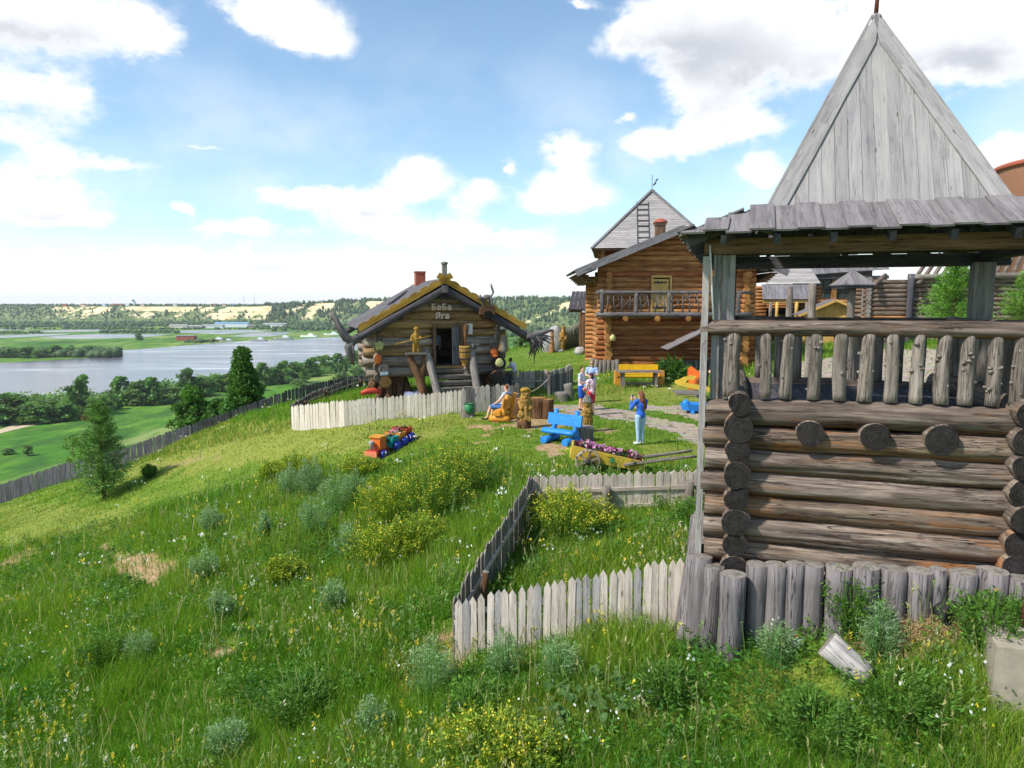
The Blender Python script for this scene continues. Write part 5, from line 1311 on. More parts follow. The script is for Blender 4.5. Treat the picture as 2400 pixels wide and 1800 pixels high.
def rock(p, s, label, mat='rock_grey', seed=None, name='boulder', group=None):
    bm = bmesh.new(); bmesh.ops.create_icosphere(bm, subdivisions=3, radius=1)
    sd = seed if seed is not None else random.random() * 50
    for v in bm.verts:
        n = mnoise.noise(v.co * 1.3 + V3((sd, sd, sd))) * .35 + mnoise.noise(v.co * 3.5 + V3((sd, 0, 0))) * .12
        v.co *= 1 + n; v.co.x *= s[0]; v.co.y *= s[1]; v.co.z = v.co.z * s[2] + s[2] * .5
    me = bpy.data.meshes.new(name); bm.to_mesh(me); bm.free(); me.materials.append(M[mat])
    for q in me.polygons: q.use_smooth = True
    o = bpy.data.objects.new(name, me); COL.objects.link(o); o.location = p
    return tag(o, label, 'boulder', group)
far_yard()

# ------------------------------------------------------------------ courtyard buildings seen through the watchtower gallery
def pavilion():
    p = at(1845, 790, 55); p.z = G(p.x, p.y); t = thing('pavilion', 'log pavilion with pale siding roof, shingle porch and yellow balustrade', 'pavilion', p, R(-14)); t.scale = (1, 1, .87)
    mb = MB()   # upper pale hipped roof
    for k in range(14):
        t0, t1 = k / 14, (k + 1) / 14 + .01; w = lambda q: 2.1 - .75 * q
        z = lambda q: 5.0 + 2.0 * q; y = lambda q: -.7 + 2.2 * q
        mb.hexa([(-w(t0) + .3, y(t0), z(t0)), (w(t0), y(t0), z(t0)), (w(t0), y(t0) + .06, z(t0) + .05), (-w(t0) + .3, y(t0) + .06, z(t0) + .05), (-w(t1) + .3, y(t1), z(t1)), (w(t1), y(t1), z(t1)), (w(t1), y(t1) + .06, z(t1) + .05), (-w(t1) + .3, y(t1) + .06, z(t1) + .05)], (1, 0, 0))
    mb.build('upper_roof', M['lavender_siding'], t)
    mb = MB()
    for k in range(11):
        x = -2.0 + k * .31; mb.plank((x, -2.6, 3.62), (x + .08, -.55, 4.95), .3, .05 if k % 2 else .03, (0, -1, 1.4))
    mb.build('porch_roof', M['shingle'], t)
    mb = MB(); mb.box((-.4, -2.4, 3.45), (3.4, .16, .24), g=(1, 0, 0)); mb.build('porch_beam', M['pine_fresh'], t)
    for x, m_ in ((-1.55, 'grey_bark_pole'), (-1.1, 'pine_fresh'), (.25, 'pine_fresh'), (.95, 'grey_bark_pole')):
        mb = MB(); mb.log((x, -2.4, -.1), (x, -2.4, 3.4), .13, .12, 10, 5, .05); mb.build('porch_post', [M[m_], M['end_ochre']], t)
    for k in range(7):
        mb = MB(); mb.log((-1.15 + k * .27, -2.45, .9), (-1.15 + k * .27, -2.45, 1.75), .085, .08, 9, 3, .04); mb.build('baluster', [M['pine_fresh'], M['end_ochre']], t)
    mb = MB(); mb.log((-1.4, -2.45, 1.78), (.7, -2.45, 1.78), .09, .09, 9, 3, .04); mb.build('balustrade_rail', [M['pine_fresh'], M['end_ochre']], t)
    mb = MB()
    for k in range(16):
        mb.log((-2.4, .1, .15 + k * .3), (-1.6, .1, .15 + k * .3), .16, .16, 8, 3, .05); mb.log((.6, .1, .15 + k * .3), (2.3, .1, .15 + k * .3), .16, .16, 8, 3, .05)
        mb.log((-1.6, 2.6, .15 + k * .3), (2.3, 2.6, .15 + k * .3), .16, .16, 8, 3, .05)
    mb.build('log_wall', [M['house_log'], M['end_ochre']], t)
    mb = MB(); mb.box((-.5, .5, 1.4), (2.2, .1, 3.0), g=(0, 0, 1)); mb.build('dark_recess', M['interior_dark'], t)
    mb = MB()
    for k in range(3): mb.box((-.2, .4, 1.95 + k * .14), (.9, .05, .05), g=(1, 0, 0))
    mb.build('inner_bench', M['pine_fresh'], t)
pavilion()
def long_hall():
    a = at(1893, 760, 64); t = thing('hall', 'long brown hall with a row of windows under a ribbed grey roof', 'hall', (a.x, a.y, G(a.x, a.y)), R(-12))
    mb = MB()
    for k in range(24):
        x = -.8 + k * .3; mb.plank((x, -.9, 5.15 + .02 * k), (x, 2.0, 6.35 + .02 * k), .29, .06 if k % 2 else .035, (0, -1, 1.4))
    mb.build('roof', M['shingle'], t)
    mb = MB(); mb.box((2.7, -.6, 4.95), (7.2, .2, .26), g=(1, 0, 0)); mb.build('eave_beam', M['dark_board'], t)
    mb = MB()
    for k in range(9): mb.log((-.8, 0, .2 + k * .33), (6.2, 0, .2 + k * .33), .17, .17, 10, 6, .04)
    mb.build('log_wall', [M['house_log'], M['end_ochre']], t)
    for x in (.35, 2.05, 3.6, 5.1, 6.1):
        mb = MB(); mb.box((x, -.02, 4.0), (.42, .26, 2.1), g=(0, 0, 1)); mb.build('pier', M['house_log'], t, bevel=.02)
    for x0, x1 in ((.56, 1.84), (2.26, 3.39), (3.81, 4.89), (5.31, 5.89)):
        mb = MB(); xm = (x0 + x1) / 2; w = x1 - x0
        for q in (x0 + .03, xm, x1 - .03): mb.box((q, .02, 4.0), (.06, .06, 1.9), g=(0, 0, 1))
        for z in (3.1, 3.75, 4.9): mb.box((xm, .02, z), (w, .05, .06), g=(1, 0, 0))
        f = mb.build('window', M['bark_brown'], t)
        mb = MB(); mb.poly([(x0, .05, 3.08), (x1, .05, 3.08), (x1, .05, 4.92), (x0, .05, 4.92)], (1, 0, 0)); mb.build('pane', GLASS, f)
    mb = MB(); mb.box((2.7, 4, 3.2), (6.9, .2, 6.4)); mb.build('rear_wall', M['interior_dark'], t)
def glassmat():
    n = NT('window_glass'); n.fin(C(70, 84, 88), .08, .9); n.b.inputs['Metallic'].default_value = .35; return n.mat
GLASS = glassmat(); long_hall()
def kiosk():
    a = at(1948, 790, 50); t = thing('kiosk', 'low yellow log kiosk with a gabled shingle roof and white shutters', 'kiosk', (a.x, a.y, G(a.x, a.y)), R(-12)); t.scale = (1, 1, .8)
    cx = 0
    for sg in (-1, 1):
        E = V3((sg * 2.25, 0, 2.45)); A = V3((0, 0, 3.7)); up = (A - E).normalized(); nrm = V3((sg * abs(up.z), 0, abs(up.x))); L = (A - E).length
        mb = MB()
        for k in range(9):
            y = -.9 + k * .3; mb.plank(E - up * .2 + V3((0, y, 0)) + nrm * (.04 if k % 2 else .02), A + V3((0, y, 0)) + nrm * (.04 if k % 2 else .02), .29, .05, nrm)
        mb.build('roof_slope', M['shingle'], t)
        mb = MB(); mb.plank(E - up * .2 + V3((0, -1.08, -.06)), A + V3((0, -1.08, -.06)), .2, .05, (0, -1, 0)); mb.build('bargeboard', M['pine_fresh'], t)
    mb = MB(); mb.prism([(-2.0, 2.1), (2.0, 2.1), (2.0, 2.45), (0, 3.55), (-2.0, 2.45)], (0, -.55, 0), (1, 0, 0), (0, 0, 1), .06, g=(0, 0, 1)); mb.build('gable', M['pine_fresh'], t)
    mb = MB(); mb.log((-2.2, -.6, 2.05), (2.2, -.6, 2.05), .12, .12, 10, 5, .04); mb.build('lintel_log', [M['pine_fresh'], M['end_ochre']], t)
    for x in (-1.9, .25, 1.95):
        mb = MB(); mb.log((x, -.62, -.1), (x, -.62, 2.0), .19, .18, 12, 5, .05); mb.build('post', [M['pine_fresh'], M['end_ochre']], t)
    for x0, x1 in ((-1.7, .05), (.45, 1.75)):
        mb = MB(); mb.box(((x0 + x1) / 2, -.5, 1.55), (x1 - x0, .05, .85)); mb.build('shutter', M['white_sheet'], t)
        mb = MB(); mb.box(((x0 + x1) / 2, -.5, .5), (x1 - x0, .07, 1.2), g=(1, 0, 0)); mb.build('counter_board', M['pine_fresh'], t)
    mb = MB(); mb.box((0, 1.5, 1.1), (4, .1, 2.2), g=(1, 0, 0)); mb.box((-1.95, .5, 1.1), (.1, 1.9, 2.2)); mb.box((1.95, .5, 1.1), (.1, 1.9, 2.2)); mb.build('rear_wall', M['pine_fresh'], t)
kiosk()
def fortress_wall():
    a = at(2030, 790, 45); t = thing('fortress_wall', 'long weathered brown log fortress wall with slanting beam ends along its top', 'wall', (a.x, a.y, G(a.x, a.y)), R(-8))
    WM = [M['weathered_log_orange'], M['end_grey'], M['weathered_log'], M['house_log']]
    mb = MB()
    for k in range(15):
        z = .15 + k * .28; mb.log((-.35, 0, z), (2.4, 0, z), .15, .15, 12, 8, .06, m=random.choice((0, 0, 3, 2))); mb.log((2.4, .05, z + .05), (13, .1, z + .05), .15, .15, 12, 12, .06, m=random.choice((0, 2, 2)))
    mb.build('log_courses', WM, t)
    mb = MB()
    for k in range(15): mb.log((-.05, -.3, .28 + k * .28), (-.05, 3, .28 + k * .28), .15, .15, 10, 4, .06)
    mb.build('corner_courses', WM, t)
    mb = MB(); mb.log((2.35, -.28, -.2), (2.35, -.28, 4.55), .2, .18, 12, 6, .05); mb.build('buttress_post', [M['dark_board'], M['end_dark']], t)
    mb = MB(); mb.log((2.2, -.25, 4.35), (13.5, -.2, 4.5), .17, .15, 12, 8, .05); mb.build('coping_log', [M['grey_stump'], M['end_grey']], t)
    for x in (.9, 3.4, 5.3, 6.9, 8.6, 10.5):
        mb = MB(); mb.log((x - .9, -.75, 3.85), (x + .25, .6, 4.5), .15, .15, 10, 4, .05) if x < 6 else mb.log((x, -.5, 4.2), (x, .6, 4.2), .14, .14, 10, 3, .05)
        mb.build('beam_end', [M['weathered_log'], M['end_dark']], t)
    mb = MB()
    for k in range(22): mb.log((2.8 + k * .5, .1, 4.4 + .012 * k), (4.6 + k * .5, 2.6, 5.9 + .02 * k), .13, .12, 8, 3, .05)
    mb.build('log_roof', [M['weathered_log'], M['end_grey']], t)
fortress_wall()
def yard_things():
    # round brick tower beyond
    c = V3((59, 75, 0)); mb = MB(); t = thing('brick_tower', 'round smooth orange brick tower rising behind the watchtower roof', 'tower', c)
    mb.lathe([(8.0, 0), (7.9, 18.3), (7.9, 18.35)], (0, 0, 0), 64); mb.build('tower_wall', M['brick_smooth'], t)
    mb = MB(); mb.lathe([(7.9, 18.35), (8.15, 18.4), (8.15, 18.8), (7.9, 18.9), (0, 19)], (0, 0, 0), 64); mb.build('rim', M['red_brick'], t)
    # free standing rough poles
    for px, top, Y, lb in ((1847, 672, 31, 'shortest rough pole standing before the pavilion porch'), (1899, 664, 29, 'tall rough grey pole left of the yellow kiosk'), (1991, 668, 28, 'tall rough grey pole with a little pyramid roof')):
        p = at(px, 790, Y); p.z = G(p.x, p.y); H = at(px, top, Y).z - p.z; t = thing('rough_pole', lb, 'pole', p)
        mb = MB(); mb.log((0, 0, -.2), (0, 0, H), .17, .15, 12, 9, .08); mb.build('pole', [M['grey_bark_pole'], M['end_grey']], t)
        if px == 1991:
            mb = MB()
            for si in range(4):
                for k in range(6):
                    an = si * math.pi / 2; ex = V3((math.cos(an), math.sin(an), 0)); ey = V3((-math.sin(an), math.cos(an), 0)); s0, s1 = -.62 + k * .2067, -.62 + (k + 1) * .2067
                    hh = lambda s_: (1 - abs(s_) / .62); A_ = lambda s_, q, w: ex * s_ - ey * (.62 * (1 - q)) + V3((0, 0, H - .02 + .58 * q + w))
                    a0, a1 = hh(s0), hh(s1)
                    mb.hexa([A_(s0, 0, 0), A_(s1, 0, 0), A_(s1, max(a1, .01), 0), A_(s0, max(a0, .01), 0), A_(s0, 0, .04), A_(s1, 0, .04), A_(s1, max(a1, .01), .04), A_(s0, max(a0, .01), .04)], (0, 0, 1))
            mb.build('cap_roof', M['skirt_board'], t)
            mb = MB(); mb.box((0, 0, H - .08), (1.1, 1.1, .1)); mb.build('cap_frame', M['dark_board'], t)
    # trestle table and bench on the far paving
    p = at(1950, 850, 24); p.z = G(p.x, p.y); t = thing('trestle_table', 'dark plank table on a log base in the courtyard beyond the gallery', 'table', p, R(-4))
    mb = MB(); 
    for k in range(4): mb.box((0, -.45 + k * .3, .95), (3.6, .28, .07), g=(1, 0, 0))
    mb.build('table_top', M['dark_board'], t)
    for x in (-1.3, 1.3):
        mb = MB(); mb.log((x, 0, -.1), (x, 0, .9), .22, .2, 12, 4, .05); mb.build('leg', [M['grey_stump'], M['end_grey']], t)
    p = at(2126, 862, 17); p.z = G(p.x, p.y); t = thing('litter_box', 'upright orange wooden box inside the courtyard behind the balusters', 'box', p)
    mb = MB(); mb.box((0, 0, .55), (.30, .3, 1.9), g=(0, 0, 1)); mb.build('box_body', M['paint_amber'], t, bevel=.01)
    mb = MB(); mb.box((0, 0, 1.53), (.36, .36, .06)); mb.build('lid', M['paint_orange'], t)
    p = V3((9.6, 15.0, G(9.6, 15))); t = thing('covered_walkway', 'dark plank platform and posts behind the watchtower', 'platform', p, R(-17))
    mb = MB()
    for k in range(10): mb.box((0, -1.2 + k * .25, 1.9), (5.2, .24, .05), g=(1, 0, 0))
    mb.build('deck', M['dark_board'], t)
    for x in (-2.4, 2.4):
        for y in (-1.1, 1.1):
            mb = MB(); mb.box((x, y, .9), (.18, .18, 1.9), g=(0, 0, 1)); mb.build('post', M['dark_board'], t)
yard_things()
def outer(poly, name, mat): return drape(name, poly, mat, .010, .5)
outer([(1700, 905), (1880, 850), (2050, 822), (2300, 818), (2500, 830), (2500, 980), (1700, 990)], 'courtyard_paving', PAVE)
# ------------------------------------------------------------------ props in the yard
def on_ground(px, py): return gp(px, py)
def stump(p, r, H, label, mat='grey_stump', end='end_grey', group=None, wob=.07, lean=(0, 0)):
    mb = MB(); mb.log((0, 0, -.15), (lean[0], lean[1], H), r * 1.12, r, 20, 6, wob)
    o = mb.build('stump', [M[mat], M[end]]); o.location = p
    return tag(o, label, 'stump', group)
p = gp(1372, 1034); stump(p, .235, .48, 'grey weathered stump standing in front of the carved figure beside the blue bench')
SG = 'stumps near the rope gate'
stump(at(1213, 964, 28.3), .15, .52, 'slim stump beside the amber bench backrest', 'bark_brown', 'end_ochre', SG)
stump(at(1262, 975, 27.2), .3, .72, 'big rough split stump right behind the bearded carving', 'bark_brown', 'end_ochre', SG, .12)
stump(at(1285, 978, 27.0), .2, .7, 'tall brown stump pressed against the big split stump', 'bark_brown', 'end_ochre', SG, .12)
stump(at(1315, 941, 32.0), .28, .44, 'low grey stump at the foot of the bluish grey fence', 'grey_stump', 'end_grey', SG)
stump(at(1337, 936, 32.4), .19, .72, 'tall leaning grey log end at the right end of the bluish grey fence', 'grey_stump', 'end_grey', SG, lean=(-.12, 0))
# green bin on a stump
p = gp(1096, 978); t = thing('waste_bin', 'green waste bin set in a hollow stump by the picket fence', 'bin', p)
mb = MB(); mb.log((0, 0, -.1), (0, 0, .42), .27, .25, 18, 5, .07); mb.build('stump_base', [M['grey_stump'], M['end_grey']], t)
mb = MB(); mb.lathe([(.13, .18), (.17, .3), (.19, .56), (.17, .56), (.12, .3)], (.07, -.15, 0), 16); mb.build('bin_body', M['paint_green'], t)
mb = MB(); mb.tube([(.07 + .19 * math.cos(a), -.15 + .19 * math.sin(a), .56) for a in [k / 16 * 6.283 for k in range(17)]], .014, 6); mb.build('rim', M['iron_dark'], t)

def rustic_bench(name, label, p, rz, mats, L=1.25):
    t = thing(name, label, 'bench', p, rz); m0, m1 = mats
    mb = MB(); mb.log((-L / 2, 0, .36), (L / 2, 0, .36), .17, .17, 14, 5, .04, squash=.55); mb.build('seat', [M[m0], M[m1]], t)
    for x in (-L * .33, L * .33):
        mb = MB(); mb.log((x, -.32, .1), (x, .45, .1), .12, .11, 14, 4, .05); mb.build('foot_log', [M[m0], M[m1]], t)
        mb = MB(); mb.log((x, .2, .15), (x, .38, 1.02), .085, .08, 12, 5, .05); mb.build('back_post', [M[m0], M[m1]], t)
    mb = MB(); mb.plank((-L * .52, .27, .72), (L * .52, .27, .72), .36, .07, (0, -1, .2)); mb.build('backrest', M[m0], t, bevel=.025)
    return t
p = gp(1312, 1040); rustic_bench('garden_bench', 'bright blue rustic log bench with two posts above its backrest', p, R(-40), ('paint_blue', 'paint_blue'))
pb = gp(1176, 985); BENCH_RZ = R(-110)
rustic_bench('garden_bench', 'amber varnished log bench the man in grey sits on', pb, BENCH_RZ + R(0), ('paint_amber', 'paint_amber'), 1.2)

# flower cart
def cart():
    p = gp(1377, 1112); t = thing('flower_cart', 'yellow wooden two-wheeled flower cart resting on its long shafts', 'cart', p, R(-4))
    tilt = R(10.5); cx = lambda x, z: (x * math.cos(tilt) + z * math.sin(tilt), -x * math.sin(tilt) + z * math.cos(tilt))
    def P(x, y, z): a, b = cx(x, z); return V3((a, y, b + .42))
    for y, n in ((-.02, 'side_panel'), (.72, 'side_panel')):
        mb = MB(); mb.hexa([P(-.45, y, -.1), P(1.45, y, -.08), P(1.45, y + .04, -.08), P(-.45, y + .04, -.1), P(-.45, y - .04, .24), P(1.45, y - .03, .18), P(1.45, y + .01, .18), P(-.45, y, .24)], P(1, 0, 0) - P(0, 0, 0)); mb.build(n, M['paint_yellow'], t, bevel=.006)
    for x, h in ((-.45, .24), (1.42, .18)):
        mb = MB(); mb.hexa([P(x, .025, -.1), P(x + .04, .025, -.1), P(x + .04, .715, -.1), P(x, .715, -.1), P(x, .0, h), P(x + .04, .0, h), P(x + .04, .73, h), P(x, .73, h)], (0, 1, 0)); mb.build('end_panel', M['paint_yellow'], t)
    mb = MB(); mb.hexa([P(-.4, .03, -.09), P(1.42, .03, -.09), P(1.42, .71, -.09), P(-.4, .71, -.09), P(-.4, .03, .08), P(1.42, .03, .05), P(1.42, .71, .05), P(-.4, .71, .08)], (1, 0, 0)); mb.build('soil_bed', M['bark_brown'], t)
    for y in (.0, .70):
        mb = MB(); mb.log(P(.95, y - .06, .0), (2.75, y - .12, .52), .05, .04, 10, 8, .06, bend=.02); mb.build('shaft', [M['grey_stump'], M['end_grey']], t)
    for y in (-.16, .86):
        mb = MB(); c = V3((0, y, .34)); r = .33
        mb.lathe([(r - .055, -.035), (r, -.035), (r, .035), (r - .055, .035), (r - .055, -.035)], c, 36, axis=(0, 1, 0), caps=False)
        w = mb.build('wheel', M['hut_log'], t)
        for k in range(6):
            a = k * math.pi / 3 + .3; d = V3((math.cos(a), 0, math.sin(a))); sp = MB(); sp.plank(c + d * .04, c + d * (r - .03), .055, .035, (0, 1, 0)); sp.build('spoke', M['hut_log'], w)
        hb = MB(); hb.lathe([(.03, -.09), (.06, -.06), (.075, -.02), (.075, .05), (.04, .06)], c, 14, axis=(0, 1, 0)); hb.lathe([(0, -.12), (.025, -.12), (.028, -.08)], c, 8, axis=(0, 1, 0)); hb.build('hub', M['iron_dark'], w)
    mb = MB(); mb.tube([(0, -.2, .34), (0, .9, .34)], .03, 8); mb.build('axle', M['iron_dark'], t)
    mb = MB(); c0 = P(.62, -.062, .06)
    for k in range(3):
        a = R(90 + 120 * k); q = c0 + V3((math.cos(a) * .045, -.003 * k, math.sin(a) * .045)); mb.prism([(math.cos(b) * .045, math.sin(b) * .045) for b in [i / 12 * 6.283 for i in range(12)]], q, (1, 0, 0), (0, 0, 1), .012)
    mb.build('painted_clover', M['paint_green'], t)
    return p, P
CART, CARTP = cart()

# planter train
def train():
    a = gp(868, 1088); b = gp(949, 1031); d = (b - a); rz = math.atan2(d.y, d.x); 
    L = d.length
    def wagon(o, label, col, x0, x1, w, z0, z1, loco=False, name='planter_wagon'):
        t = thing(name, label, 'planter', o, rz, 'toy planter train')
        x1 -= x0; s = .04
        def side(nm, c, sz): mb = MB(); mb.box(c, sz); mb.build(nm, M[col], t, bevel=.006)
        lx = x1
        for y in (-w / 2, w / 2):
            mb = MB(); mb.hexa([(0, y * .75 - .015, z0), (lx, y * .75 - .015, z0), (lx, y * .75 + .015, z0), (0, y * .75 + .015, z0), (0, y - .015, z1), (lx, y - .015, z1), (lx, y + .015, z1), (0, y + .015, z1)], (1, 0, 0)); mb.build('side_panel', M[col], t)
        for x in (0, lx):
            mb = MB(); mb.hexa([(x - .012, -w * .37, z0), (x + .012, -w * .37, z0), (x + .012, w * .37, z0), (x - .012, w * .37, z0), (x - .012, -w * .49, z1), (x + .012, -w * .49, z1), (x + .012, w * .49, z1), (x - .012, w * .49, z1)], (0, 1, 0)); mb.build('end_panel', M[col], t)
        mb = MB(); mb.box((lx / 2, 0, z0 + .1), (lx - .04, w * .72, .12)); mb.build('soil_bed', M['bark_brown'], t)
        for y in (-w / 2 - .07, w / 2 + .07):
            mb = MB(); r = .19; mb.lathe([(.0, -.06), (r * .6, -.07), (r, -.05), (r, .05), (r * .6, .07), (0, .06)], (lx * .5, y, r - .02), 20, axis=(0, 1, 0)); mb.build('wheel', M['paint_deep_blue'], t)
        return t
    ux = V3((math.cos(rz), math.sin(rz), 0))
    def base(x): q = a + ux * x; q.z = G(q.x, q.y) + .02; return q
    # locomotive
    t = thing('planter_locomotive', 'orange toy locomotive at the head of the planter train', 'planter', base(0), rz, 'toy planter train')
    mb = MB(); mb.box((.03, 0, .26), (.06, .46, .17)); mb.build('bumper', M['paint_salmon'], t, bevel=.01)
    mb = MB(); mb.box((.45, 0, .28), (.8, .34, .2)); mb.build('chassis', M['paint_red'], t, bevel=.01)
    mb = MB(); mb.box((.5, .0, .56), (.38, .36, .4)); mb.build('cab', M['paint_orange'], t, bevel=.015)
    mb = MB(); mb.box((.5, .0, .775), (.46, .44, .04)); mb.build('cab_roof', M['paint_amber'], t, bevel=.008)
    mb = MB(); mb.lathe([(.07, 0), (.07, .2), (.1, .26), (.06, .3)], (.18, .05, .37), 12); mb.build('chimney', M['rock_grey'], t)
    for y in (-.25, .25):
        mb = MB(); mb.lathe([(0, -.05), (.12, -.06), (.18, -.04), (.18, .04), (.12, .06), (0, .05)], (.45, y, .17), 20, axis=(0, 1, 0)); mb.build('wheel', M['paint_deep_blue'], t)
    w = []
    for k, (lab, col) in enumerate((('teal wagon of the planter train, right behind the orange locomotive', 'paint_teal'), ('tan wagon in the middle of the planter train with pink flowers', 'paint_amber'), ('red rear wagon of the planter train with dark green plants', 'paint_red'))):
        x0 = .95 + k * (L - .9) / 3; x1 = x0 + (L - .9) / 3 - .08
        wagon(base(x0), lab, col, x0, x1, .6, .16, .52); w.append((base(x0), x1 - x0))
    return w, rz
WAGONS, TRZ = train()

# yellow bench, table
def table_set():
    p = gp(1497, 908); p.z = G(p.x, p.y); t = thing('picnic_table', 'weathered grey plank table in front of the golden bench', 'table', p, 0)
    mb = MB()
    for k in range(3): mb.box((0, -.3 + .3 * k, .83), (2.25, .29, .07), g=(1, 0, 0))
    mb.build('table_top', M['grey_stump'], t, bevel=.01)
    for x in (-.85, .85):
        mb = MB(); mb.box((x, -.28, .4), (.13, .13, .8), g=(0, 0, 1)); mb.box((x, .28, .4), (.13, .13, .8), g=(0, 0, 1)); mb.box((x, 0, .74), (.12, .8, .1)); mb.build('leg', M['grey_stump'], t)
    mb = MB(); mb.box((0, -.05, .2), (1.8, .12, .1), g=(1, 0, 0)); mb.build('stretcher', M['grey_stump'], t)
    q = V3((p.x + .12, p.y + 1.0, G(p.x, p.y + 1))); t = thing('golden_bench', 'golden yellow painted bench with high back against the log house', 'bench', q, 0)
    mb = MB(); mb.box((.05, .2, .8), (2.1, .08, .55), g=(1, 0, 0)); mb.build('backrest', M['paint_gold'], t, bevel=.02)
    mb = MB(); mb.box((0, -.15, .45), (2.3, .5, .08), g=(1, 0, 0)); mb.build('seat', M['paint_gold'], t, bevel=.01)
    for x in (-1.12, 1.2):
        mb = MB(); mb.box((x, -.1, .38), (.28, .6, .78), g=(0, 0, 1)); mb.build('armrest', M['paint_amber'], t, bevel=.03)
table_set()
def playthings():
    p = gp(1596, 922); t = thing('deck', 'small grey plank deck on the grass under the yellow rocking horse', 'deck', p, R(-5))
    mb = MB()
    for k in range(5): mb.box((.35, -.55 + k * .32, .04), (1.3, .3, .05), g=(1, 0, 0))
    mb.build('planks', M['grey_stump'], t)
    p = gp(1604, 932); t = thing('rocking_horse', 'worn yellow wooden seesaw with a carved horse head', 'seesaw', p, R(-12))
    mb = MB(); mb.plank((-.35, 0, .68), (1.3, 0, .36), .22, .2, (0, 0, 1)); mb.build('beam', M['paint_yellow'], t, bevel=.02)
    hd = [(0, 0), (.3, .02), (.46, .2), (.6, .26), (.64, .2), (.78, .27), (.86, .38), (.7, .4), (.6, .44), (.5, .36), (.3, .34), (.1, .22), (-.1, .16), (-.12, .06)]
    mb = MB(); mb.prism([(x - .35, z + .62) for x, z in hd], (0, 0, 0), (1, 0, 0), (0, 0, 1), .14); mb.build('horse_head', M['paint_yellow'], t, bevel=.02)
    mb = MB(); mb.log((.55, -.25, .25), (.55, .25, .25), .1, .1, 10, 3, .04); mb.box((.55, 0, .12), (.2, .3, .3)); mb.build('pivot', M['grey_stump'], t)
    p = gp(1626, 912); t = thing('log_armchair', 'orange painted armchair carved from a log stump', 'armchair', p, R(-10))
    mb = MB(); mb.log((0, 0, -.05), (0, 0, .62), .3, .29, 18, 5, .05); mb.build('seat_stump', [M['paint_orange'], M['paint_orange']], t)
    mb = MB(); mb.prism([(-.32, .5), (.3, .55), (.32, .8), (.12, .95), (-.1, 1.12), (-.3, 1.05)], (0, .22, 0), (1, 0, 0), (0, 0, 1), .1); mb.build('backrest', M['paint_orange'], t, bevel=.02)
    p = gp(1640, 968); t = thing('sandbox_boat', 'bright blue wooden play boat on the grass by the path', 'boat', p, R(-10))
    def hull(mb, z0, z1, g0, g1):
        top = [(-.78, .05), (-.5, .4), (1.2, .45), (1.2, -.45), (-.5, -.38)]
        bot = [(x * .9, y * .75) for x, y in top]; n = 5
        for i in range(n):
            j = (i + 1) % n; mb.hexa([V3((*bot[i], z0)), V3((*bot[j], z0)), V3((bot[j][0] * .93, bot[j][1] * .9, z0)), V3((bot[i][0] * .93, bot[i][1] * .9, z0)), V3((*top[i], z1)), V3((*top[j], z1)), V3((top[j][0] * .93, top[j][1] * .9, z1)), V3((top[i][0] * .93, top[i][1] * .9, z1))], (1, 0, 0))
    mb = MB(); hull(mb, .1, .38, 0, 0); mb.build('hull', M['paint_blue'], t)
    mb = MB(); mb.box((.2, 0, .16), (1.6, .6, .05), g=(1, 0, 0)); mb.build('bottom', M['paint_blue'], t)
    mb = MB(); mb.box((.5, 0, .4), (.28, .86, .05)); mb.build('thwart', M['paint_blue'], t)
    mb = MB(); mb.lathe([(.13, .2), (.15, .32), (.13, .4), (.06, .47), (.01, .49)], (-.55, 0, .05), 12, wob=.1); mb.build('prow', M['paint_blue'], t)
    for x in (-.3, .8):
        mb = MB(); mb.log((x, -.4, .04), (x, .4, .04), .08, .08, 10, 3, .04); mb.build('runner', M['paint_blue'], t)
playthings()

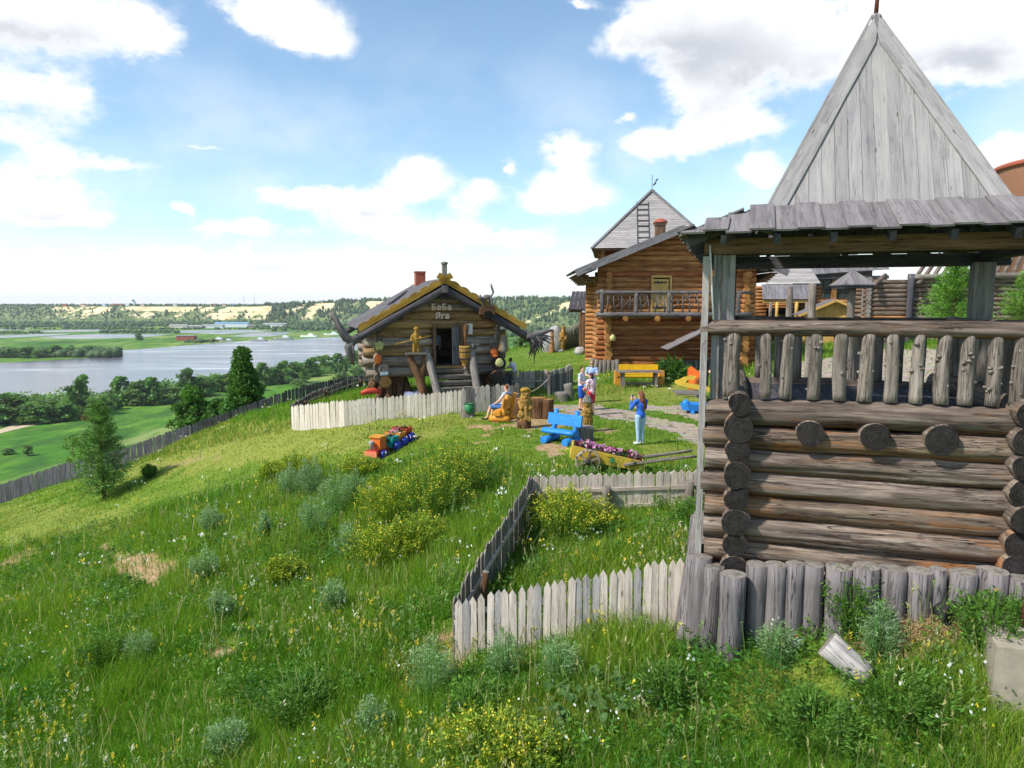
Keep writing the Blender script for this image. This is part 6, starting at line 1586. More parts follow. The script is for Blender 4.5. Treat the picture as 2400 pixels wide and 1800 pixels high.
# ------------------------------------------------------------------ smooth bodies: capsules and ellipsoids fused into one surface
def fuse(name, prims, voxel, mat, parent=None, smooth=4):
    bm = bmesh.new()
    def ball(c, r, rot=None):
        ret = bmesh.ops.create_icosphere(bm, subdivisions=2, radius=1)
        Mx = Matrix.Translation(V3(c)) @ (Euler(rot).to_matrix().to_4x4() if rot else Matrix()) @ Matrix.Diagonal((*r, 1))
        bmesh.ops.transform(bm, matrix=Mx, verts=ret['verts'])
    for q in prims:
        if q[0] == 'c':
            a, b, ra, rb = V3(q[1]), V3(q[2]), q[3], q[4]
            ball(a, (ra,) * 3); ball(b, (rb,) * 3); d = b - a
            if d.length > 1e-4:
                ret = bmesh.ops.create_cone(bm, cap_ends=True, segments=14, radius1=ra, radius2=rb, depth=d.length)
                Mx = Matrix.Translation((a + b) / 2) @ d.to_track_quat('Z', 'Y').to_matrix().to_4x4(); bmesh.ops.transform(bm, matrix=Mx, verts=ret['verts'])
        elif q[0] == 'e': ball(q[1], q[2], q[3] if len(q) > 3 else None)
        elif q[0] == 'b':
            ret = bmesh.ops.create_cube(bm, size=1); Mx = Matrix.Translation(V3(q[1])) @ (Euler(q[3]).to_matrix().to_4x4() if len(q) > 3 else Matrix()) @ Matrix.Diagonal((*q[2], 1)); bmesh.ops.transform(bm, matrix=Mx, verts=ret['verts'])
    me = bpy.data.meshes.new('tmp'); bm.to_mesh(me); bm.free()
    t = bpy.data.objects.new('tmp', me); COL.objects.link(t)
    r = t.modifiers.new('r', 'REMESH'); r.mode = 'VOXEL'; r.voxel_size = voxel; r.use_smooth_shade = True
    s = t.modifiers.new('s', 'SMOOTH'); s.iterations = smooth; s.factor = .5
    m2 = bpy.data.meshes.new_from_object(t.evaluated_get(bpy.context.evaluated_depsgraph_get())); bpy.data.objects.remove(t); bpy.data.meshes.remove(me)
    m2.name = name; m2.materials.clear()
    for k in (mat if isinstance(mat, (list, tuple)) else [mat]): m2.materials.append(k)
    nv = len(m2.vertices); co = np.empty(nv * 3, np.float32); m2.vertices.foreach_get('co', co); co = co.reshape(-1, 3)
    li = np.empty(len(m2.loops), np.int32); m2.loops.foreach_get('vertex_index', li); q = co[li]
    uv = m2.uv_layers.new(name='UVMap'); uv.data.foreach_set('uv', np.stack([q[:, 2] + random.uniform(0, 40), q[:, 0] * .8 + q[:, 1] * .5], -1).ravel().astype(np.float32))
    ca = m2.attributes.new('tint', 'FLOAT', 'FACE'); ca.data.foreach_set('value', np.ones(len(m2.polygons), np.float32))
    o = bpy.data.objects.new(name, m2); COL.objects.link(o)
    if parent is not None: o.parent = parent
    return o
for nm, c in dict(skin=(214, 166, 138), hair_dark=(52, 34, 28), hair_brown=(112, 66, 42), hair_maroon=(74, 34, 40), cloth_grey=(186, 188, 198), cloth_paleblue=(150, 172, 205), cloth_blue=(38, 84, 176), cloth_royal=(44, 96, 190),
                  jeans=(158, 186, 210), cloth_black=(26, 25, 30), cloth_white=(225, 226, 230), cloth_red=(190, 40, 54), cloth_pink=(226, 96, 120), shorts_blue=(62, 104, 160), lip=(170, 96, 86), cloth_grey_dark=(70, 74, 86)).items():
    plain(nm, C(*c), .75 if nm != 'skin' else .55, .07, 14)
def stripes():
    n = NT('cloth_stripes'); sp = n.N.new('ShaderNodeSeparateXYZ'); n.L.new(n.coords('Object'), sp.inputs[0])
    s = n.math('SINE', n.math('MULTIPLY', sp.outputs[2], 2 * math.pi / .062)); return n.fin(n.mix(n.ramp(s, [(.45, 0.0), (.55, 1.0)]), C(232, 226, 230), C(206, 40, 92)), .8, .2)
stripes()
STAND = dict(pelvis=(0, 0, .97), waist=(0, .01, 1.12), chest=(0, 0, 1.31), neck=(0, .0, 1.47), head=(0, .025, 1.63), shL=(-.185, 0, 1.42), shR=(.185, 0, 1.42), elL=(-.24, -.02, 1.14), elR=(.24, -.02, 1.14), wrL=(-.25, .07, .9), wrR=(.25, .07, .9),
             hipL=(-.095, 0, .93), hipR=(.095, 0, .93), knL=(-.1, .02, .5), knR=(.1, .02, .5), anL=(-.1, -.02, .09), anR=(.1, -.02, .09), toL=(-.12, .14, .03), toR=(.12, .14, .03))
def person(label, loc, rz, J=None, sc=1.0, top=None, sleeves='short', bottom=None, legs='long', hair='hair_dark', hairstyle='short', shoes='cloth_black', glasses=False, female=False, group=None, seated=False, hat=None, belly=0.0, handdir=None, skin='skin'):
    j = dict(STAND); j.update(J or {}); j = {k: V3(v) for k, v in j.items()}
    t = thing('person', label, 'person', loc, rz, group); t.scale = (sc,) * 3
    sw = .93 if female else 1.0
    P = []
    torso = [('c', j['pelvis'], j['waist'], .125 * (1.05 if female else 1), .115 * sw + belly), ('c', j['waist'], j['chest'], .115 * sw + belly, .135 * sw), ('c', j['chest'], (j['shL'] + j['shR']) / 2 - V3((0, 0, .02)), .135 * sw, .09), ('e', j['pelvis'], (.165, .12, .12)), ('e', j['chest'], (.175 * sw, .115, .16)), ('c', j['shL'], j['shR'], .062, .062)]
    P += torso; P += [('c', (j['shL'] + j['shR']) / 2, j['neck'], .06, .052), ('c', j['neck'], j['head'], .05, .052)]
    hd = j['head']; fw = V3((0, 1, 0))
    fdir = (j['face'] if 'face' in j else V3((0, 1, 0))).normalized(); yaw = math.atan2(-fdir.x, fdir.y); rot = (0, 0, yaw); sdv = V3((fdir.y, -fdir.x, 0))
    P += [('e', hd + V3((0, 0, .01)), (.076, .094, .115), rot), ('e', hd + fdir * .03 + V3((0, 0, -.06)), (.055, .06, .055), rot), ('e', hd + fdir * .098 + V3((0, 0, -.012)), (.015, .02, .024), rot), ('c', hd + fdir * .085 + V3((0, 0, .022)), hd + fdir * .104 + V3((0, 0, -.018)), .011, .014)]
    for s in (-1, 1): P.append(('e', hd + sdv * (.076 * s) - fdir * .005, (.014, .024, .03), rot))
    for s in 'LR':
        P += [('c', j['sh' + s], j['el' + s], .05, .042), ('c', j['el' + s], j['wr' + s], .041, .029)]
        d = (j['wr' + s] - j['el' + s]).normalized(); d = V3(handdir[s]).normalized() if handdir and s in handdir else d
        sd = d.cross(V3((0, 1, 0.3))).normalized(); sg = -1 if s == 'L' else 1
        if sd.length < .1: sd = V3((1, 0, 0))
        nr = sd.cross(d).normalized(); w = j['wr' + s]
        pc = w + d * .05; P += [('c', w, pc, .028, .03), ('c', pc - sd * .022, w + d * .085 - sd * .028, .018, .014), ('c', pc + sd * .022, w + d * .085 + sd * .026, .018, .014)]
        for f, (o, ln) in enumerate(((-.033, .062), (-.011, .074), (.011, .07), (.032, .056))):
            b0 = w + d * .085 + sd * o; b1 = b0 + d * ln * .55 + nr * .008; b2 = b1 + d * ln * .35 + nr * .024; P += [('c', b0, b1, .0105, .0098), ('c', b1, b2, .0098, .0085)]
        tb = w + d * .03 - sd * (.03 * sg); P += [('c', tb, tb + d * .04 - sd * .03 * sg + nr * .01, .013, .011), ('c', tb + d * .04 - sd * .03 * sg + nr * .01, tb + d * .075 - sd * .032 * sg + nr * .02, .011, .009)]
        P += [('c', j['hip' + s], j['kn' + s], .092, .062), ('c', j['kn' + s], j['kn' + s].lerp(j['an' + s], .4), .058, .058), ('c', j['kn' + s].lerp(j['an' + s], .35), j['an' + s], .058, .04), ('c', j['an' + s], j['to' + s], .04, .032)]
    body = fuse('body', P, .0115, MAT[skin], t, 2)
    g = .016
    if top:
        Q = [(q[0], q[1], q[2], q[3] + g, q[4] + g) if q[0] == 'c' else (q[0], q[1], tuple(x + g for x in q[2])) for q in torso[:6] if q is not torso[3]]
        Q.append(('e', j['pelvis'] + V3((0, 0, .03)), (.178, .135, .11)))
        for s in 'LR':
            e = j['sh' + s].lerp(j['el' + s], .62) if sleeves == 'short' else j['el' + s]
            Q.append(('c', j['sh' + s], e, .062, .058))
            if sleeves == 'long': Q.append(('c', j['el' + s], j['el' + s].lerp(j['wr' + s], .9), .053, .042))
        fuse('shirt', Q, .015, MAT[top], t, 3)
    if bottom:
        Q = [('e', j['pelvis'] - V3((0, 0, .02)), (.178, .132, .13))]
        for s in 'LR':
            if legs == 'long': Q += [('c', j['hip' + s], j['kn' + s], .107, .075), ('c', j['kn' + s], j['an' + s] + V3((0, 0, .02)), .073, .056)]
            else: Q += [('c', j['hip' + s], j['hip' + s].lerp(j['kn' + s], .86), .112, .1)]
        fuse('trousers' if legs == 'long' else 'shorts', Q, .015, MAT[bottom], t, 3)
    if shoes:
        for s in 'LR': fuse('shoe', [('c', j['an' + s] - V3((0, 0, .03)), j['to' + s], .05, .042), ('e', j['an' + s].lerp(j['to' + s], .5) - V3((0, 0, .03)), (.05, .05, .03))], .012, MAT[shoes], t, 2)
    Hc = hd + V3((0, 0, .035)) - fdir * .018
    if hairstyle == 'bald': fuse('hair', [('e', hd + V3((0, 0, .03)) - fdir * .014, (.079, .095, .098), rot)], .01, MAT[hair], t, 2)
    elif hairstyle == 'short': fuse('hair', [('e', Hc, (.083, .098, .1), rot), ('e', hd - fdir * .04, (.076, .07, .09), rot)], .01, MAT[hair], t, 2)
    elif hairstyle == 'bob': fuse('hair', [('e', Hc, (.09, .105, .108), rot), ('e', hd - fdir * .05 - V3((0, 0, .05)), (.09, .075, .11), rot)], .01, MAT[hair], t, 2)
    elif hairstyle == 'long':
        b = hd - fdir * .075
        fuse('hair', [('e', Hc, (.09, .105, .108), rot), ('c', b, b + V3((0, -.02, -.2)), .085, .09), ('c', b + V3((.02, -.02, -.18)), b + V3((.05, -.03, -.46)), .09, .06), ('c', b + V3((-.04, -.02, -.1)), b + V3((-.06, -.0, -.4)), .06, .04), ('c', b + V3((.07, .0, -.1)), b + V3((.12, -.01, -.38)), .05, .03)], .011, MAT[hair], t, 2)
    for s in (-1, 1):
        mb = MB(); c = hd + fdir * .084 + sdv * (.03 * s) + V3((0, 0, .016)); mb.lathe([(0, -.006), (.009, 0), (0, .006)], c, 8, axis=fdir); mb.build('eye', MAT['cloth_black'], t)
    fuse('mouth', [('c', hd + fdir * .083 - sdv * .022 - V3((0, 0, .058)), hd + fdir * .083 + sdv * .022 - V3((0, 0, .058)), .007, .007)], .005, MAT['lip'], t, 1)
    if glasses:
        mb = MB()
        for s in (-1, 1): mb.lathe([(0, .012), (.027, .009), (.03, 0), (0, -.004)], hd + fdir * .09 + sdv * (.032 * s) + V3((0, 0, .018)), 12, axis=fdir); mb.tube([hd + fdir * .085 + sdv * (.06 * s) + V3((0, 0, .022)), hd + sdv * (.086 * s) + V3((0, 0, .02))], .005, 5)
        mb.tube([hd + fdir * .1 - sdv * .06 + V3((0, 0, .024)), hd + fdir * .102 + V3((0, 0, .026)), hd + fdir * .1 + sdv * .06 + V3((0, 0, .024))], .006, 5)
        mb.build('sunglasses', MAT['cloth_black'], t)
    if hat: fuse('sun_hat', [('e', Hc + V3((0, 0, .02)), (.1, .115, .09), rot), ('e', hd + V3((0, 0, .045)), (.135, .145, .016), rot)], .011, MAT[hat], t, 2)
    return t
# girl with a phone
g0 = gp(1500, 1043); g0.z = G(g0.x, g0.y) + .02
person('girl with long brown hair in blue top and pale jeans photographing with a phone', g0, R(24), dict(elL=(-.30, .12, 1.18), wrL=(-.16, .30, 1.42), elR=(.26, .12, 1.17), wrR=(.0, .33, 1.40), face=(-.2, 1, 0), anL=(-.075, 0, .09), anR=(.085, .0, .09), knL=(-.08, .02, .5), knR=(.085, .02, .5)), .955,
       'cloth_royal', 'long', 'jeans', 'long', 'hair_brown', 'long', 'cloth_white', female=True, handdir=dict(L=(.2, .1, 1), R=(-.2, .1, 1)))
c, s = math.cos(R(24)), math.sin(R(24)); q = V3((-.1, .36, 1.53)) * .955
t = thing('phone', 'white smartphone held up by the girl in the blue top', 'phone', g0 + V3((c * q.x - s * q.y, s * q.x + c * q.y, q.z)), R(24))
mb = MB(); mb.box((0, 0, 0), (.075, .012, .155)); mb.build('phone_case', M['white_shiny'], t, bevel=.004)
mb = MB(); mb.box((.0, -.0075, .0), (.064, .002, .13)); mb.build('screen', M['cloth_black'], t)
# family group
FAM = 'family standing by the path'
q = gp(1362, 962); q.z = G(q.x, q.y) + .02
person('man with dark hair in light grey T-shirt and blue shorts, holding a baby', q, R(-118), dict(elL=(-.25, .08, 1.16), wrL=(-.02, .26, 1.16), elR=(.27, .04, 1.15), wrR=(.08, .27, 1.08), face=(.3, 1, 0)), 1.03, 'cloth_grey', 'short', 'cloth_blue', 'short', 'hair_dark', 'short', 'cloth_black', belly=.02, group=FAM)
qb = at(1371, 912, q.y - .08)
person('baby with dark cap in pale clothes held by the man in grey', qb + V3((.05, -.12, -.38)), R(20), dict(hipL=(-.08, .02, .93), knL=(-.12, .25, .85), anL=(-.12, .3, .62), toL=(-.12, .38, .58), knR=(.12, .25, .85), anR=(.12, .3, .62), toR=(.12, .38, .58), head=(0, .02, 1.62)), .42, 'cloth_paleblue', 'long', 'cloth_pink', 'short', 'hair_dark', 'short', None, hat='cloth_white', group=FAM)
q2 = V3(at(1386, 950, 31.6)); q2.z = G(q2.x, q2.y)
person('man in dark sunglasses and pale blue shirt standing behind the others', q2, R(170), dict(elL=(-.25, .1, 1.17), wrL=(-.06, .27, 1.18), elR=(.25, .1, 1.17), wrR=(.06, .27, 1.12)), 1.06, 'cloth_paleblue', 'short', 'cloth_grey_dark', 'long', 'hair_brown', 'short', 'cloth_black', glasses=True, group=FAM)
q3 = gp(1385, 974); q3.z = G(q3.x, q3.y) + .02
person('woman with maroon hair in pink striped T-shirt and red shorts, back turned', q3, R(38), dict(elL=(-.26, .02, 1.16), wrL=(-.2, .2, 1.1), elR=(.24, .0, 1.14), wrR=(.16, .2, 1.0), face=(-.5, 1, 0)), .95, 'cloth_stripes', 'short', 'cloth_red', 'short', 'hair_maroon', 'bob', 'cloth_black', female=True, group=FAM)
# man on the amber bench
b = pb; bx = V3((math.cos(BENCH_RZ), math.sin(BENCH_RZ), 0)); bf = V3((math.sin(BENCH_RZ), -math.cos(BENCH_RZ), 0))   # bench front
seat = b - bx * .12 - bf * .0
person('seated man with cropped hair in grey T-shirt and blue shorts, arm on the bench back', V3((seat.x, seat.y, seat.z - .03)), BENCH_RZ + R(180),
       dict(pelvis=(0, -.02, .55), waist=(0, -.1, .7), chest=(.0, -.15, .9), neck=(0, -.15, 1.07), head=(.02, -.13, 1.23), shL=(-.19, -.12, 1.01), shR=(.19, -.17, 1.02), elL=(-.26, .05, .77), wrL=(-.18, .28, .62), elR=(.36, -.32, .92), wrR=(.5, -.36, .93),
            hipL=(-.1, .0, .52), hipR=(.1, 0, .52), knL=(-.16, .43, .52), knR=(.13, .44, .52), anL=(-.2, .56, .1), anR=(.12, .5, .1), toL=(-.24, .72, .04), toR=(.14, .67, .04), face=(.35, 1, 0)), 1.02, 'cloth_grey', 'short', 'shorts_blue', 'short', 'hair_brown', 'bald', 'cloth_black')
SEATM = (V3((seat.x, seat.y, seat.z - .03)), BENCH_RZ + R(180))
t = thing('shoulder_strap', 'black bag strap across the back of the seated man', 'strap', SEATM[0], SEATM[1])
mb = MB(); mb.tube([(-.12, -.2, 1.1), (-.05, -.285, 1.0), (.03, -.305, .88), (.1, -.275, .75), (.15, -.2, .62)], [.018] * 5, 6); mb.build('strap_band', M['cloth_black'], t)
# by the hut
q4 = at(1203, 872, 37.5)
person('man in black and white shirt sitting hunched beside the hut', V3((q4.x, q4.y, q4.z - .55)), R(70), dict(pelvis=(0, -.02, .55), waist=(0, -.06, .72), chest=(.0, .02, .9), neck=(0, .1, 1.04), head=(0, .17, 1.18), shL=(-.19, .06, 1.0), shR=(.19, .06, 1.0), elL=(-.24, .26, .78), wrL=(-.1, .42, .74), elR=(.24, .26, .78), wrR=(.1, .42, .74),
       hipL=(-.1, .0, .52), hipR=(.1, 0, .52), knL=(-.14, .43, .5), knR=(.14, .44, .5), anL=(-.14, .5, .1), anR=(.14, .5, .1), toL=(-.14, .66, .04), toR=(.14, .66, .04)), 1.0, 'cloth_white', 'short', 'cloth_black', 'long', 'hair_dark', 'short', 'cloth_black')
mb = MB(); q5 = V3((q4.x, q4.y, G(q4.x, q4.y))); mb.log((-.35, 0, -.1), (.9, .2, q4.z - q5.z - .12), .16, .15, 12, 5, .05); o = mb.build('slanting_log', [M['grey_stump'], M['end_grey']]); o.location = q5; tag(o, 'slanting grey log the man beside the hut sits on', 'log')
hd_ = hput(.12, 1.2, 1.63)
person('visitor in light blue shirt standing inside the dark hut doorway', hd_, R(160), {}, .88, 'cloth_paleblue', 'short', 'cloth_black', 'long', 'hair_dark', 'short', 'cloth_black')
q6 = gp(1652, 908); q6.z = G(q6.x, q6.y)
person('man in black jacket over white shirt standing by the orange log armchair', q6, R(150), {}, 1.0, 'cloth_black', 'long', 'cloth_black', 'long', 'hair_dark', 'short', 'cloth_black')
q7 = V3((9.25, 22.4, G(9.25, 22.4)))
person('woman in pink top seen between the balusters of the watchtower', q7, R(100), {}, .95, 'cloth_pink', 'short', 'jeans', 'long', 'hair_dark', 'bob', 'cloth_white', female=True)

# ------------------------------------------------------------------ carved wooden figures
def carved(label, p, rz, H, kind):
    t = thing('carved_figure', label, 'carving', p, rz); k = H / 1.5; m = MAT['carved_wood']
    if kind == 0:
        fuse('figure', [('c', (0, 0, .35), (0, 0, .85), .2, .19), ('c', (0, 0, .85), (0, 0, 1.0), .2, .22), ('e', (0, 0, 1.15), (.17, .16, .22)), ('e', (0, -.1, .98), (.2, .14, .16)), ('e', (0, -.12, .86), (.15, .1, .12)), ('c', (-.2, 0, .92), (-.16, -.16, .72), .08, .07), ('c', (.2, 0, .92), (.16, -.16, .72), .08, .07),
                        ('c', (-.12, -.17, 1.07), (.0, -.19, 1.1), .035, .045), ('c', (.12, -.17, 1.07), (.0, -.19, 1.1), .035, .045), ('c', (0, -.17, 1.22), (0, -.2, 1.14), .025, .045), ('c', (-.13, -.12, 1.25), (-.03, -.165, 1.23), .025, .03), ('c', (.13, -.12, 1.25), (.03, -.165, 1.23), .025, .03),
                        ('e', (-.12, -.02, .5), (.14, .2, .18)), ('e', (.12, -.02, .5), (.14, .2, .18)), ('c', (0, -.2, .75), (0, -.2, .35), .05, .045), ('b', (.06, -.22, .36), (.22, .06, .16), (0, .4, 0)), ('c', (-.1, 0, .3), (-.1, 0, .15), .1, .12), ('c', (.1, 0, .3), (.1, 0, .15), .1, .12)], .016, m, t, 2)
        fuse('cap', [('e', (0, 0, 1.36), (.185, .18, .09)), ('c', (-.14, -.08, 1.32), (.14, -.08, 1.32), .05, .05)], .016, MAT['ochre_board'], t, 2)
        mb = MB(); mb.log((0, 0, -.1), (0, 0, .3), .21, .19, 16, 4, .07); mb.log((-.22, -.02, -.1), (-.22, -.02, .25), .07, .07, 9, 3, .05); mb.build('trunk_base', [M['bark_brown'], M['end_ochre']], t)
    else:
        fuse('figure', [('c', (0, 0, .05), (0, 0, .5), .2, .19), ('c', (0, 0, .55), (0, 0, .9), .21, .2), ('e', (0, 0, 1.1), (.17, .17, .2)), ('e', (0, -.1, .86), (.19, .14, .16)), ('e', (0, -.12, .68), (.17, .11, .09)), ('c', (-.17, -.05, .9), (.13, -.2, .8), .05, .04), ('c', (.2, 0, .85), (-.05, -.2, .72), .05, .045), ('c', (0, -.17, 1.15), (0, -.21, 1.06), .028, .045),
                        ('c', (-.12, -.12, 1.17), (-.03, -.165, 1.15), .025, .03), ('c', (.12, -.12, 1.17), (.03, -.165, 1.15), .025, .03), ('e', (-.08, -.08, .3), (.14, .14, .12)), ('e', (.1, -.06, .32), (.13, .14, .12)), ('c', (0, 0, .5), (0, 0, .58), .215, .2)] + [('c', (.2 * math.cos(a), .2 * math.sin(a), .52), (.2 * math.cos(a), .2 * math.sin(a), .38), .03, .035) for a in [i * .45 for i in range(14)]], .016, m, t, 2)
        fuse('thatch_hat', [('c', (.0, 0, 1.22), (0, 0, 1.42), .19, .07)] + [('c', (.07 * math.cos(a), .07 * math.sin(a), 1.44), (.2 * math.cos(a), .2 * math.sin(a), 1.2), .03, .035) for a in [i * .42 for i in range(15)]], .016, MAT['grey_stump'], t, 1)
    for s in (-1, 1):
        fuse('eye', [('e', (s * .065, -.155, 1.2 if kind == 0 else 1.12), (.028, .016, .02))], .008, MAT['pine_fresh'], t, 1)
    t.scale = (k,) * 3
carved('bearded wooden figure in a flat cap carved from a trunk, axe in hand', gp(1231, 1003), R(8), 1.52, 0)
pB = gp(1376, 1012); carved('wooden figure with thatched bowl haircut, arms folded, carved from a trunk', pB, R(-18), 1.3, 1)
def idol(px, py, Y, H, label, rz=0):
    p = at(px, py, Y); p.z = G(p.x, p.y); t = thing('carved_figure', label, 'carving', p, rz); t.scale = (H / 2,) * 3
    fuse('figure', [('c', (0, 0, 0), (0, 0, .9), .17, .2), ('c', (0, 0, .9), (0, 0, 1.45), .22, .24), ('e', (0, 0, 1.72), (.19, .19, .24)), ('c', (-.26, 0, 1.4), (-.15, -.22, 1.1), .09, .07), ('c', (.26, 0, 1.4), (.2, -.2, 1.0), .09, .07), ('c', (0, -.18, 1.75), (0, -.23, 1.66), .03, .05), ('e', (0, -.16, 1.55), (.12, .1, .14)), ('c', (-.15, 0, .95), (.15, 0, .95), .21, .21)], .03, MAT['carved_wood'], t, 2)
    fuse('cap', [('e', (0, 0, 1.9), (.21, .21, .12))], .03, MAT['carved_wood'], t, 1)
idol(1320, 800, 60.8, 2.1, 'tall carved wooden man before the stake palisade on the lawn edge')

# ------------------------------------------------------------------ things hung on and set round the hut
def sheet(label, x, z, w, h, lines, y=-.28, rz=0, name='notice', ry=0):
    t = thing(name, label, 'sign', hput(x, y, z), HRZ + rz); 
    mb = MB(); mb.box((0, 0, 0), (w, .015, h)); mb.build('board', M['white_sheet'], t)
    for k in range(lines):
        mb = MB(); mb.box((random.uniform(-.02, .02) * w, -.009, h * (.32 - .64 * k / max(1, lines - 1) if lines > 1 else 0)), (w * random.uniform(.55, .8), .003, h * .09)); mb.build('text_line', M['rock_grey'], t)
sheet('pale blue notice sheet pinned to the logs right of the hut door', 1.34, 3.28, .34, .46, 4, y=-.24)
sheet('small white placard under the hut eave above the carved woman head', 2.78, 3.33, .22, .13, 2, y=-.72)
sheet('small white placard on the dark mask at the lower left corner of the hut', -2.55, 1.42, .34, .15, 2, y=-.78)
def hang(name, label, cat, x, y, z, prims, mat, vox=.014, rz=0):
    t = fuse(name, prims, vox, MAT[mat], None, 2); t.location = hput(x, y, z); t.rotation_euler = (0, 0, HRZ + rz); return tag(t, label, cat)
t = thing('moss_bundle', 'pale dry moss bundle hung at the left corner of the hut', 'moss', hput(-2.72, -.62, 2.62), HRZ); mb = MB()
for k in range(40):
    d = V3((random.uniform(-1, 1), random.uniform(-1, .2), random.uniform(-1, 1))).normalized(); mb.tube([d * .05, d * .15 + V3((0, 0, -.02)), d * random.uniform(.2, .27)], [.05, .035, .006], 5)
mb.build('moss', M['moss_yellow'], t)
hang('bracket_fungus', 'orange bracket fungus fixed to the left corner logs of the hut', 'fungus', -2.78, -.6, 2.02, [('e', (0, 0, .02), (.17, .12, .2)), ('e', (-.02, -.02, -.14), (.13, .12, .08))], 'paint_orange')
hang('wooden_mask', 'dark carved wooden mask on the lower left corner of the hut', 'mask', -2.55, -.58, 1.5, [('e', (0, 0, .1), (.24, .1, .25)), ('e', (0, -.05, -.14), (.17, .1, .14)), ('c', (0, -.1, .12), (0, -.14, -.04), .03, .05), ('c', (-.16, -.06, .2), (-.03, -.1, .16), .03, .03), ('c', (.16, -.06, .2), (.03, -.1, .16), .03, .03), ('c', (-.1, -.09, -.12), (.1, -.09, -.12), .03, .03)], 'hut_log')
t = thing('log_slice', 'round yellowish log slice below the dark mask on the hut', 'log slice', hput(-2.5, -.62, 1.0), HRZ); mb = MB(); mb.log((0, .15, 0), (0, -.12, .05), .25, .25, 22, 3, .03); mb.build('slice', [M['bark_brown'], M['end_ochre']], t)
t = thing('log_slice', 'large log slice with a pale mossy middle on the right corner of the hut', 'log slice', hput(2.62, -.62, 1.72), HRZ); mb = MB(); mb.log((0, .15, 0), (0, -.1, .03), .31, .31, 22, 3, .04); mb.build('slice', [M['bark_brown'], M['end_dark']], t); mb = MB(); mb.lathe([(0, .03), (.17, .025), (.2, 0)], (0.02, -.11, .03), 16, axis=(0, -1, 0), wob=.06); mb.build('moss_patch', M['moss_yellow'], t)
t = thing('log_slice', 'dark log butt at the bottom right corner of the hut', 'log slice', hput(2.5, -.75, 1.12), HRZ); mb = MB(); mb.log((0, .3, 0), (0, -.12, -.02), .31, .3, 20, 3, .05); mb.build('slice', [M['bark_brown'], M['end_dark']], t)
hang('bracket_fungus', 'reddish bracket fungus on the right corner logs of the hut', 'fungus', 2.42, -.58, 2.2, [('e', (0, 0, .02), (.19, .12, .2)), ('e', (.05, -.02, -.14), (.15, .12, .09))], 'paint_orange')
t = thing('carved_woman_bust', 'pale carved woman head with long hair on the right corner of the hut', 'carving', hput(2.83, -.66, 2.62), HRZ)
fuse('head', [('e', (0, -.05, .2), (.14, .13, .2)), ('c', (0, -.02, .1), (0, 0, -.28), .17, .2), ('c', (0, -.15, .24), (0, -.19, .14), .02, .035), ('c', (-.09, -.13, .27), (-.03, -.16, .25), .018, .02), ('c', (.09, -.13, .27), (.03, -.16, .25), .018, .02), ('c', (-.05, -.155, .06), (.05, -.155, .06), .018, .018)], .012, MAT['end_grey'], t, 1)
fuse('hair', [('e', (0, .0, .3), (.16, .14, .14)), ('c', (-.13, -.04, .2), (-.17, -.06, -.3), .05, .07), ('c', (.13, -.04, .2), (.17, -.06, -.3), .05, .07)], .012, MAT['carved_wood'], t, 1)
for s_ in (-1, 1): fuse('eye', [('e', (s_ * .055, -.165, .2), (.022, .012, .014))], .007, MAT['cloth_black'], t, 1)
t = thing('twig_bunch', 'bunch of grey twigs tied left of the carved woman head', 'twigs', hput(2.35, -.5, 2.5), HRZ); mb = MB()
for k in range(16):
    a_ = random.uniform(-.9, 1.1); L_ = random.uniform(.25, .6); mb.tube([(0, 0, -.2), (math.sin(a_) * L_ * .5, -.05, .1), (math.sin(a_) * L_, random.uniform(-.15, 0), L_ * .6)], [.02, .016, .006], 5)
mb.build('twigs', M['driftwood'], t)
# carved guard with a spear on the shelf
t = thing('carved_guard', 'ochre carved guard with a spear on the shelf left of the hut door', 'carving', hput(-1.18, -.95, 2.305), HRZ)
fuse('figure', [('c', (-.09, 0, .04), (-.07, 0, .35), .07, .08), ('c', (.1, 0, .04), (.07, 0, .35), .07, .08), ('c', (0, 0, .4), (0, 0, .75), .13, .14), ('e', (.02, 0, .94), (.1, .1, .13)), ('c', (-.15, 0, .75), (-.22, -.14, .55), .055, .045), ('c', (.15, 0, .75), (.2, -.16, .6), .055, .045), ('c', (0, -.09, .96), (0, -.12, .92), .02, .03), ('e', (0, -.02, .62), (.16, .13, .1))], .013, MAT['ochre_board'], t, 2)
fuse('helmet', [('e', (.02, 0, 1.03), (.13, .13, .07)), ('c', (.02, 0, 1.05), (.02, 0, 1.16), .08, .03)], .013, MAT['ochre_board'], t, 1)
mb = MB(); mb.tube([(-.75, -.22, .42), (.62, -.18, .72)], .025, 7); mb.tube([(-.75, -.22, .42), (-.95, -.225, .375)], [.045, .005], 6); mb.build('spear', M['ochre_board'], t)
# cat on the gable
t = thing('cat_figure', 'grey wooden cat with raised tail standing on a log bracket on the hut roof edge', 'cat figure', hput(1.95, -1.12, 4.28), HRZ)
fuse('body', [('c', (-.2, 0, .34), (.12, 0, .42), .085, .1), ('e', (0, 0, .44), (.17, .09, .09)), ('c', (-.2, 0, .3), (-.2, -.02, 0), .045, .035), ('c', (-.13, .08, .3), (-.15, .08, 0), .045, .035), ('c', (.14, .06, .36), (.2, .06, .0), .05, .035), ('c', (.16, -.06, .36), (.24, -.06, 0), .05, .035), ('e', (-.3, -.03, .38), (.1, .095, .09)), ('c', (-.33, -.08, .44), (-.34, -.09, .52), .03, .012), ('c', (-.27, .04, .45), (-.27, .05, .53), .03, .012), ('e', (-.38, -.06, .36), (.04, .04, .035)),
                ('c', (.2, 0, .44), (.3, 0, .62), .035, .04), ('c', (.3, 0, .62), (.22, 0, .86), .045, .05), ('c', (.22, 0, .86), (.2, 0, 1.0), .05, .02)], .012, MAT['driftwood'], t, 2)
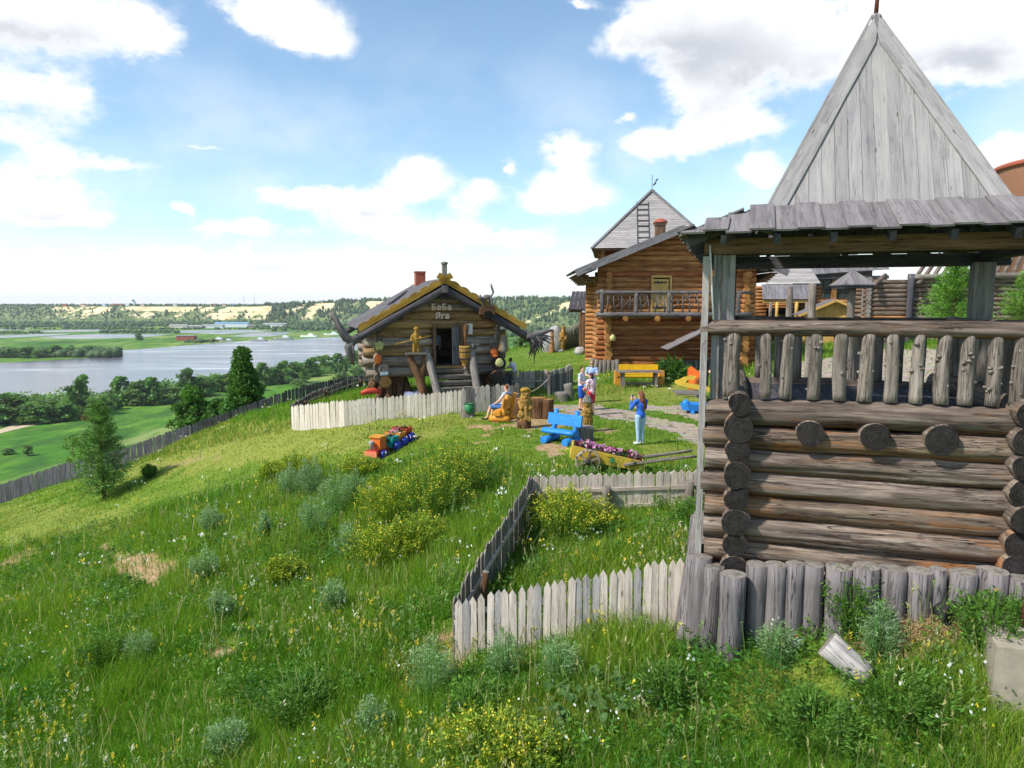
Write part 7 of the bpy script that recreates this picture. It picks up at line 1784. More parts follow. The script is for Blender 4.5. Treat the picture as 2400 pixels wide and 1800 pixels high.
mb = MB(); mb.box((0, .05, -.17), (.66, .42, .34)); mb.log((0, .3, -.28), (0, -.2, -.36), .22, .2, 14, 3, .06); o = mb.build('log_bracket', [M['bark_brown'], M['end_dark']]); o.location = hput(1.95, -1.12, 4.28); o.rotation_euler = (0, 0, HRZ); tag(o, 'squat log bracket under the wooden cat on the hut roof edge', 'bracket')
# boulders behind the white fence
p = at(968, 922, 31.0); p.z = G(p.x, p.y) - .1; rock(p, (.5, .4, .55), 'bluish grey speckled boulder under the hut left of the stair', 'boulder_blue', 3.3)
p = at(862, 935, 30.6); p.z = G(p.x, p.y) - .1; rock(p, (.75, .5, .4), 'pale flat boulder behind the white fence at the left hut leg', 'rock_grey', 9.1)
p = at(871, 925, 30.5); t = thing('red_trough', 'orange red plastic trough lying on the pale boulder', 'trough', p, R(12))
mb = MB(); mb.tube([(-.42, 0, 0), (-.38, 0, .08), (-.2, 0, .15), (.1, 0, .17), (.35, 0, .14), (.42, 0, .05)], [.05, .11, .13, .13, .12, .06], 12); mb.build('trough_body', M['paint_red'], t)

# ------------------------------------------------------------------ litter and rubble in the foreground
p = gp(1985, 1600); p.z += .05; t = thing('short_log', 'short pale sawn log lying in the grass in front of the watchtower', 'log', p); mb = MB(); mb.log((-.2, .14, .36), (.17, -.1, .06), .15, .145, 16, 5, .05); mb.build('log_body', [M['lavender_siding'], M['end_grey']], t)
p = gp(2232, 1475); t = thing('clay_pipe', 'dark open pipe end lying in dry straw by the watchtower foot', 'pipe', p, R(15)); mb = MB(); mb.lathe([(.12, .35), (.15, .3), (.16, 0), (.125, 0), (.11, .3)], (0, -.05, .12), 20, axis=(.15, 1, -.1)); mb.build('pipe_body', M['rubber'], t)
p = gp(2372, 1640); t = thing('concrete_block', 'tilted concrete block with a rusty rod sticking out, right edge', 'concrete block', p, R(-18)); mb = MB(); mb.hexa([(-.27, -.25, -.6), (.5, -.3, -.6), (.5, .5, -.6), (-.23, .5, -.6), (-.25, -.2, .48), (.5, -.25, .5), (.52, .5, .62), (-.22, .48, .60)], (0, 0, 1)); mb.build('block', M['concrete'], t, bevel=.03); mb = MB(); mb.tube([(.12, .25, .5), (.13, .24, .8), (.15, .22, 1.1)], [.03, .028, .02], 8); mb.build('rod', M['rust'], t)
def litter(px, py, kind, label, name, cat):
    p = gp(px, py); p.z += .09; t = thing(name, label, cat, p, random.uniform(0, 6)); mb = MB()
    if kind == 'bag':
        bm = []; mb.lathe([(.02, -.1), (.07, -.07), (.085, 0), (.075, .07), (.03, .11)], (0, 0, 0), 10, axis=(1, .3, .3), wob=.22)
    elif kind == 'plate': mb.lathe([(0, 0), (.07, .002), (.1, .02), (.102, .022), (.07, .01), (0, .008)], (0, 0, 0), 16, axis=(.1, -.5, .9))
    else: mb.lathe([(.03, 0), (.04, .1), (.042, .1), (.034, .01)], (0, 0, -.03), 12, axis=(.6, .2, .5))
    mb.build('wrapper' if kind == 'bag' else kind, M['white_sheet'], t)
    if kind == 'bag': m2 = MB(); m2.lathe([(.086, -.02), (.09, 0), (.086, .02)], (0, 0, 0), 10, axis=(1, .3, .3)); m2.build('red_print', M['cloth_red'], t)
litter(1864, 1531, 'bag', 'crumpled white and red food wrapper in the grass', 'food_wrapper', 'litter')
litter(2160, 1442, 'cup', 'white plastic cup lying against the base logs', 'plastic_cup', 'litter'); litter(2075, 1492, 'plate', 'white paper plate in the grass left of the dry straw', 'paper_plate', 'litter'); litter(2224, 1440, 'cup', 'small white cup above the dark pipe end', 'plastic_cup', 'litter')
# boats and sheds on the far shore, masts and houses on the plateau
def far_things():
    def boat(px, py, L, label, mat):
        p = plane(px, py, VALLEY); p.z = VALLEY + .1; t = thing('river_boat', label, 'boat', p, R(random.uniform(-12, 12)), 'boats moored along the far bank')
        mb = MB(); pl = [(-L / 2, 0), (-L * .35, L * .09), (L * .4, L * .09), (L / 2, L * .05), (L / 2, -L * .05), (L * .4, -L * .09), (-L * .35, -L * .09)]; n = len(pl)
        mb.prism(pl, (0, 0, L * .04), (1, 0, 0), (0, 1, 0), L * .08, g=(1, 0, 0)); mb.build('hull', M[mat], t)
        mb = MB(); mb.box((L * .12, 0, L * .12), (L * .3, L * .11, L * .09)); mb.box((L * .1, 0, L * .18), (L * .14, L * .08, L * .04)); mb.build('deckhouse', M['white_sheet'], t)
    for a in ((508, 800, 26, 'rust red barge at the left end of the boats on the far bank', 'rust'), (532, 800.5, 18, 'low pale boat next to the rust red barge', 'rock_grey'), (606, 799, 22, 'grey boat with deckhouse third from left on the far bank', 'rock_grey'), (664, 795, 26, 'long grey boat in the middle of the far bank', 'rock_grey'), (724, 790, 26, 'white boat with large deckhouse near the shed row', 'white_sheet'), (778, 785, 24, 'pale boat at the right end of the far bank', 'white_sheet')): boat(*a)
    def shed(px, py, w, h, label, wall, roof):
        p = plane(px, py, VALLEY); t = thing('warehouse', label, 'warehouse', p, 0, 'sheds at the foot of the bluff')
        mb = MB(); mb.box((0, 0, h / 2), (w, 12, h)); mb.build('wall', M[wall], t)
        mb = MB(); mb.prism([(-6.6, h), (6.6, h), (0, h + 2.2)], (0, 0, 0), (0, 1, 0), (0, 0, 1), w * 1.03, g=(1, 0, 0)); mb.build('roof', M[roof], t)
    plain('roof_blue', C(110, 160, 200), .6, .1)
    for a in ((420, 769, 34, 5, 'pale shed at the left end of the sheds under the bluff', 'picket_pale', 'rock_grey'), (460, 769.5, 26, 4, 'small grey shed left of the blue roofed hall', 'rock_grey', 'rock_grey'), (500, 769, 40, 5, 'long white shed beside the blue roofed hall', 'white_sheet', 'rock_grey'), (545, 767, 66, 8, 'large hall with light blue roof under the bluff', 'white_sheet', 'roof_blue'), (600, 768, 30, 4, 'low brown shed right of the blue roofed hall', 'picket_grey', 'picket_grey'), (645, 768, 44, 7, 'white hall at the right end of the sheds under the bluff', 'white_sheet', 'rock_grey')): shed(*a)
    p = plane(438, 798, VALLEY); t = thing('brick_shed', 'red brick shed alone on the green flood plain', 'shed', p); mb = MB(); mb.box((0, 0, 3), (22, 9, 6)); mb.build('wall', M['red_brick'], t); mb = MB(); mb.box((0, 0, 6.2), (23, 10, .5)); mb.build('roof', M['rock_grey'], t)
    for px, H, lb in ((572, 38, 'left lattice mast on the plateau skyline'), (596, 44, 'right taller lattice mast on the plateau skyline')):
        p = at(px, 710, 2100); t = thing('radio_mast', lb, 'mast', (p.x, p.y, -2)); mb = MB()
        for a in range(3): mb.tube([(math.cos(a * 2.1) * 1.2, math.sin(a * 2.1) * 1.2, 0), (0, 0, H)], .16, 4)
        for k in range(12): z = k * H / 12; r_ = 1.2 * (1 - k / 12); mb.tube([(math.cos(a * 2.1) * r_, math.sin(a * 2.1) * r_, z) for a in (0, 1, 2, 0)], .1, 4)
        mb.build('lattice', M['rust'], t)
    for i, px in enumerate((152, 195, 246, 268, 285, 336, 410, 437, 470, 500, 526, 548)):
        p = at(px, 715, 1990); q = V3((p.x, p.y, 1.5)); t = thing('village_house', 'tiny pale village house on the plateau skyline', 'house', q, random.uniform(-.4, .4), 'village houses on the plateau skyline')
        w = random.uniform(9, 16); mb = MB(); mb.box((0, 0, 2), (w, 8, 4)); mb.build('wall', M[random.choice(('white_sheet', 'picket_pale', 'red_brick'))], t); mb = MB(); mb.prism([(-4.6, 4), (4.6, 4), (0, 6.6)], (0, 0, 0), (0, 1, 0), (0, 0, 1), w + 1, g=(1, 0, 0)); mb.build('roof', M[random.choice(('rock_grey', 'red_brick', 'roof_blue'))], t)
    p = at(306, 712, 1980); t = thing('white_church', 'white blocky building with low turrets on the plateau skyline', 'building', (p.x, p.y, 1)); mb = MB(); mb.box((0, 0, 4), (26, 12, 9)); mb.box((8, 0, 10), (8, 8, 8)); mb.build('wall', M['white_sheet'], t); mb = MB(); mb.lathe([(5, 14), (3, 17), (0, 20)], (8, 0, 0), 8); mb.build('roof', M['paint_teal'], t)
far_things()
# ------------------------------------------------------------------ plants
def quads(P, U, Vv):
    """leaf quads: centres P, half axes U (width) and Vv (length)"""
    n = len(P); V = np.stack([P - U * .55 - Vv, P + U - Vv * .15, P + U * .1 + Vv, P - U - Vv * .1], 1).reshape(-1, 3)
    return V, np.arange(n * 4).reshape(n, 4)
def rdir(n, r, up=0.0):
    d = r.normal(size=(n, 3)); d[:, 2] += up; return d / np.linalg.norm(d, axis=1, keepdims=True)
def leaves(P, size, r, up=.5, asp=.5, outd=None):
    n = len(P); a = rdir(n, r, up) if outd is None else outd / np.linalg.norm(outd, axis=1, keepdims=True)
    b = np.cross(a, rdir(n, r)); b /= np.linalg.norm(b, axis=1, keepdims=True) + 1e-9
    s = (size * r.uniform(.6, 1.3, n))[:, None]
    return quads(P, b * s * asp, a * s)
def merge(parts):
    V = []; F = []; Cc = []; o = 0
    for v, f, c in parts: V.append(v); F.append(f + o); Cc.append(c); o += len(v)
    return np.concatenate(V), np.concatenate(F), np.concatenate(Cc)
def vcol(base, n, r, var=.25, k=4):
    c = np.array(base)[None] * (1 + (r.random((n, 1)) - .5) * 2 * var) * (1 + (r.random((n, 3)) - .5) * .16)
    return np.repeat(np.clip(c, 0, 1), k, 0)

# --- grass
SHORT = [(-40, 1185), (240, 1108), (680, 1008), (1240, 955), (1750, 880), (2500, 820), (2500, 1000), (1700, 1105), (1250, 1112), (1160, 1085), (1010, 1062), (850, 1105), (700, 1100), (450, 1172), (200, 1240), (-40, 1300)]
FARLAWN = [(1080, 900), (1160, 850), (1250, 800), (1420, 780), (1420, 900), (1340, 930), (1220, 950), (1080, 960)]
GA = V3((3.0, 9.3, 0)); _gc, _gs = math.cos(R(17)), math.sin(R(17))
def free_of_buildings(x, y):
    u = (x - GA.x) * _gc - (y - GA.y) * _gs; v = (x - GA.x) * _gs + (y - GA.y) * _gc
    a = (u > -.35) & (u < 4.2) & (v > -.42) & (v < 3.6)
    b = (x > 5.1) & (x < 15) & (y > 43.4) & (y < 52)
    return ~(a | b)
PATHS = [PATH_A, PATH_B, [(1700, 905), (1880, 850), (2050, 822), (2300, 818), (2500, 830), (2500, 980), (1700, 990)]]
CLEARS = [(q.x, q.y - .1, .55) for q in (gp(1985, 1600), gp(1864, 1531), gp(2150, 1465), gp(2235, 1475), gp(2160, 1442), gp(2075, 1495), gp(2372, 1640))] + [(CART.x + q, CART.y - .45, .8) for q in (-.3, .3, .9, 1.4)]
def make_grass():
    r = np.random.default_rng(11); parts2 = []; parts1 = []
    def sample(y0, y1, dens):
        # points spread over the visible wedge between two distances
        n = int(dens * (y1 - y0) * (.84 * (y0 + y1) + 7)); y = r.uniform(y0, y1, n); x = r.uniform(-1, 1, n) * (.84 * y + 3.5)
        return x, y
    bands = [(5.2, 7.6, 2500), (7.6, 9, 2300), (9, 11, 1800), (11, 13, 1350), (13, 16, 900), (16, 20, 560), (20, 26, 330), (26, 34, 180), (34, 48, 70), (48, 90, 16)]
    for y0, y1, d in bands:
        x, y = sample(y0, y1, d); ed, _, _ = edge_dist(x, y); k = (ed < 1.5) & free_of_buildings(x, y); x, y = x[k], y[k]
        z = ground_np(x, y); px, py = pproj(x, y, z); k = (px > -900) & (px < 3000) & (py < 2300); x, y, z, px, py = x[k], y[k], z[k], px[k], py[k]
        b, dr = zones(x, y, z); short = poly_in(px, py, SHORT) | poly_in(px, py, FARLAWN)
        onpath = np.zeros(len(x), bool)
        for pl in PATHS: onpath |= poly_in(px, py, pl)
        nz = vnoise(x + 200, y + 100, 1.3, 41); nz2 = vnoise(x + 20, y + 300, 3.7, 42); nz3 = vnoise(x + 5, y + 3, .45, 43)
        keep = (r.random(len(x)) > b * .86) & ~(onpath & (r.random(len(x)) < .94)) & (r.random(len(x)) < .55 + .6 * nz3)
        x, y, z, px, py, b, dr, short, nz, nz2, nz3 = [q[keep] for q in (x, y, z, px, py, b, dr, short, nz, nz2, nz3)]
        n = len(x)
        tall = (.09 + .30 * nz ** 1.5 + .12 * nz2) * r.uniform(.55, 1.25, n)
        cl0 = np.ones(n)
        for (qx, qy, qr) in CLEARS: cl0 = np.minimum(cl0, np.clip(np.hypot(x - qx, y - qy) / qr, .2, 1))
        encl = (x > -.6) & (x < 3.2) & (y > 10.2) & (y < 15)
        tall = np.where(encl & (y > 13), np.minimum(tall, .2), tall)
        h = np.where(short, r.uniform(.035, .075, n) * (1 + .5 * (nz > .6)), tall); h = np.where(dr > .3, h * .8, h); h = np.where(b > .3, h * .6, h); h = h * cl0
        w = np.where(short, .0011, .00085) * y * r.uniform(.7, 1.4, n)
        pal = np.array([(.066, .200, .012), (.105, .262, .014), (.195, .325, .028), (.052, .160, .024), (.37, .33, .13)])
        t = nz2 * .5 + nz * .35 + r.random(n) * .35
        ci = np.clip((t * 3.1).astype(int) - 0, 0, 2); ci = np.where(r.random(n) < .10, 3, ci); dryp = .035 + .26 * dr + .04 * (nz3 > .75); ci = np.where(r.random(n) < dryp, 4, ci)
        c = pal[ci] * r.uniform(.75, 1.25, (n, 1)) * (1 + (r.random((n, 3)) - .5) * .14)
        c = np.where((dr > .3)[:, None] | short[:, None], c * np.array([1.2, 1.02, 1.05]), c)
        an = r.uniform(0, 6.283, n); la = r.uniform(0, 6.283, n); ln = h * r.uniform(.1, .65, n)
        S = np.stack([np.cos(an), np.sin(an), np.zeros(n)], -1) * w[:, None] * .5; D = np.stack([np.cos(la), np.sin(la), np.zeros(n)], -1) * ln[:, None]
        B = np.stack([x, y, z - .01], -1); up = np.zeros((n, 3)); up[:, 2] = 1
        M1 = B + up * (h * .58)[:, None] + D * .35; T = B + up * (h * .96)[:, None] + D
        if y1 <= 13:
            V = np.stack([B - S, B + S, M1 + S * .8, M1 - S * .8, T + S * .12, T - S * .12], 1).reshape(-1, 3); i = np.arange(n)[:, None] * 6
            F = np.concatenate([i + np.array([[0, 1, 2, 3]]), i + np.array([[3, 2, 4, 5]])], 0)
            cc = np.repeat(c, 6, 0); cc.reshape(n, 6, 3)[:, 4:] *= np.array([1.25, 1.15, 1.0])
            parts2.append((V, F, cc))
        else:
            T2 = B + up * (h * .97)[:, None] + D * .8
            V = np.stack([B - S, B + S, T2 + S * .25, T2 - S * .25], 1).reshape(-1, 3); F = np.arange(n * 4).reshape(n, 4); parts2.append((V, F, np.repeat(c, 4, 0)))
    # taller seed stalks and dead stems
    for y0, y1, d in [(6.4, 9, 26), (9, 13, 17), (13, 18, 9), (18, 28, 4)]:
        x, y = sample(y0, y1, d); k = free_of_buildings(x, y); x, y = x[k], y[k]; z = ground_np(x, y); px, py = pproj(x, y, z); nz = vnoise(x + 60, y + 20, 1.1, 71)
        k = ~poly_in(px, py, SHORT) & (px > -500) & (px < 2700) & (nz > .35); b, _ = zones(x, y, z); x, y, z = x[k], y[k], z[k]; n = len(x); H = r.uniform(.28, .62, n); la = r.uniform(0, 6.283, n); ln = H * r.uniform(.05, .4, n); w = .0005 * y + .0008
        S = np.stack([w, w * 0, w * 0], -1); D = np.stack([np.cos(la) * ln, np.sin(la) * ln, H], -1); B = np.stack([x, y, z], -1); M1 = B + D * np.array([.35, .35, .6]); T = B + D
        c = np.where((r.random(n) < .55)[:, None], (.34, .34, .14), (.17, .28, .05)) * r.uniform(.8, 1.2, (n, 1))
        V = np.stack([B - S, B + S, M1 + S, M1 - S, T + S * .5, T - S * .5], 1).reshape(-1, 3); i = np.arange(n)[:, None] * 6
        parts2.append((V, np.concatenate([i + np.array([[0, 1, 2, 3]]), i + np.array([[3, 2, 4, 5]])], 0), np.repeat(c, 6, 0)))
        for s_ in range(4):
            P = B + D * (.86 + .05 * s_); v, f = leaves(P, .022 + .0012 * y, r, up=2.0, asp=.28); parts2.append((v, f, np.repeat(c * 1.15, 4, 0)))
    V, F, Cc = merge(parts2)
    o = np_mesh('grass', V, F, MAT['grass_blade'], np.clip(Cc, 0, 1)); tag(o, 'thick meadow grass and mown turf covering the hillside', 'grass', kind='stuff')
    # broad-leaved herbs mixed in
    parts = []
    for y0, y1, d in [(6.2, 9, 56), (9, 13, 42), (13, 18, 26), (18, 27, 13)]:
        x, y = sample(y0, y1, d); k = free_of_buildings(x, y); x, y = x[k], y[k]; z = ground_np(x, y); px, py = pproj(x, y, z)
        nz = vnoise(x + 300, y + 10, .9, 51); k = ~poly_in(px, py, SHORT) & (nz > .40) & (px > -700) & (px < 2900); b, _ = zones(x, y, z); k &= b < .3
        x, y, z, nz = x[k], y[k], z[k], nz[k]; n = len(x); m = 13
        pat = vnoise(x + 130, y + 77, 1.1, 52) + r.normal(size=n) * .13; kind = np.digitize(pat, [.36, .54, .74, .88])   # leafy, bright, pale spires, yellow and cream flowering
        spire = (kind >= 2)[:, None]; H = np.where(kind >= 2, r.uniform(.24, .55, n), .1 + .4 * np.maximum(nz - .4, 0) + r.uniform(0, .14, n))
        T = r.random((n, m)) ** .7; an = r.uniform(0, 6.283, (n, m)); rad = np.where(spire, .075 * (1.1 - T), .10 * (1 - T * .55) * (1 + H[:, None]))
        P = np.stack([x[:, None] + np.cos(an) * rad, y[:, None] + np.sin(an) * rad, z[:, None] + .03 + H[:, None] * T], -1).reshape(-1, 3)
        outd = np.stack([np.cos(an), np.sin(an), np.where(spire, r.uniform(.4, 2.2, (n, m)), r.uniform(-.3, .9, (n, m)))], -1).reshape(-1, 3)
        v, f = leaves(P, (.030 + .0011 * np.repeat(y, m)) * np.repeat(np.where(kind >= 2, .8, 1.0), m), r, outd=outd, asp=.30)
        base = np.array([(.055, .16, .022), (.115, .26, .03), (.17, .285, .09), (.14, .25, .03), (.15, .24, .06)])[kind]
        c = np.repeat(base * r.uniform(.72, 1.3, (n, 1)), m, 0) * r.uniform(.8, 1.2, (n * m, 1)); top = T.ravel() > .72
        kk = np.repeat(kind, m); c = np.where((top & (kk == 3))[:, None], (.62, .52, .05), c); c = np.where((top & (kk == 4))[:, None], (.58, .58, .40), c)
        parts.append((v, f, np.repeat(c, 4, 0)))
    V, F, Cc = merge(parts); o = np_mesh('meadow_herbs', V, F, MAT['leaf'], Cc); tag(o, 'leafy wild herbs mixed into the hillside grass', 'herbs', kind='stuff')
    # small blossoms
    parts = []
    for y0, y1, d, sz in [(6.4, 10, 5.0, .020), (10, 16, 3.2, .026), (16, 30, 1.5, .04), (30, 42, .5, .05)]:
        x, y = sample(y0, y1, d); k = free_of_buildings(x, y); x, y = x[k], y[k]; z = ground_np(x, y); px, py = pproj(x, y, z)
        nz = vnoise(x + 90, y + 60, 1.6, 61); k = ((~poly_in(px, py, SHORT)) | (r.random(len(x)) < .3)) & (nz > .42) & (px < 2480) & (px > -60); x, y, z = x[k], y[k], z[k]; n = len(x)
        m = 7; ht = .16 + .25 * r.random(n); umb = r.random(n) < .30; yel = r.random(n) < .34
        sp = np.where(umb, .07, .028)[:, None] * (1 + .03 * y[:, None])
        P = np.stack([x[:, None] + r.normal(size=(n, m)) * sp, y[:, None] + r.normal(size=(n, m)) * sp, z[:, None] + ht[:, None] + r.normal(size=(n, m)) * .018], -1)
        cnt = np.where(umb, m, r.integers(1, 4, n)); use = np.arange(m)[None] < cnt[:, None]
        c = np.where(yel[:, None], (.75, .62, .05), (.78, .79, .74)); c = np.repeat(c[:, None], m, 1)[use]; P = P[use]
        v, f = leaves(P, np.full(len(P), sz), r, up=2.2, asp=.75); parts.append((v, f, np.repeat(c * r.uniform(.75, 1.1, (len(c), 1)), 4, 0)))
        st = np.stack([x, y, z], -1); tp = np.stack([x, y, z + ht], -1); S = np.zeros((n, 3)); S[:, 0] = .0004 * y + .001
        v = np.stack([st - S, st + S, tp + S, tp - S], 1).reshape(-1, 3); parts.append((v, np.arange(n * 4).reshape(n, 4), np.repeat(np.tile([[.09, .15, .04]], (n, 1)), 4, 0)))
    V, F, Cc = merge(parts); o = np_mesh('meadow_flowers', V, F, MAT['petal'], Cc); tag(o, 'small white and yellow wild flowers dotted over the hillside', 'wild flowers', kind='stuff')
make_grass()

# --- bushes: arching stems carrying leaves, blossom on top
def bush(name, label, cat, p, w, h, n_st, leafn, lsize, col, fcol=None, fn=0, fsize=.02, seed=0, spread=.5, asp=.3, up=.4, group=None, upright=.5, tipcol=None):
    r = np.random.default_rng(seed); t = thing(name, label, cat, p, r.uniform(0, 6), group)
    a = r.uniform(0, 6.283, n_st); rb = (r.random(n_st) ** .5) * w * .22; rt = (r.random(n_st) ** .5) * w * .5; H = h * (1 - .45 * (rt / (w * .5)) ** 2) * r.uniform(.75, 1.08, n_st)
    B = np.stack([np.cos(a) * rb, np.sin(a) * rb, np.zeros(n_st) - .05], -1); T = np.stack([np.cos(a) * rt, np.sin(a) * rt, H], -1)
    MID = (B + T) / 2; MID[:, 2] += H * .12; MID[:, :2] *= upright + .2
    def onstem(k, q): q = q[:, None]; return (1 - q) ** 2 * B[k] + 2 * q * (1 - q) * MID[k] + q * q * T[k]
    k = r.integers(0, n_st, leafn); q = r.random(leafn) ** .75; P = onstem(k, q) + r.normal(size=(leafn, 3)) * (.03 + .05 * w * (1 - q[:, None]))
    P[:, 2] = np.maximum(P[:, 2], .01)
    od = np.stack([np.cos(a[k]), np.sin(a[k]), np.full(leafn, .6)], -1) + r.normal(size=(leafn, 3)) * .6
    v, f = leaves(P, np.full(leafn, lsize), r, outd=od, asp=asp); clump = r.uniform(.7, 1.3, n_st)[k][:, None]
    c = np.array(col)[None] * clump * r.uniform(.8, 1.2, (leafn, 1))
    if tipcol is not None: c = c * (1 - q[:, None] ** 2) + np.array(tipcol)[None] * q[:, None] ** 2 * clump
    parts = [(v, f, np.repeat(np.clip(c, 0, 1), 4, 0))]
    for s in range(4):
        q0 = np.full(n_st, s / 4); q1 = np.full(n_st, (s + 1) / 4); ks = np.arange(n_st); p0, p1 = onstem(ks, q0), onstem(ks, q1); S = np.stack([-np.sin(a), np.cos(a), a * 0], -1) * (.004 + .003 * w)
        parts.append((np.stack([p0 - S, p0 + S, p1 + S * .8, p1 - S * .8], 1).reshape(-1, 3), np.arange(n_st * 4).reshape(-1, 4), np.repeat(np.tile(np.array(col) * 1.1, (n_st, 1)), 4, 0)))
    V, F, Cc = merge(parts); np_mesh('foliage', V, F, MAT['leaf'], Cc, t)
    if fn:
        k = r.integers(0, n_st, fn); q = 1 - .35 * r.random(fn) ** 1.5; P = onstem(k, q) + r.normal(size=(fn, 3)) * .035; P[:, 2] += .02
        v, f = leaves(P, np.full(fn, fsize), r, up=1.2, asp=.8); np_mesh('blossom', v, f, MAT['petal'], np.repeat(np.array(fcol)[None] * r.uniform(.75, 1.1, (fn, 1)), 4, 0), t)
    return t
YG = (.19, .29, .028); YF = (.82, .70, .06); WG = (.13, .19, .115); DG = (.055, .115, .02)
def bg(px, py): return gp(px, py)
bgroup = 'yellow flowering bushes on the slope'
for i, (px, py, w, h, lb, nf) in enumerate([(1085, 1160, 1.7, 1.15, 'yellow flowering bush nearest the worn ground by the blue bench', 620), (1010, 1215, 2.0, 1.2, 'widest dark-footed yellow flowering bush left of the enclosure corner', 700), (920, 1225, 1.8, 1.0, 'yellow flowering bush in the middle of the row below the train', 600),
        (900, 1330, 1.6, .85, 'sparser yellow flowering bush below the middle of the row', 420), (980, 1300, 1.3, .8, 'low yellow flowering bush downhill from the widest one', 320), (1335, 1255, 1.8, .85, 'yellow flowering bush inside the small picket enclosure', 760), (700, 1125, 1.6, .8, 'small bright yellow flowering bush left of the toy train', 460),
        (640, 1128, .9, .6, 'leftmost small yellow flowering bush beside the silvery wormwood', 200), (1140, 1812, 1.2, .55, 'yellow flowering bush cut by the bottom edge of the photo', 420), (1255, 1815, .7, .4, 'small yellow flowering bush at the bottom edge beside a larger one', 160), (665, 1370, .9, .5, 'pale yellow flowering bush amid wormwood on the middle slope', 240), (850, 1120, 1.4, .6, 'yellow flowering bush just below the toy train', 320)]):
    bush('yellow_flower_bush', lb, 'bush', bg(px, py), w * 1.15, h * 1.2, 110, 5600 if py < 1700 else 1700, .038, YG if i not in (0, 1) else (.13, .24, .03), YF, int(nf * 2.0), .013 if py > 1700 else .0165, seed=100 + i, group=bgroup)
wg = 'silvery wormwood clumps on the slope'
for i, (px, py, w, h, lb) in enumerate([(680, 1165, .8, .8, 'bluish wormwood clump under the small yellow bush'), (730, 1168, .9, .95, 'bluish wormwood clump right of the one under the small yellow bush'), (785, 1215, 1.0, 1.05, 'tall pale wormwood clump below the toy train'), (830, 1180, .7, .8, 'slim wormwood clump just under the toy train'), (495, 1250, .75, .6, 'round bluish wormwood clump alone on the left slope'),
        (620, 1265, .4, .6, 'thin pale wormwood spire on the left slope'), (735, 1270, .9, .9, 'silvery wormwood clump uphill of the pale yellow bush'), (815, 1320, .6, .7, 'wormwood clump in the middle of the slope'), (480, 1370, .7, .7, 'wormwood clump beside the bare earth patch'), (1005, 1640, .75, .62, 'whitish wormwood clump at the left end of the near fence'),
        (1185, 1600, .5, .55, 'pale wormwood clump growing against the near fence'), (1310, 1600, .6, .5, 'grey green wormwood clump in front of the near fence'), (780, 1450, .5, .6, 'small wormwood spires on the lower slope'), (520, 1460, .5, .5, 'wormwood spires beside the small earth scar'), (330, 1560, .5, .5, 'wormwood spires low on the left slope'),
        (1820, 1570, .55, .4, 'bluish wormwood clump left of the crumpled wrapper'), (2060, 1560, .5, .5, 'pale wormwood clump right of the short log'), (880, 1730, .5, .4, 'whitish wormwood clump near the bottom of the photo'), (530, 1780, .6, .4, 'cream flowering wormwood clump at the bottom left')]):
    bush('wormwood', lb, 'plant', bg(px, py), w * 1.0, h * 1.35, 46, 2500, .036 if py < 1500 else .025, (.13, .265, .075) if i not in (0, 1, 4) else (.12, .235, .11), None, 0, seed=200 + i, asp=.2, group=wg, upright=.85, tipcol=(.29, .42, .23))
for i, (px, py, w, h, lb) in enumerate([(250, 1560, 1.0, .6, 'dark green weed clump low on the left slope'), (1560, 1640, .9, .45, 'dark leafy weeds in front of the leaning base logs'), (2000, 1480, 1.0, .8, 'feathery green weeds against the tower base logs'), (2330, 1520, 1.0, .7, 'feathery green weeds at the right end of the tower base'), (2100, 1690, 1.4, .55, 'thick green weeds at the lower right in front of the tower'),
        (1640, 1250, 1.0, .7, 'tall grass clump inside the enclosure by the tower corner'), (1900, 1740, 1.3, .5, 'lush green weeds at the bottom right'), (700, 1680, 1.2, .45, 'dark leafy weeds on the lower slope'), (1120, 1690, 1.0, .4, 'green weeds below the near fence'), (350, 1120, .7, .6, 'low green shrub right of the pine')]):
    bush('weed_clump', lb, 'plant', bg(px, py), w, h, 90, 3000, .05 if py < 1400 else .034, (.10, .215, .03), None, 0, seed=300 + i, asp=.28, group='green weed clumps', upright=.7)
def burdock():
    r = np.random.default_rng(3); c = gp(1400, 1665); t = thing('burdock_patch', 'patch of broad rounded burdock leaves in the foreground grass', 'plant', c); V = []; F = []; Cc = []; o = 0
    for k in range(75):
        a, rr = r.uniform(0, 6.283), .75 * r.random() ** .6; x, y = math.cos(a) * rr * 1.1, math.sin(a) * rr * .7; z = G(c.x + x, c.y + y) - c.z + r.uniform(.10, .26); s = r.uniform(.045, .085); d = r.uniform(0, 6.283); ti = r.uniform(.1, .6)
        out = [(0, -.1), (.55, -.35), (.9, .1), (.8, .7), (.35, 1.2), (0, 1.45), (-.35, 1.2), (-.8, .7), (-.9, .1), (-.55, -.35)]
        for (u, v) in out + [(0, .35)]:
            w = -.12 * abs(u) + (-.2 if (u, v) == (0, .35) else 0); q = V3((u * s, v * s * math.cos(ti) - w * s * math.sin(ti), v * s * math.sin(ti) + w * s)); V.append((x + q.x * math.cos(d) - q.y * math.sin(d), y + q.x * math.sin(d) + q.y * math.cos(d), z + q.z)); Cc.append(np.array([.085, .17, .045]) * r.uniform(.8, 1.25))
        for i in range(10): F.append((o + i, o + (i + 1) % 10, o + 10))
        o += 11
    np_mesh('leaves', np.array(V), np.array(F), MAT['leaf'], np.array(Cc), t)
burdock()
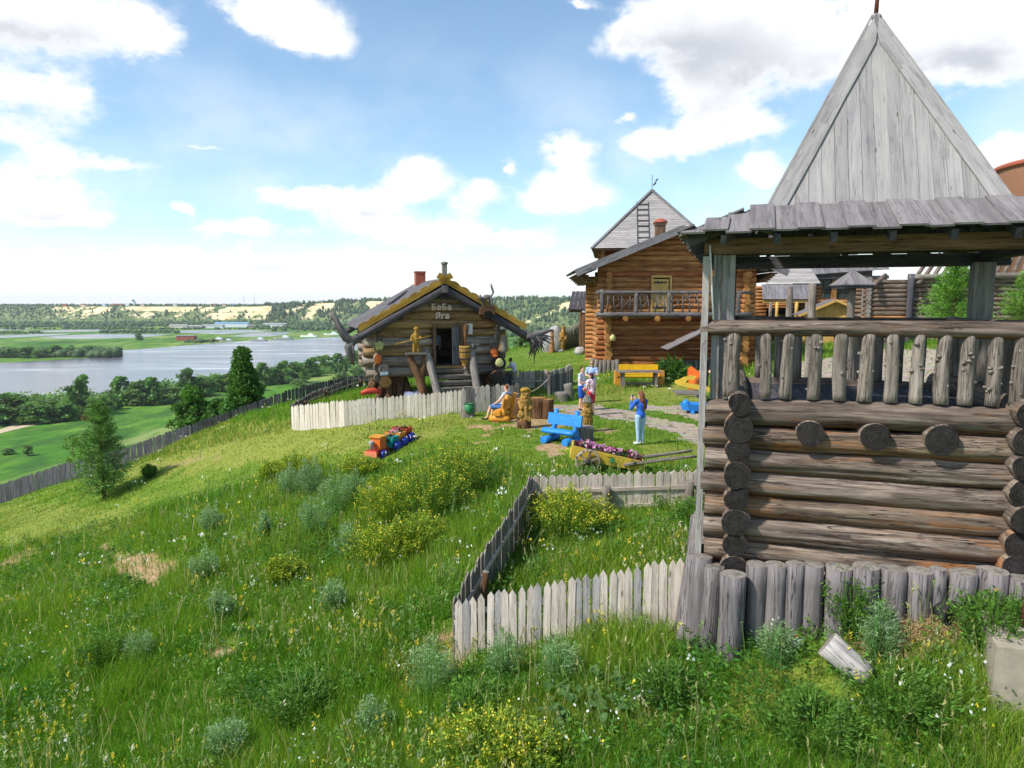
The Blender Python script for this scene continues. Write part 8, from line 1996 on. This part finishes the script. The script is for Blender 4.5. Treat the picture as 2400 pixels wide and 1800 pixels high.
def straw():
    r = np.random.default_rng(9); n = 2600; q = [gp(px, py) for px, py in ((2150, 1455),)][0]
    a = r.uniform(0, 6.283, n); rr = r.random(n) ** .6; x = q.x + np.cos(a) * rr * .75; y = q.y + np.sin(a) * rr * .42; k = np.ones(n, bool); z = ground_np(x, y) + .02 + .10 * r.random(n) * (1 - rr)
    d = rdir(n, r); d[:, 2] *= .25; L = r.uniform(.06, .16, n)[:, None]; S = np.cross(d, [[0, 0, 1.0]]); S /= np.linalg.norm(S, axis=1, keepdims=True); S *= .004
    P = np.stack([x, y, z], -1); V = np.stack([P - d * L - S, P - d * L + S, P + d * L + S, P + d * L - S], 1).reshape(-1, 3)
    o = np_mesh('dry_straw', V, np.arange(n * 4).reshape(n, 4), MAT['petal'], vcol((.46, .36, .19), n, r)); tag(o, 'heap of dry straw at the foot of the tower base logs', 'straw', kind='stuff')
straw()
# petunias in the planters
def petunias(name, label, pts, rad, nf, nl, cols, seed, size=.045):
    r = np.random.default_rng(seed); o0 = pts[0]; t = thing(name, label, 'flowers', o0); i = r.integers(0, len(pts) - 1, nl); s = r.random(nl); A = np.array([p[:] for p in pts]) - np.array(o0)[None]
    def spread(n, up0, up1): i = r.integers(0, len(pts) - 1, n); s = r.random(n)[:, None]; P = A[i] * (1 - s) + A[i + 1] * s; P += r.normal(size=(n, 3)) * np.array([rad * .5, rad * .9, .02]); P[:, 2] += r.uniform(up0, up1, n); return P
    v, f = leaves(spread(nl, -.02, .12), np.full(nl, .05), r, up=.5, asp=.5); np_mesh('foliage', v, f, MAT['leaf'], vcol((.035, .075, .022), nl, r), t)
    P = spread(nf, .08, .17); cl = (vnoise(P[:, 0] * 1 + 20, P[:, 1] + 20, .22, seed) * len(cols) * .999).astype(int); P = np.repeat(P, 3, 0) + r.normal(size=(nf * 3, 3)) * .012
    v, f = leaves(P, np.full(nf * 3, size), r, up=1.2, asp=.8); np_mesh('blossom', v, f, MAT['petal'], np.repeat(np.repeat(np.array(cols)[cl], 3, 0) * r.uniform(.7, 1.15, (nf * 3, 1)), 4, 0), t)
cw = [CART + Matrix.Rotation(R(-4), 3, 'Z') @ CARTP(x, .36, .12) for x in (-.35, .1, .5, .9, 1.32)]
petunias('petunias', 'pink, lilac and dark red petunias filling the yellow cart', cw, .17, 190, 1500, [(.62, .25, .58), (.70, .34, .60), (.16, .012, .05), (.60, .22, .52), (.20, .02, .06), (.72, .42, .64)], 5)
for k, (b0, ln) in enumerate(WAGONS):
    ux = V3((math.cos(TRZ), math.sin(TRZ), 0)); pts = [b0 + ux * (ln * q) + V3((0, 0, .38)) for q in (.1, .5, .9)]
    petunias('planter_flowers', ('dark green seedlings in the teal train wagon', 'pink flowers in the tan train wagon', 'tall dark green plants in the red train wagon')[k], pts, .16, (6, 40, 6)[k], (420, 160, 600)[k], [(.75, .33, .48), (.8, .45, .6)], 30 + k, .05)

# --- trees
def crown_cloud(r, n_cl, shape, n_leaf, lsize, base, clr=.3, up=.5, asp=.55, dark=.3):
    """leaf clumps spread through a crown; shape(r) gives a clump centre and its radius"""
    parts = []
    for k in range(n_cl):
        c, rad = shape(k); d = r.normal(size=(n_leaf, 3)); d /= np.linalg.norm(d, axis=1, keepdims=True); P = np.array(c)[None] + d * (r.random((n_leaf, 1)) ** .45) * rad * np.array([1, 1, .75])
        v, f = leaves(P, np.full(n_leaf, lsize), r, up=up, asp=asp); cl = r.uniform(1 - dark, 1 + dark); parts.append((v, f, vcol(np.array(base) * cl, n_leaf, r, clr)))
    return merge(parts)
def limbs(mb, H, r0, n, r, top=.9, wide=.35):
    mb.tube([(0, 0, -.3), (.02 * H, 0, H * .3), (-.01 * H, .01 * H, H * .6), (0, 0, H * top)], [r0, r0 * .8, r0 * .5, r0 * .12], 9)
    for k in range(n):
        z = H * r.uniform(.2, .75); a = r.uniform(0, 6.283); L = H * wide * (1.1 - z / H); mb.tube([(0, 0, z), (math.cos(a) * L * .5, math.sin(a) * L * .5, z + L * .45), (math.cos(a) * L, math.sin(a) * L, z + L * .75)], [r0 * .4, r0 * .25, r0 * .06], 6)
def broad_tree(name, label, p, H, W_, base, seed, cone=.5, n_cl=70, n_leaf=90, lsize=.1, group=None, trunk=.12):
    r = np.random.default_rng(seed); t = thing(name, label, 'tree', p, r.uniform(0, 6), group)
    def shape(k):
        z = r.uniform(.08, 1.0); wr = (W_ / 2) * ((1 - z) ** (.6 + .35 * (cone > .9)) * cone + (1 - cone) * math.sqrt(max(0.02, 1 - (2 * z - 1) ** 2))) * (1 if z > .15 else .8); a = r.uniform(0, 6.283); q = r.uniform(.35, .95) * wr
        return (math.cos(a) * q, math.sin(a) * q, z * H * .96), W_ * r.uniform(.09, .16)
    V, F, Cc = crown_cloud(r, n_cl, shape, n_leaf, lsize, base); np_mesh('crown', V, F, MAT['leaf'], Cc, t)
    mb = MB(); limbs(mb, H, trunk, 9, r); mb.build('trunk', MAT['bark_brown'], t); return t
def pine(name, label, p, H, W_, seed, group=None, base=(.12, .25, .05), cat='pine tree', nb=13, lay=19, fat=1.25, brown=.03):
    r = np.random.default_rng(seed); t = thing(name, label, cat, p, r.uniform(0, 6), group); parts = []; mb = MB(); mb.tube([(0, 0, -.3), (.01, 0, H * .5), (0, 0, H * .98)], [.03 * H / 2 + .02, .02 * H / 2 + .012, .006], 8)
    for k in range(lay):
        q = (k + .5) / lay; z = H * (.04 + .95 * q); L = W_ / 2 * ((1 - q) ** .75 * .95 + .07) * (1 if q > .1 else .8)
        for b in range(nb if q < .8 else 6):
            a = r.uniform(0, 6.283); l = L * r.uniform(.55, 1.15); rise = l * r.uniform(.05, .45) + (.3 * l if q > .75 else 0); e = np.array([math.cos(a) * l, math.sin(a) * l, rise]); o = np.array([0, 0, z])
            if r.random() < .6: mb.tube([tuple(o), tuple(o + e * .6 - np.array([0, 0, .05 * l])), tuple(o + e)], [.014, .01, .003], 4)
            m = int(46 * fat * (l / L)); s = r.random(m) ** .6; P = o + e * s[:, None] + r.normal(size=(m, 3)) * .055 * (1 + .5 * l); od = e[None] / l + r.normal(size=(m, 3)) * .7 + np.array([0, 0, .35])
            v, f = leaves(P, np.full(m, .085 * (.8 + H * .06)), r, outd=od, asp=.16); c = np.array(base) * r.uniform(.65, 1.35)
            if r.random() < brown: c = np.array([.26, .13, .05])
            parts.append((v, f, vcol(c, m, r, .3)))
    V, F, Cc = merge(parts); np_mesh('crown', V, F, MAT['needle'], Cc, t); mb.build('trunk', MAT['bark_brown'], t); return t
pp = gp(245, 1168); pine('young_pine', 'young pine with a few brown twigs standing on the slope inside the brow fence', pp, 4.1, 2.7, 1, brown=.02)
b0 = at(575, 1012, 42.6); b0.z = G(b0.x, b0.y); broad_tree('poplar', 'tall dark green conical tree at the brow fence', b0, at(575, 815, 42.6).z - b0.z, 3.3, (.075, .185, .03), 2, 1.0, 170, 150, .10)
b1 = at(455, 1003, 46); b1.z = G(b1.x, b1.y); broad_tree('small_tree', 'shorter bushy tree beyond the brow fence left of the tall dark one', b1, at(455, 905, 46).z - b1.z, 3.0, (.085, .20, .034), 3, .35, 110, 130, .10)
b2 = at(512, 1008, 44.5); b2.z = G(b2.x, b2.y); broad_tree('small_tree', 'low dark bush filling the gap between the two brow trees', b2, at(512, 935, 44.5).z - b2.z, 2.2, (.07, .17, .03), 4, .3, 70, 120, .09)
b3 = at(172, 1090, 50); b3.z = G(b3.x, b3.y); broad_tree('sapling', 'airy light green sapling beyond the brow fence left of the pine', b3, at(172, 1015, 50).z - b3.z, 2.6, (.12, .23, .035), 5, .3, 34, 40, .09, trunk=.05)
tp = V3((20.3, 30, 0)); tp.z = G(20.3, 30); pine('larch', 'bright green young larch in front of the fortress wall', at(2232, 800, 30) * 1, at(2232, 602, 30).z - at(2232, 800, 30).z + .4, 2.9, 7, base=(.12, .28, .03), cat='larch tree', nb=14, lay=16, fat=1.5, brown=0)
pine('larch', 'bright green young larch cut by the right edge of the photo', at(2415, 815, 27), at(2400, 640, 27).z - at(2415, 815, 27).z + .3, 3.0, 8, base=(.13, .27, .035), cat='larch tree', nb=14, lay=15, fat=1.5, brown=0)
bp = gp(1585, 902); bp.y += 1.2; bp.z = G(bp.x, bp.y); bush('hawthorn_bush', 'green leafy bush in front of the log house wall', 'bush', bp, 2.3, 1.55, 60, 3200, .09, (.07, .16, .028), None, 0, seed=400, asp=.5, upright=.6)
bp = V3((15.6, 46.5, 0)); bp.z = G(15.6, 46.5); bush('hawthorn_bush', 'bright green bush at the right end of the log house', 'bush', bp, 1.9, 3.2, 50, 2600, .12, (.10, .21, .04), None, 0, seed=401, asp=.5, upright=.7)
bp = V3((3.0, 68, 0)); bp.z = G(3, 68); 

# river bank trees, each on the flood plain where its foot shows
def bank_trees():
    kinds = []
    for k, (base, cone, lab) in enumerate((((.125, .25, .064), .15, 'w'), ((.155, .29, .075), .2, 'b'), ((.18, .285, .105), .1, 'g'), ((.115, .23, .062), .5, 'p'))):
        r = np.random.default_rng(60 + k); n_cl = 46
        def shape(i):
            z = r.uniform(.06, 1); wr = .5 * ((1 - z) ** .6 * cone + (1 - cone) * math.sqrt(max(.05, 1 - (1.6 * z - .75) ** 2))); a = r.uniform(0, 6.283); q = r.uniform(.4, 1) * wr * .85; return (math.cos(a) * q, math.sin(a) * q, z * .93), r.uniform(.08, .15)
        V, F, Cc = crown_cloud(r, n_cl, shape, 46, .055, base, .22, dark=.38); mb = MB(); limbs(mb, 1.0, .03, 5, r); kinds.append(((V, F, Cc), mb))
    meshes = []
    for k, ((V, F, Cc), mb) in enumerate(kinds):
        c = np_mesh('crown', V, F, MAT['leaf'], Cc); tr = mb.build('trunk', MAT['bark_brown']); meshes.append((c.data, tr.data)); bpy.data.objects.remove(c); bpy.data.objects.remove(tr)
    T = [(20, 925, 990, 150, 0), (95, 938, 988, 120, 1), (150, 945, 985, 90, 0), (188, 880, 968, 72, 0), (232, 928, 972, 62, 1), (262, 925, 960, 50, 0), (292, 882, 948, 78, 0), (322, 892, 950, 62, 2), (362, 884, 948, 72, 0), (402, 906, 946, 62, 2), (440, 863, 932, 55, 3), (478, 882, 928, 72, 1), (522, 876, 918, 72, 1), (548, 872, 908, 62, 0), (585, 862, 905, 60, 1),
         (622, 850, 902, 62, 0), (660, 846, 896, 62, 0), (690, 850, 898, 70, 0), (726, 838, 882, 62, 0), (760, 832, 874, 62, 1), (796, 828, 870, 52, 0), (832, 822, 864, 52, 0), (866, 820, 858, 52, 1), (704, 888, 912, 52, 2), (800, 872, 922, 46, 2), (838, 860, 918, 56, 2), (856, 880, 928, 52, 2), (742, 895, 910, 26, 2), (610, 893, 915, 34, 2), (65, 1042, 1068, 26, 2), (20, 1050, 1065, 30, 2),
         (20, 815, 838, 60, 0), (62, 812, 838, 62, 0), (100, 817, 838, 50, 1), (135, 809, 836, 56, 0), (168, 815, 836, 50, 0), (200, 810, 832, 52, 0), (236, 815, 831, 40, 0), (327, 779, 797, 20, 0), (905, 815, 855, 50, 0), (945, 812, 850, 50, 1), (1290, 775, 800, 40, 2), (1255, 778, 806, 36, 1), (1320, 770, 800, 44, 2), (-40, 930, 990, 120, 0), (1235, 780, 810, 30, 1), (1180, 790, 830, 40, 0), (1220, 785, 815, 40, 2)]
    KL = ('round dark willow', 'bushy green alder', 'grey green willow bushe', 'slim dark poplar')
    places = lambda px, py: 'right of the hut' if px > 1100 else 'behind the hut' if px > 880 else 'on the far spit of land' if py < 840 else 'out on the green meadow' if py > 1030 or (600 < px and py > 905) else 'on the near river bank'
    T.sort(key=lambda q: q[0]); seen = {}
    rows = []
    for px, y0, y1, w, k in T:
        near = px > 1100; D = None
        if near: p = at(px, y1, 95 if px > 1200 else 110); p.z = float(ground_np([p.x], [p.y])[0]); H = at(px, y0, p.y).z - p.z
        else: p = plane(px, y1, VALLEY); H = at(px, y0, p.y).z - p.z
        W_ = w / FPX * p.y * 1.08; rows.append((px, y1, w, k, p, H, W_))
    for i, (px, y1, w, k, p, H, W_) in enumerate(rows):
        pl = places(px, y1); key = (KL[k], pl); n = seen.get(key, 0); seen[key] = n + 1; tot = sum(1 for q in rows if (KL[q[3]], places(q[0], q[1])) == key)
        o = ('first', 'second', 'third', 'fourth', 'fifth', 'sixth', 'seventh', 'eighth', 'ninth', 'tenth', 'eleventh', 'twelfth', 'thirteenth', 'fourteenth', 'fifteenth', 'sixteenth', 'seventeenth', 'eighteenth', 'nineteenth', 'twentieth')[n]
        lb = (f'{o} from left of the ' + KL[k] + 's ' + pl) if tot > 1 else f'{KL[k]} {pl}'.replace('bushe ', 'bush ')
        t = thing(('willow', 'alder', 'willow', 'poplar')[k], lb, 'tree', p, random.uniform(0, 6), 'trees along the river'); t.scale = (W_, W_, max(H, 1.5))
        for nm, me in zip(('crown', 'trunk'), meshes[k]): c = bpy.data.objects.new(nm, me); COL.objects.link(c); c.parent = t
    # dense low thicket between them
    r = np.random.default_rng(77); parts = []
    for (x0, x1, ya0, ya1, yb0, yb1, n) in [(-120, 300, 955, 990, 925, 952, 230), (300, 600, 922, 952, 876, 905, 210), (600, 900, 880, 905, 838, 864, 190), (900, 1000, 845, 862, 820, 840, 40), (-80, 275, 828, 838, 825, 831, 150)]:
        for _ in range(n):
            q = r.random(); px = x0 + (x1 - x0) * q; py = r.uniform(ya0, ya1) * (1 - q) + r.uniform(yb0, yb1) * q; p = plane(px, py, VALLEY); h = r.uniform(3.0, 6.5) * (.8 if py < 840 else 1)
            m = 70; d = r.normal(size=(m, 3)); d /= np.linalg.norm(d, axis=1, keepdims=True); P = np.array(p)[None] + np.array([0, 0, h * .42]) + d * r.random((m, 1)) ** .4 * np.array([h * .75, h * .75, h * .5]); P[:, 2] = np.maximum(P[:, 2], VALLEY)
            v, f = leaves(P, np.full(m, .075 * h + .25), r, up=.5, asp=.55); parts.append((v, f, vcol(np.array([.15, .27, .08]) * r.uniform(.7, 1.5), m, r, .25)))
    V, F, Cc = merge(parts); o = np_mesh('riverside_thicket', V, F, MAT['leaf'], Cc); tag(o, 'dense low willow thicket along the river banks', 'thicket', kind='stuff')
bank_trees()

# ------------------------------------------------------------------ air between here and the far bank
def haze():
    mb = MB(); x0, x1, y0, y1, z0, z1 = -3600, 3600, -70, 5200, VALLEY - 4, 60
    mb.box(((x0 + x1) / 2, (y0 + y1) / 2, (z0 + z1) / 2), (x1 - x0, y1 - y0, z1 - z0))
    m = bpy.data.materials.new('air'); m.use_nodes = True; nt = m.node_tree; nt.nodes.clear(); out = nt.nodes.new('ShaderNodeOutputMaterial'); v = nt.nodes.new('ShaderNodeVolumePrincipled')
    v.inputs['Color'].default_value = (.90, .95, 1, 1); v.inputs['Density'].default_value = HAZE; v.inputs['Anisotropy'].default_value = .2; nt.links.new(v.outputs[0], out.inputs['Volume'])
    o = mb.build('haze', m); tag(o, 'thin summer haze over the river valley', 'haze', kind='stuff')
HAZE = .00009
haze()
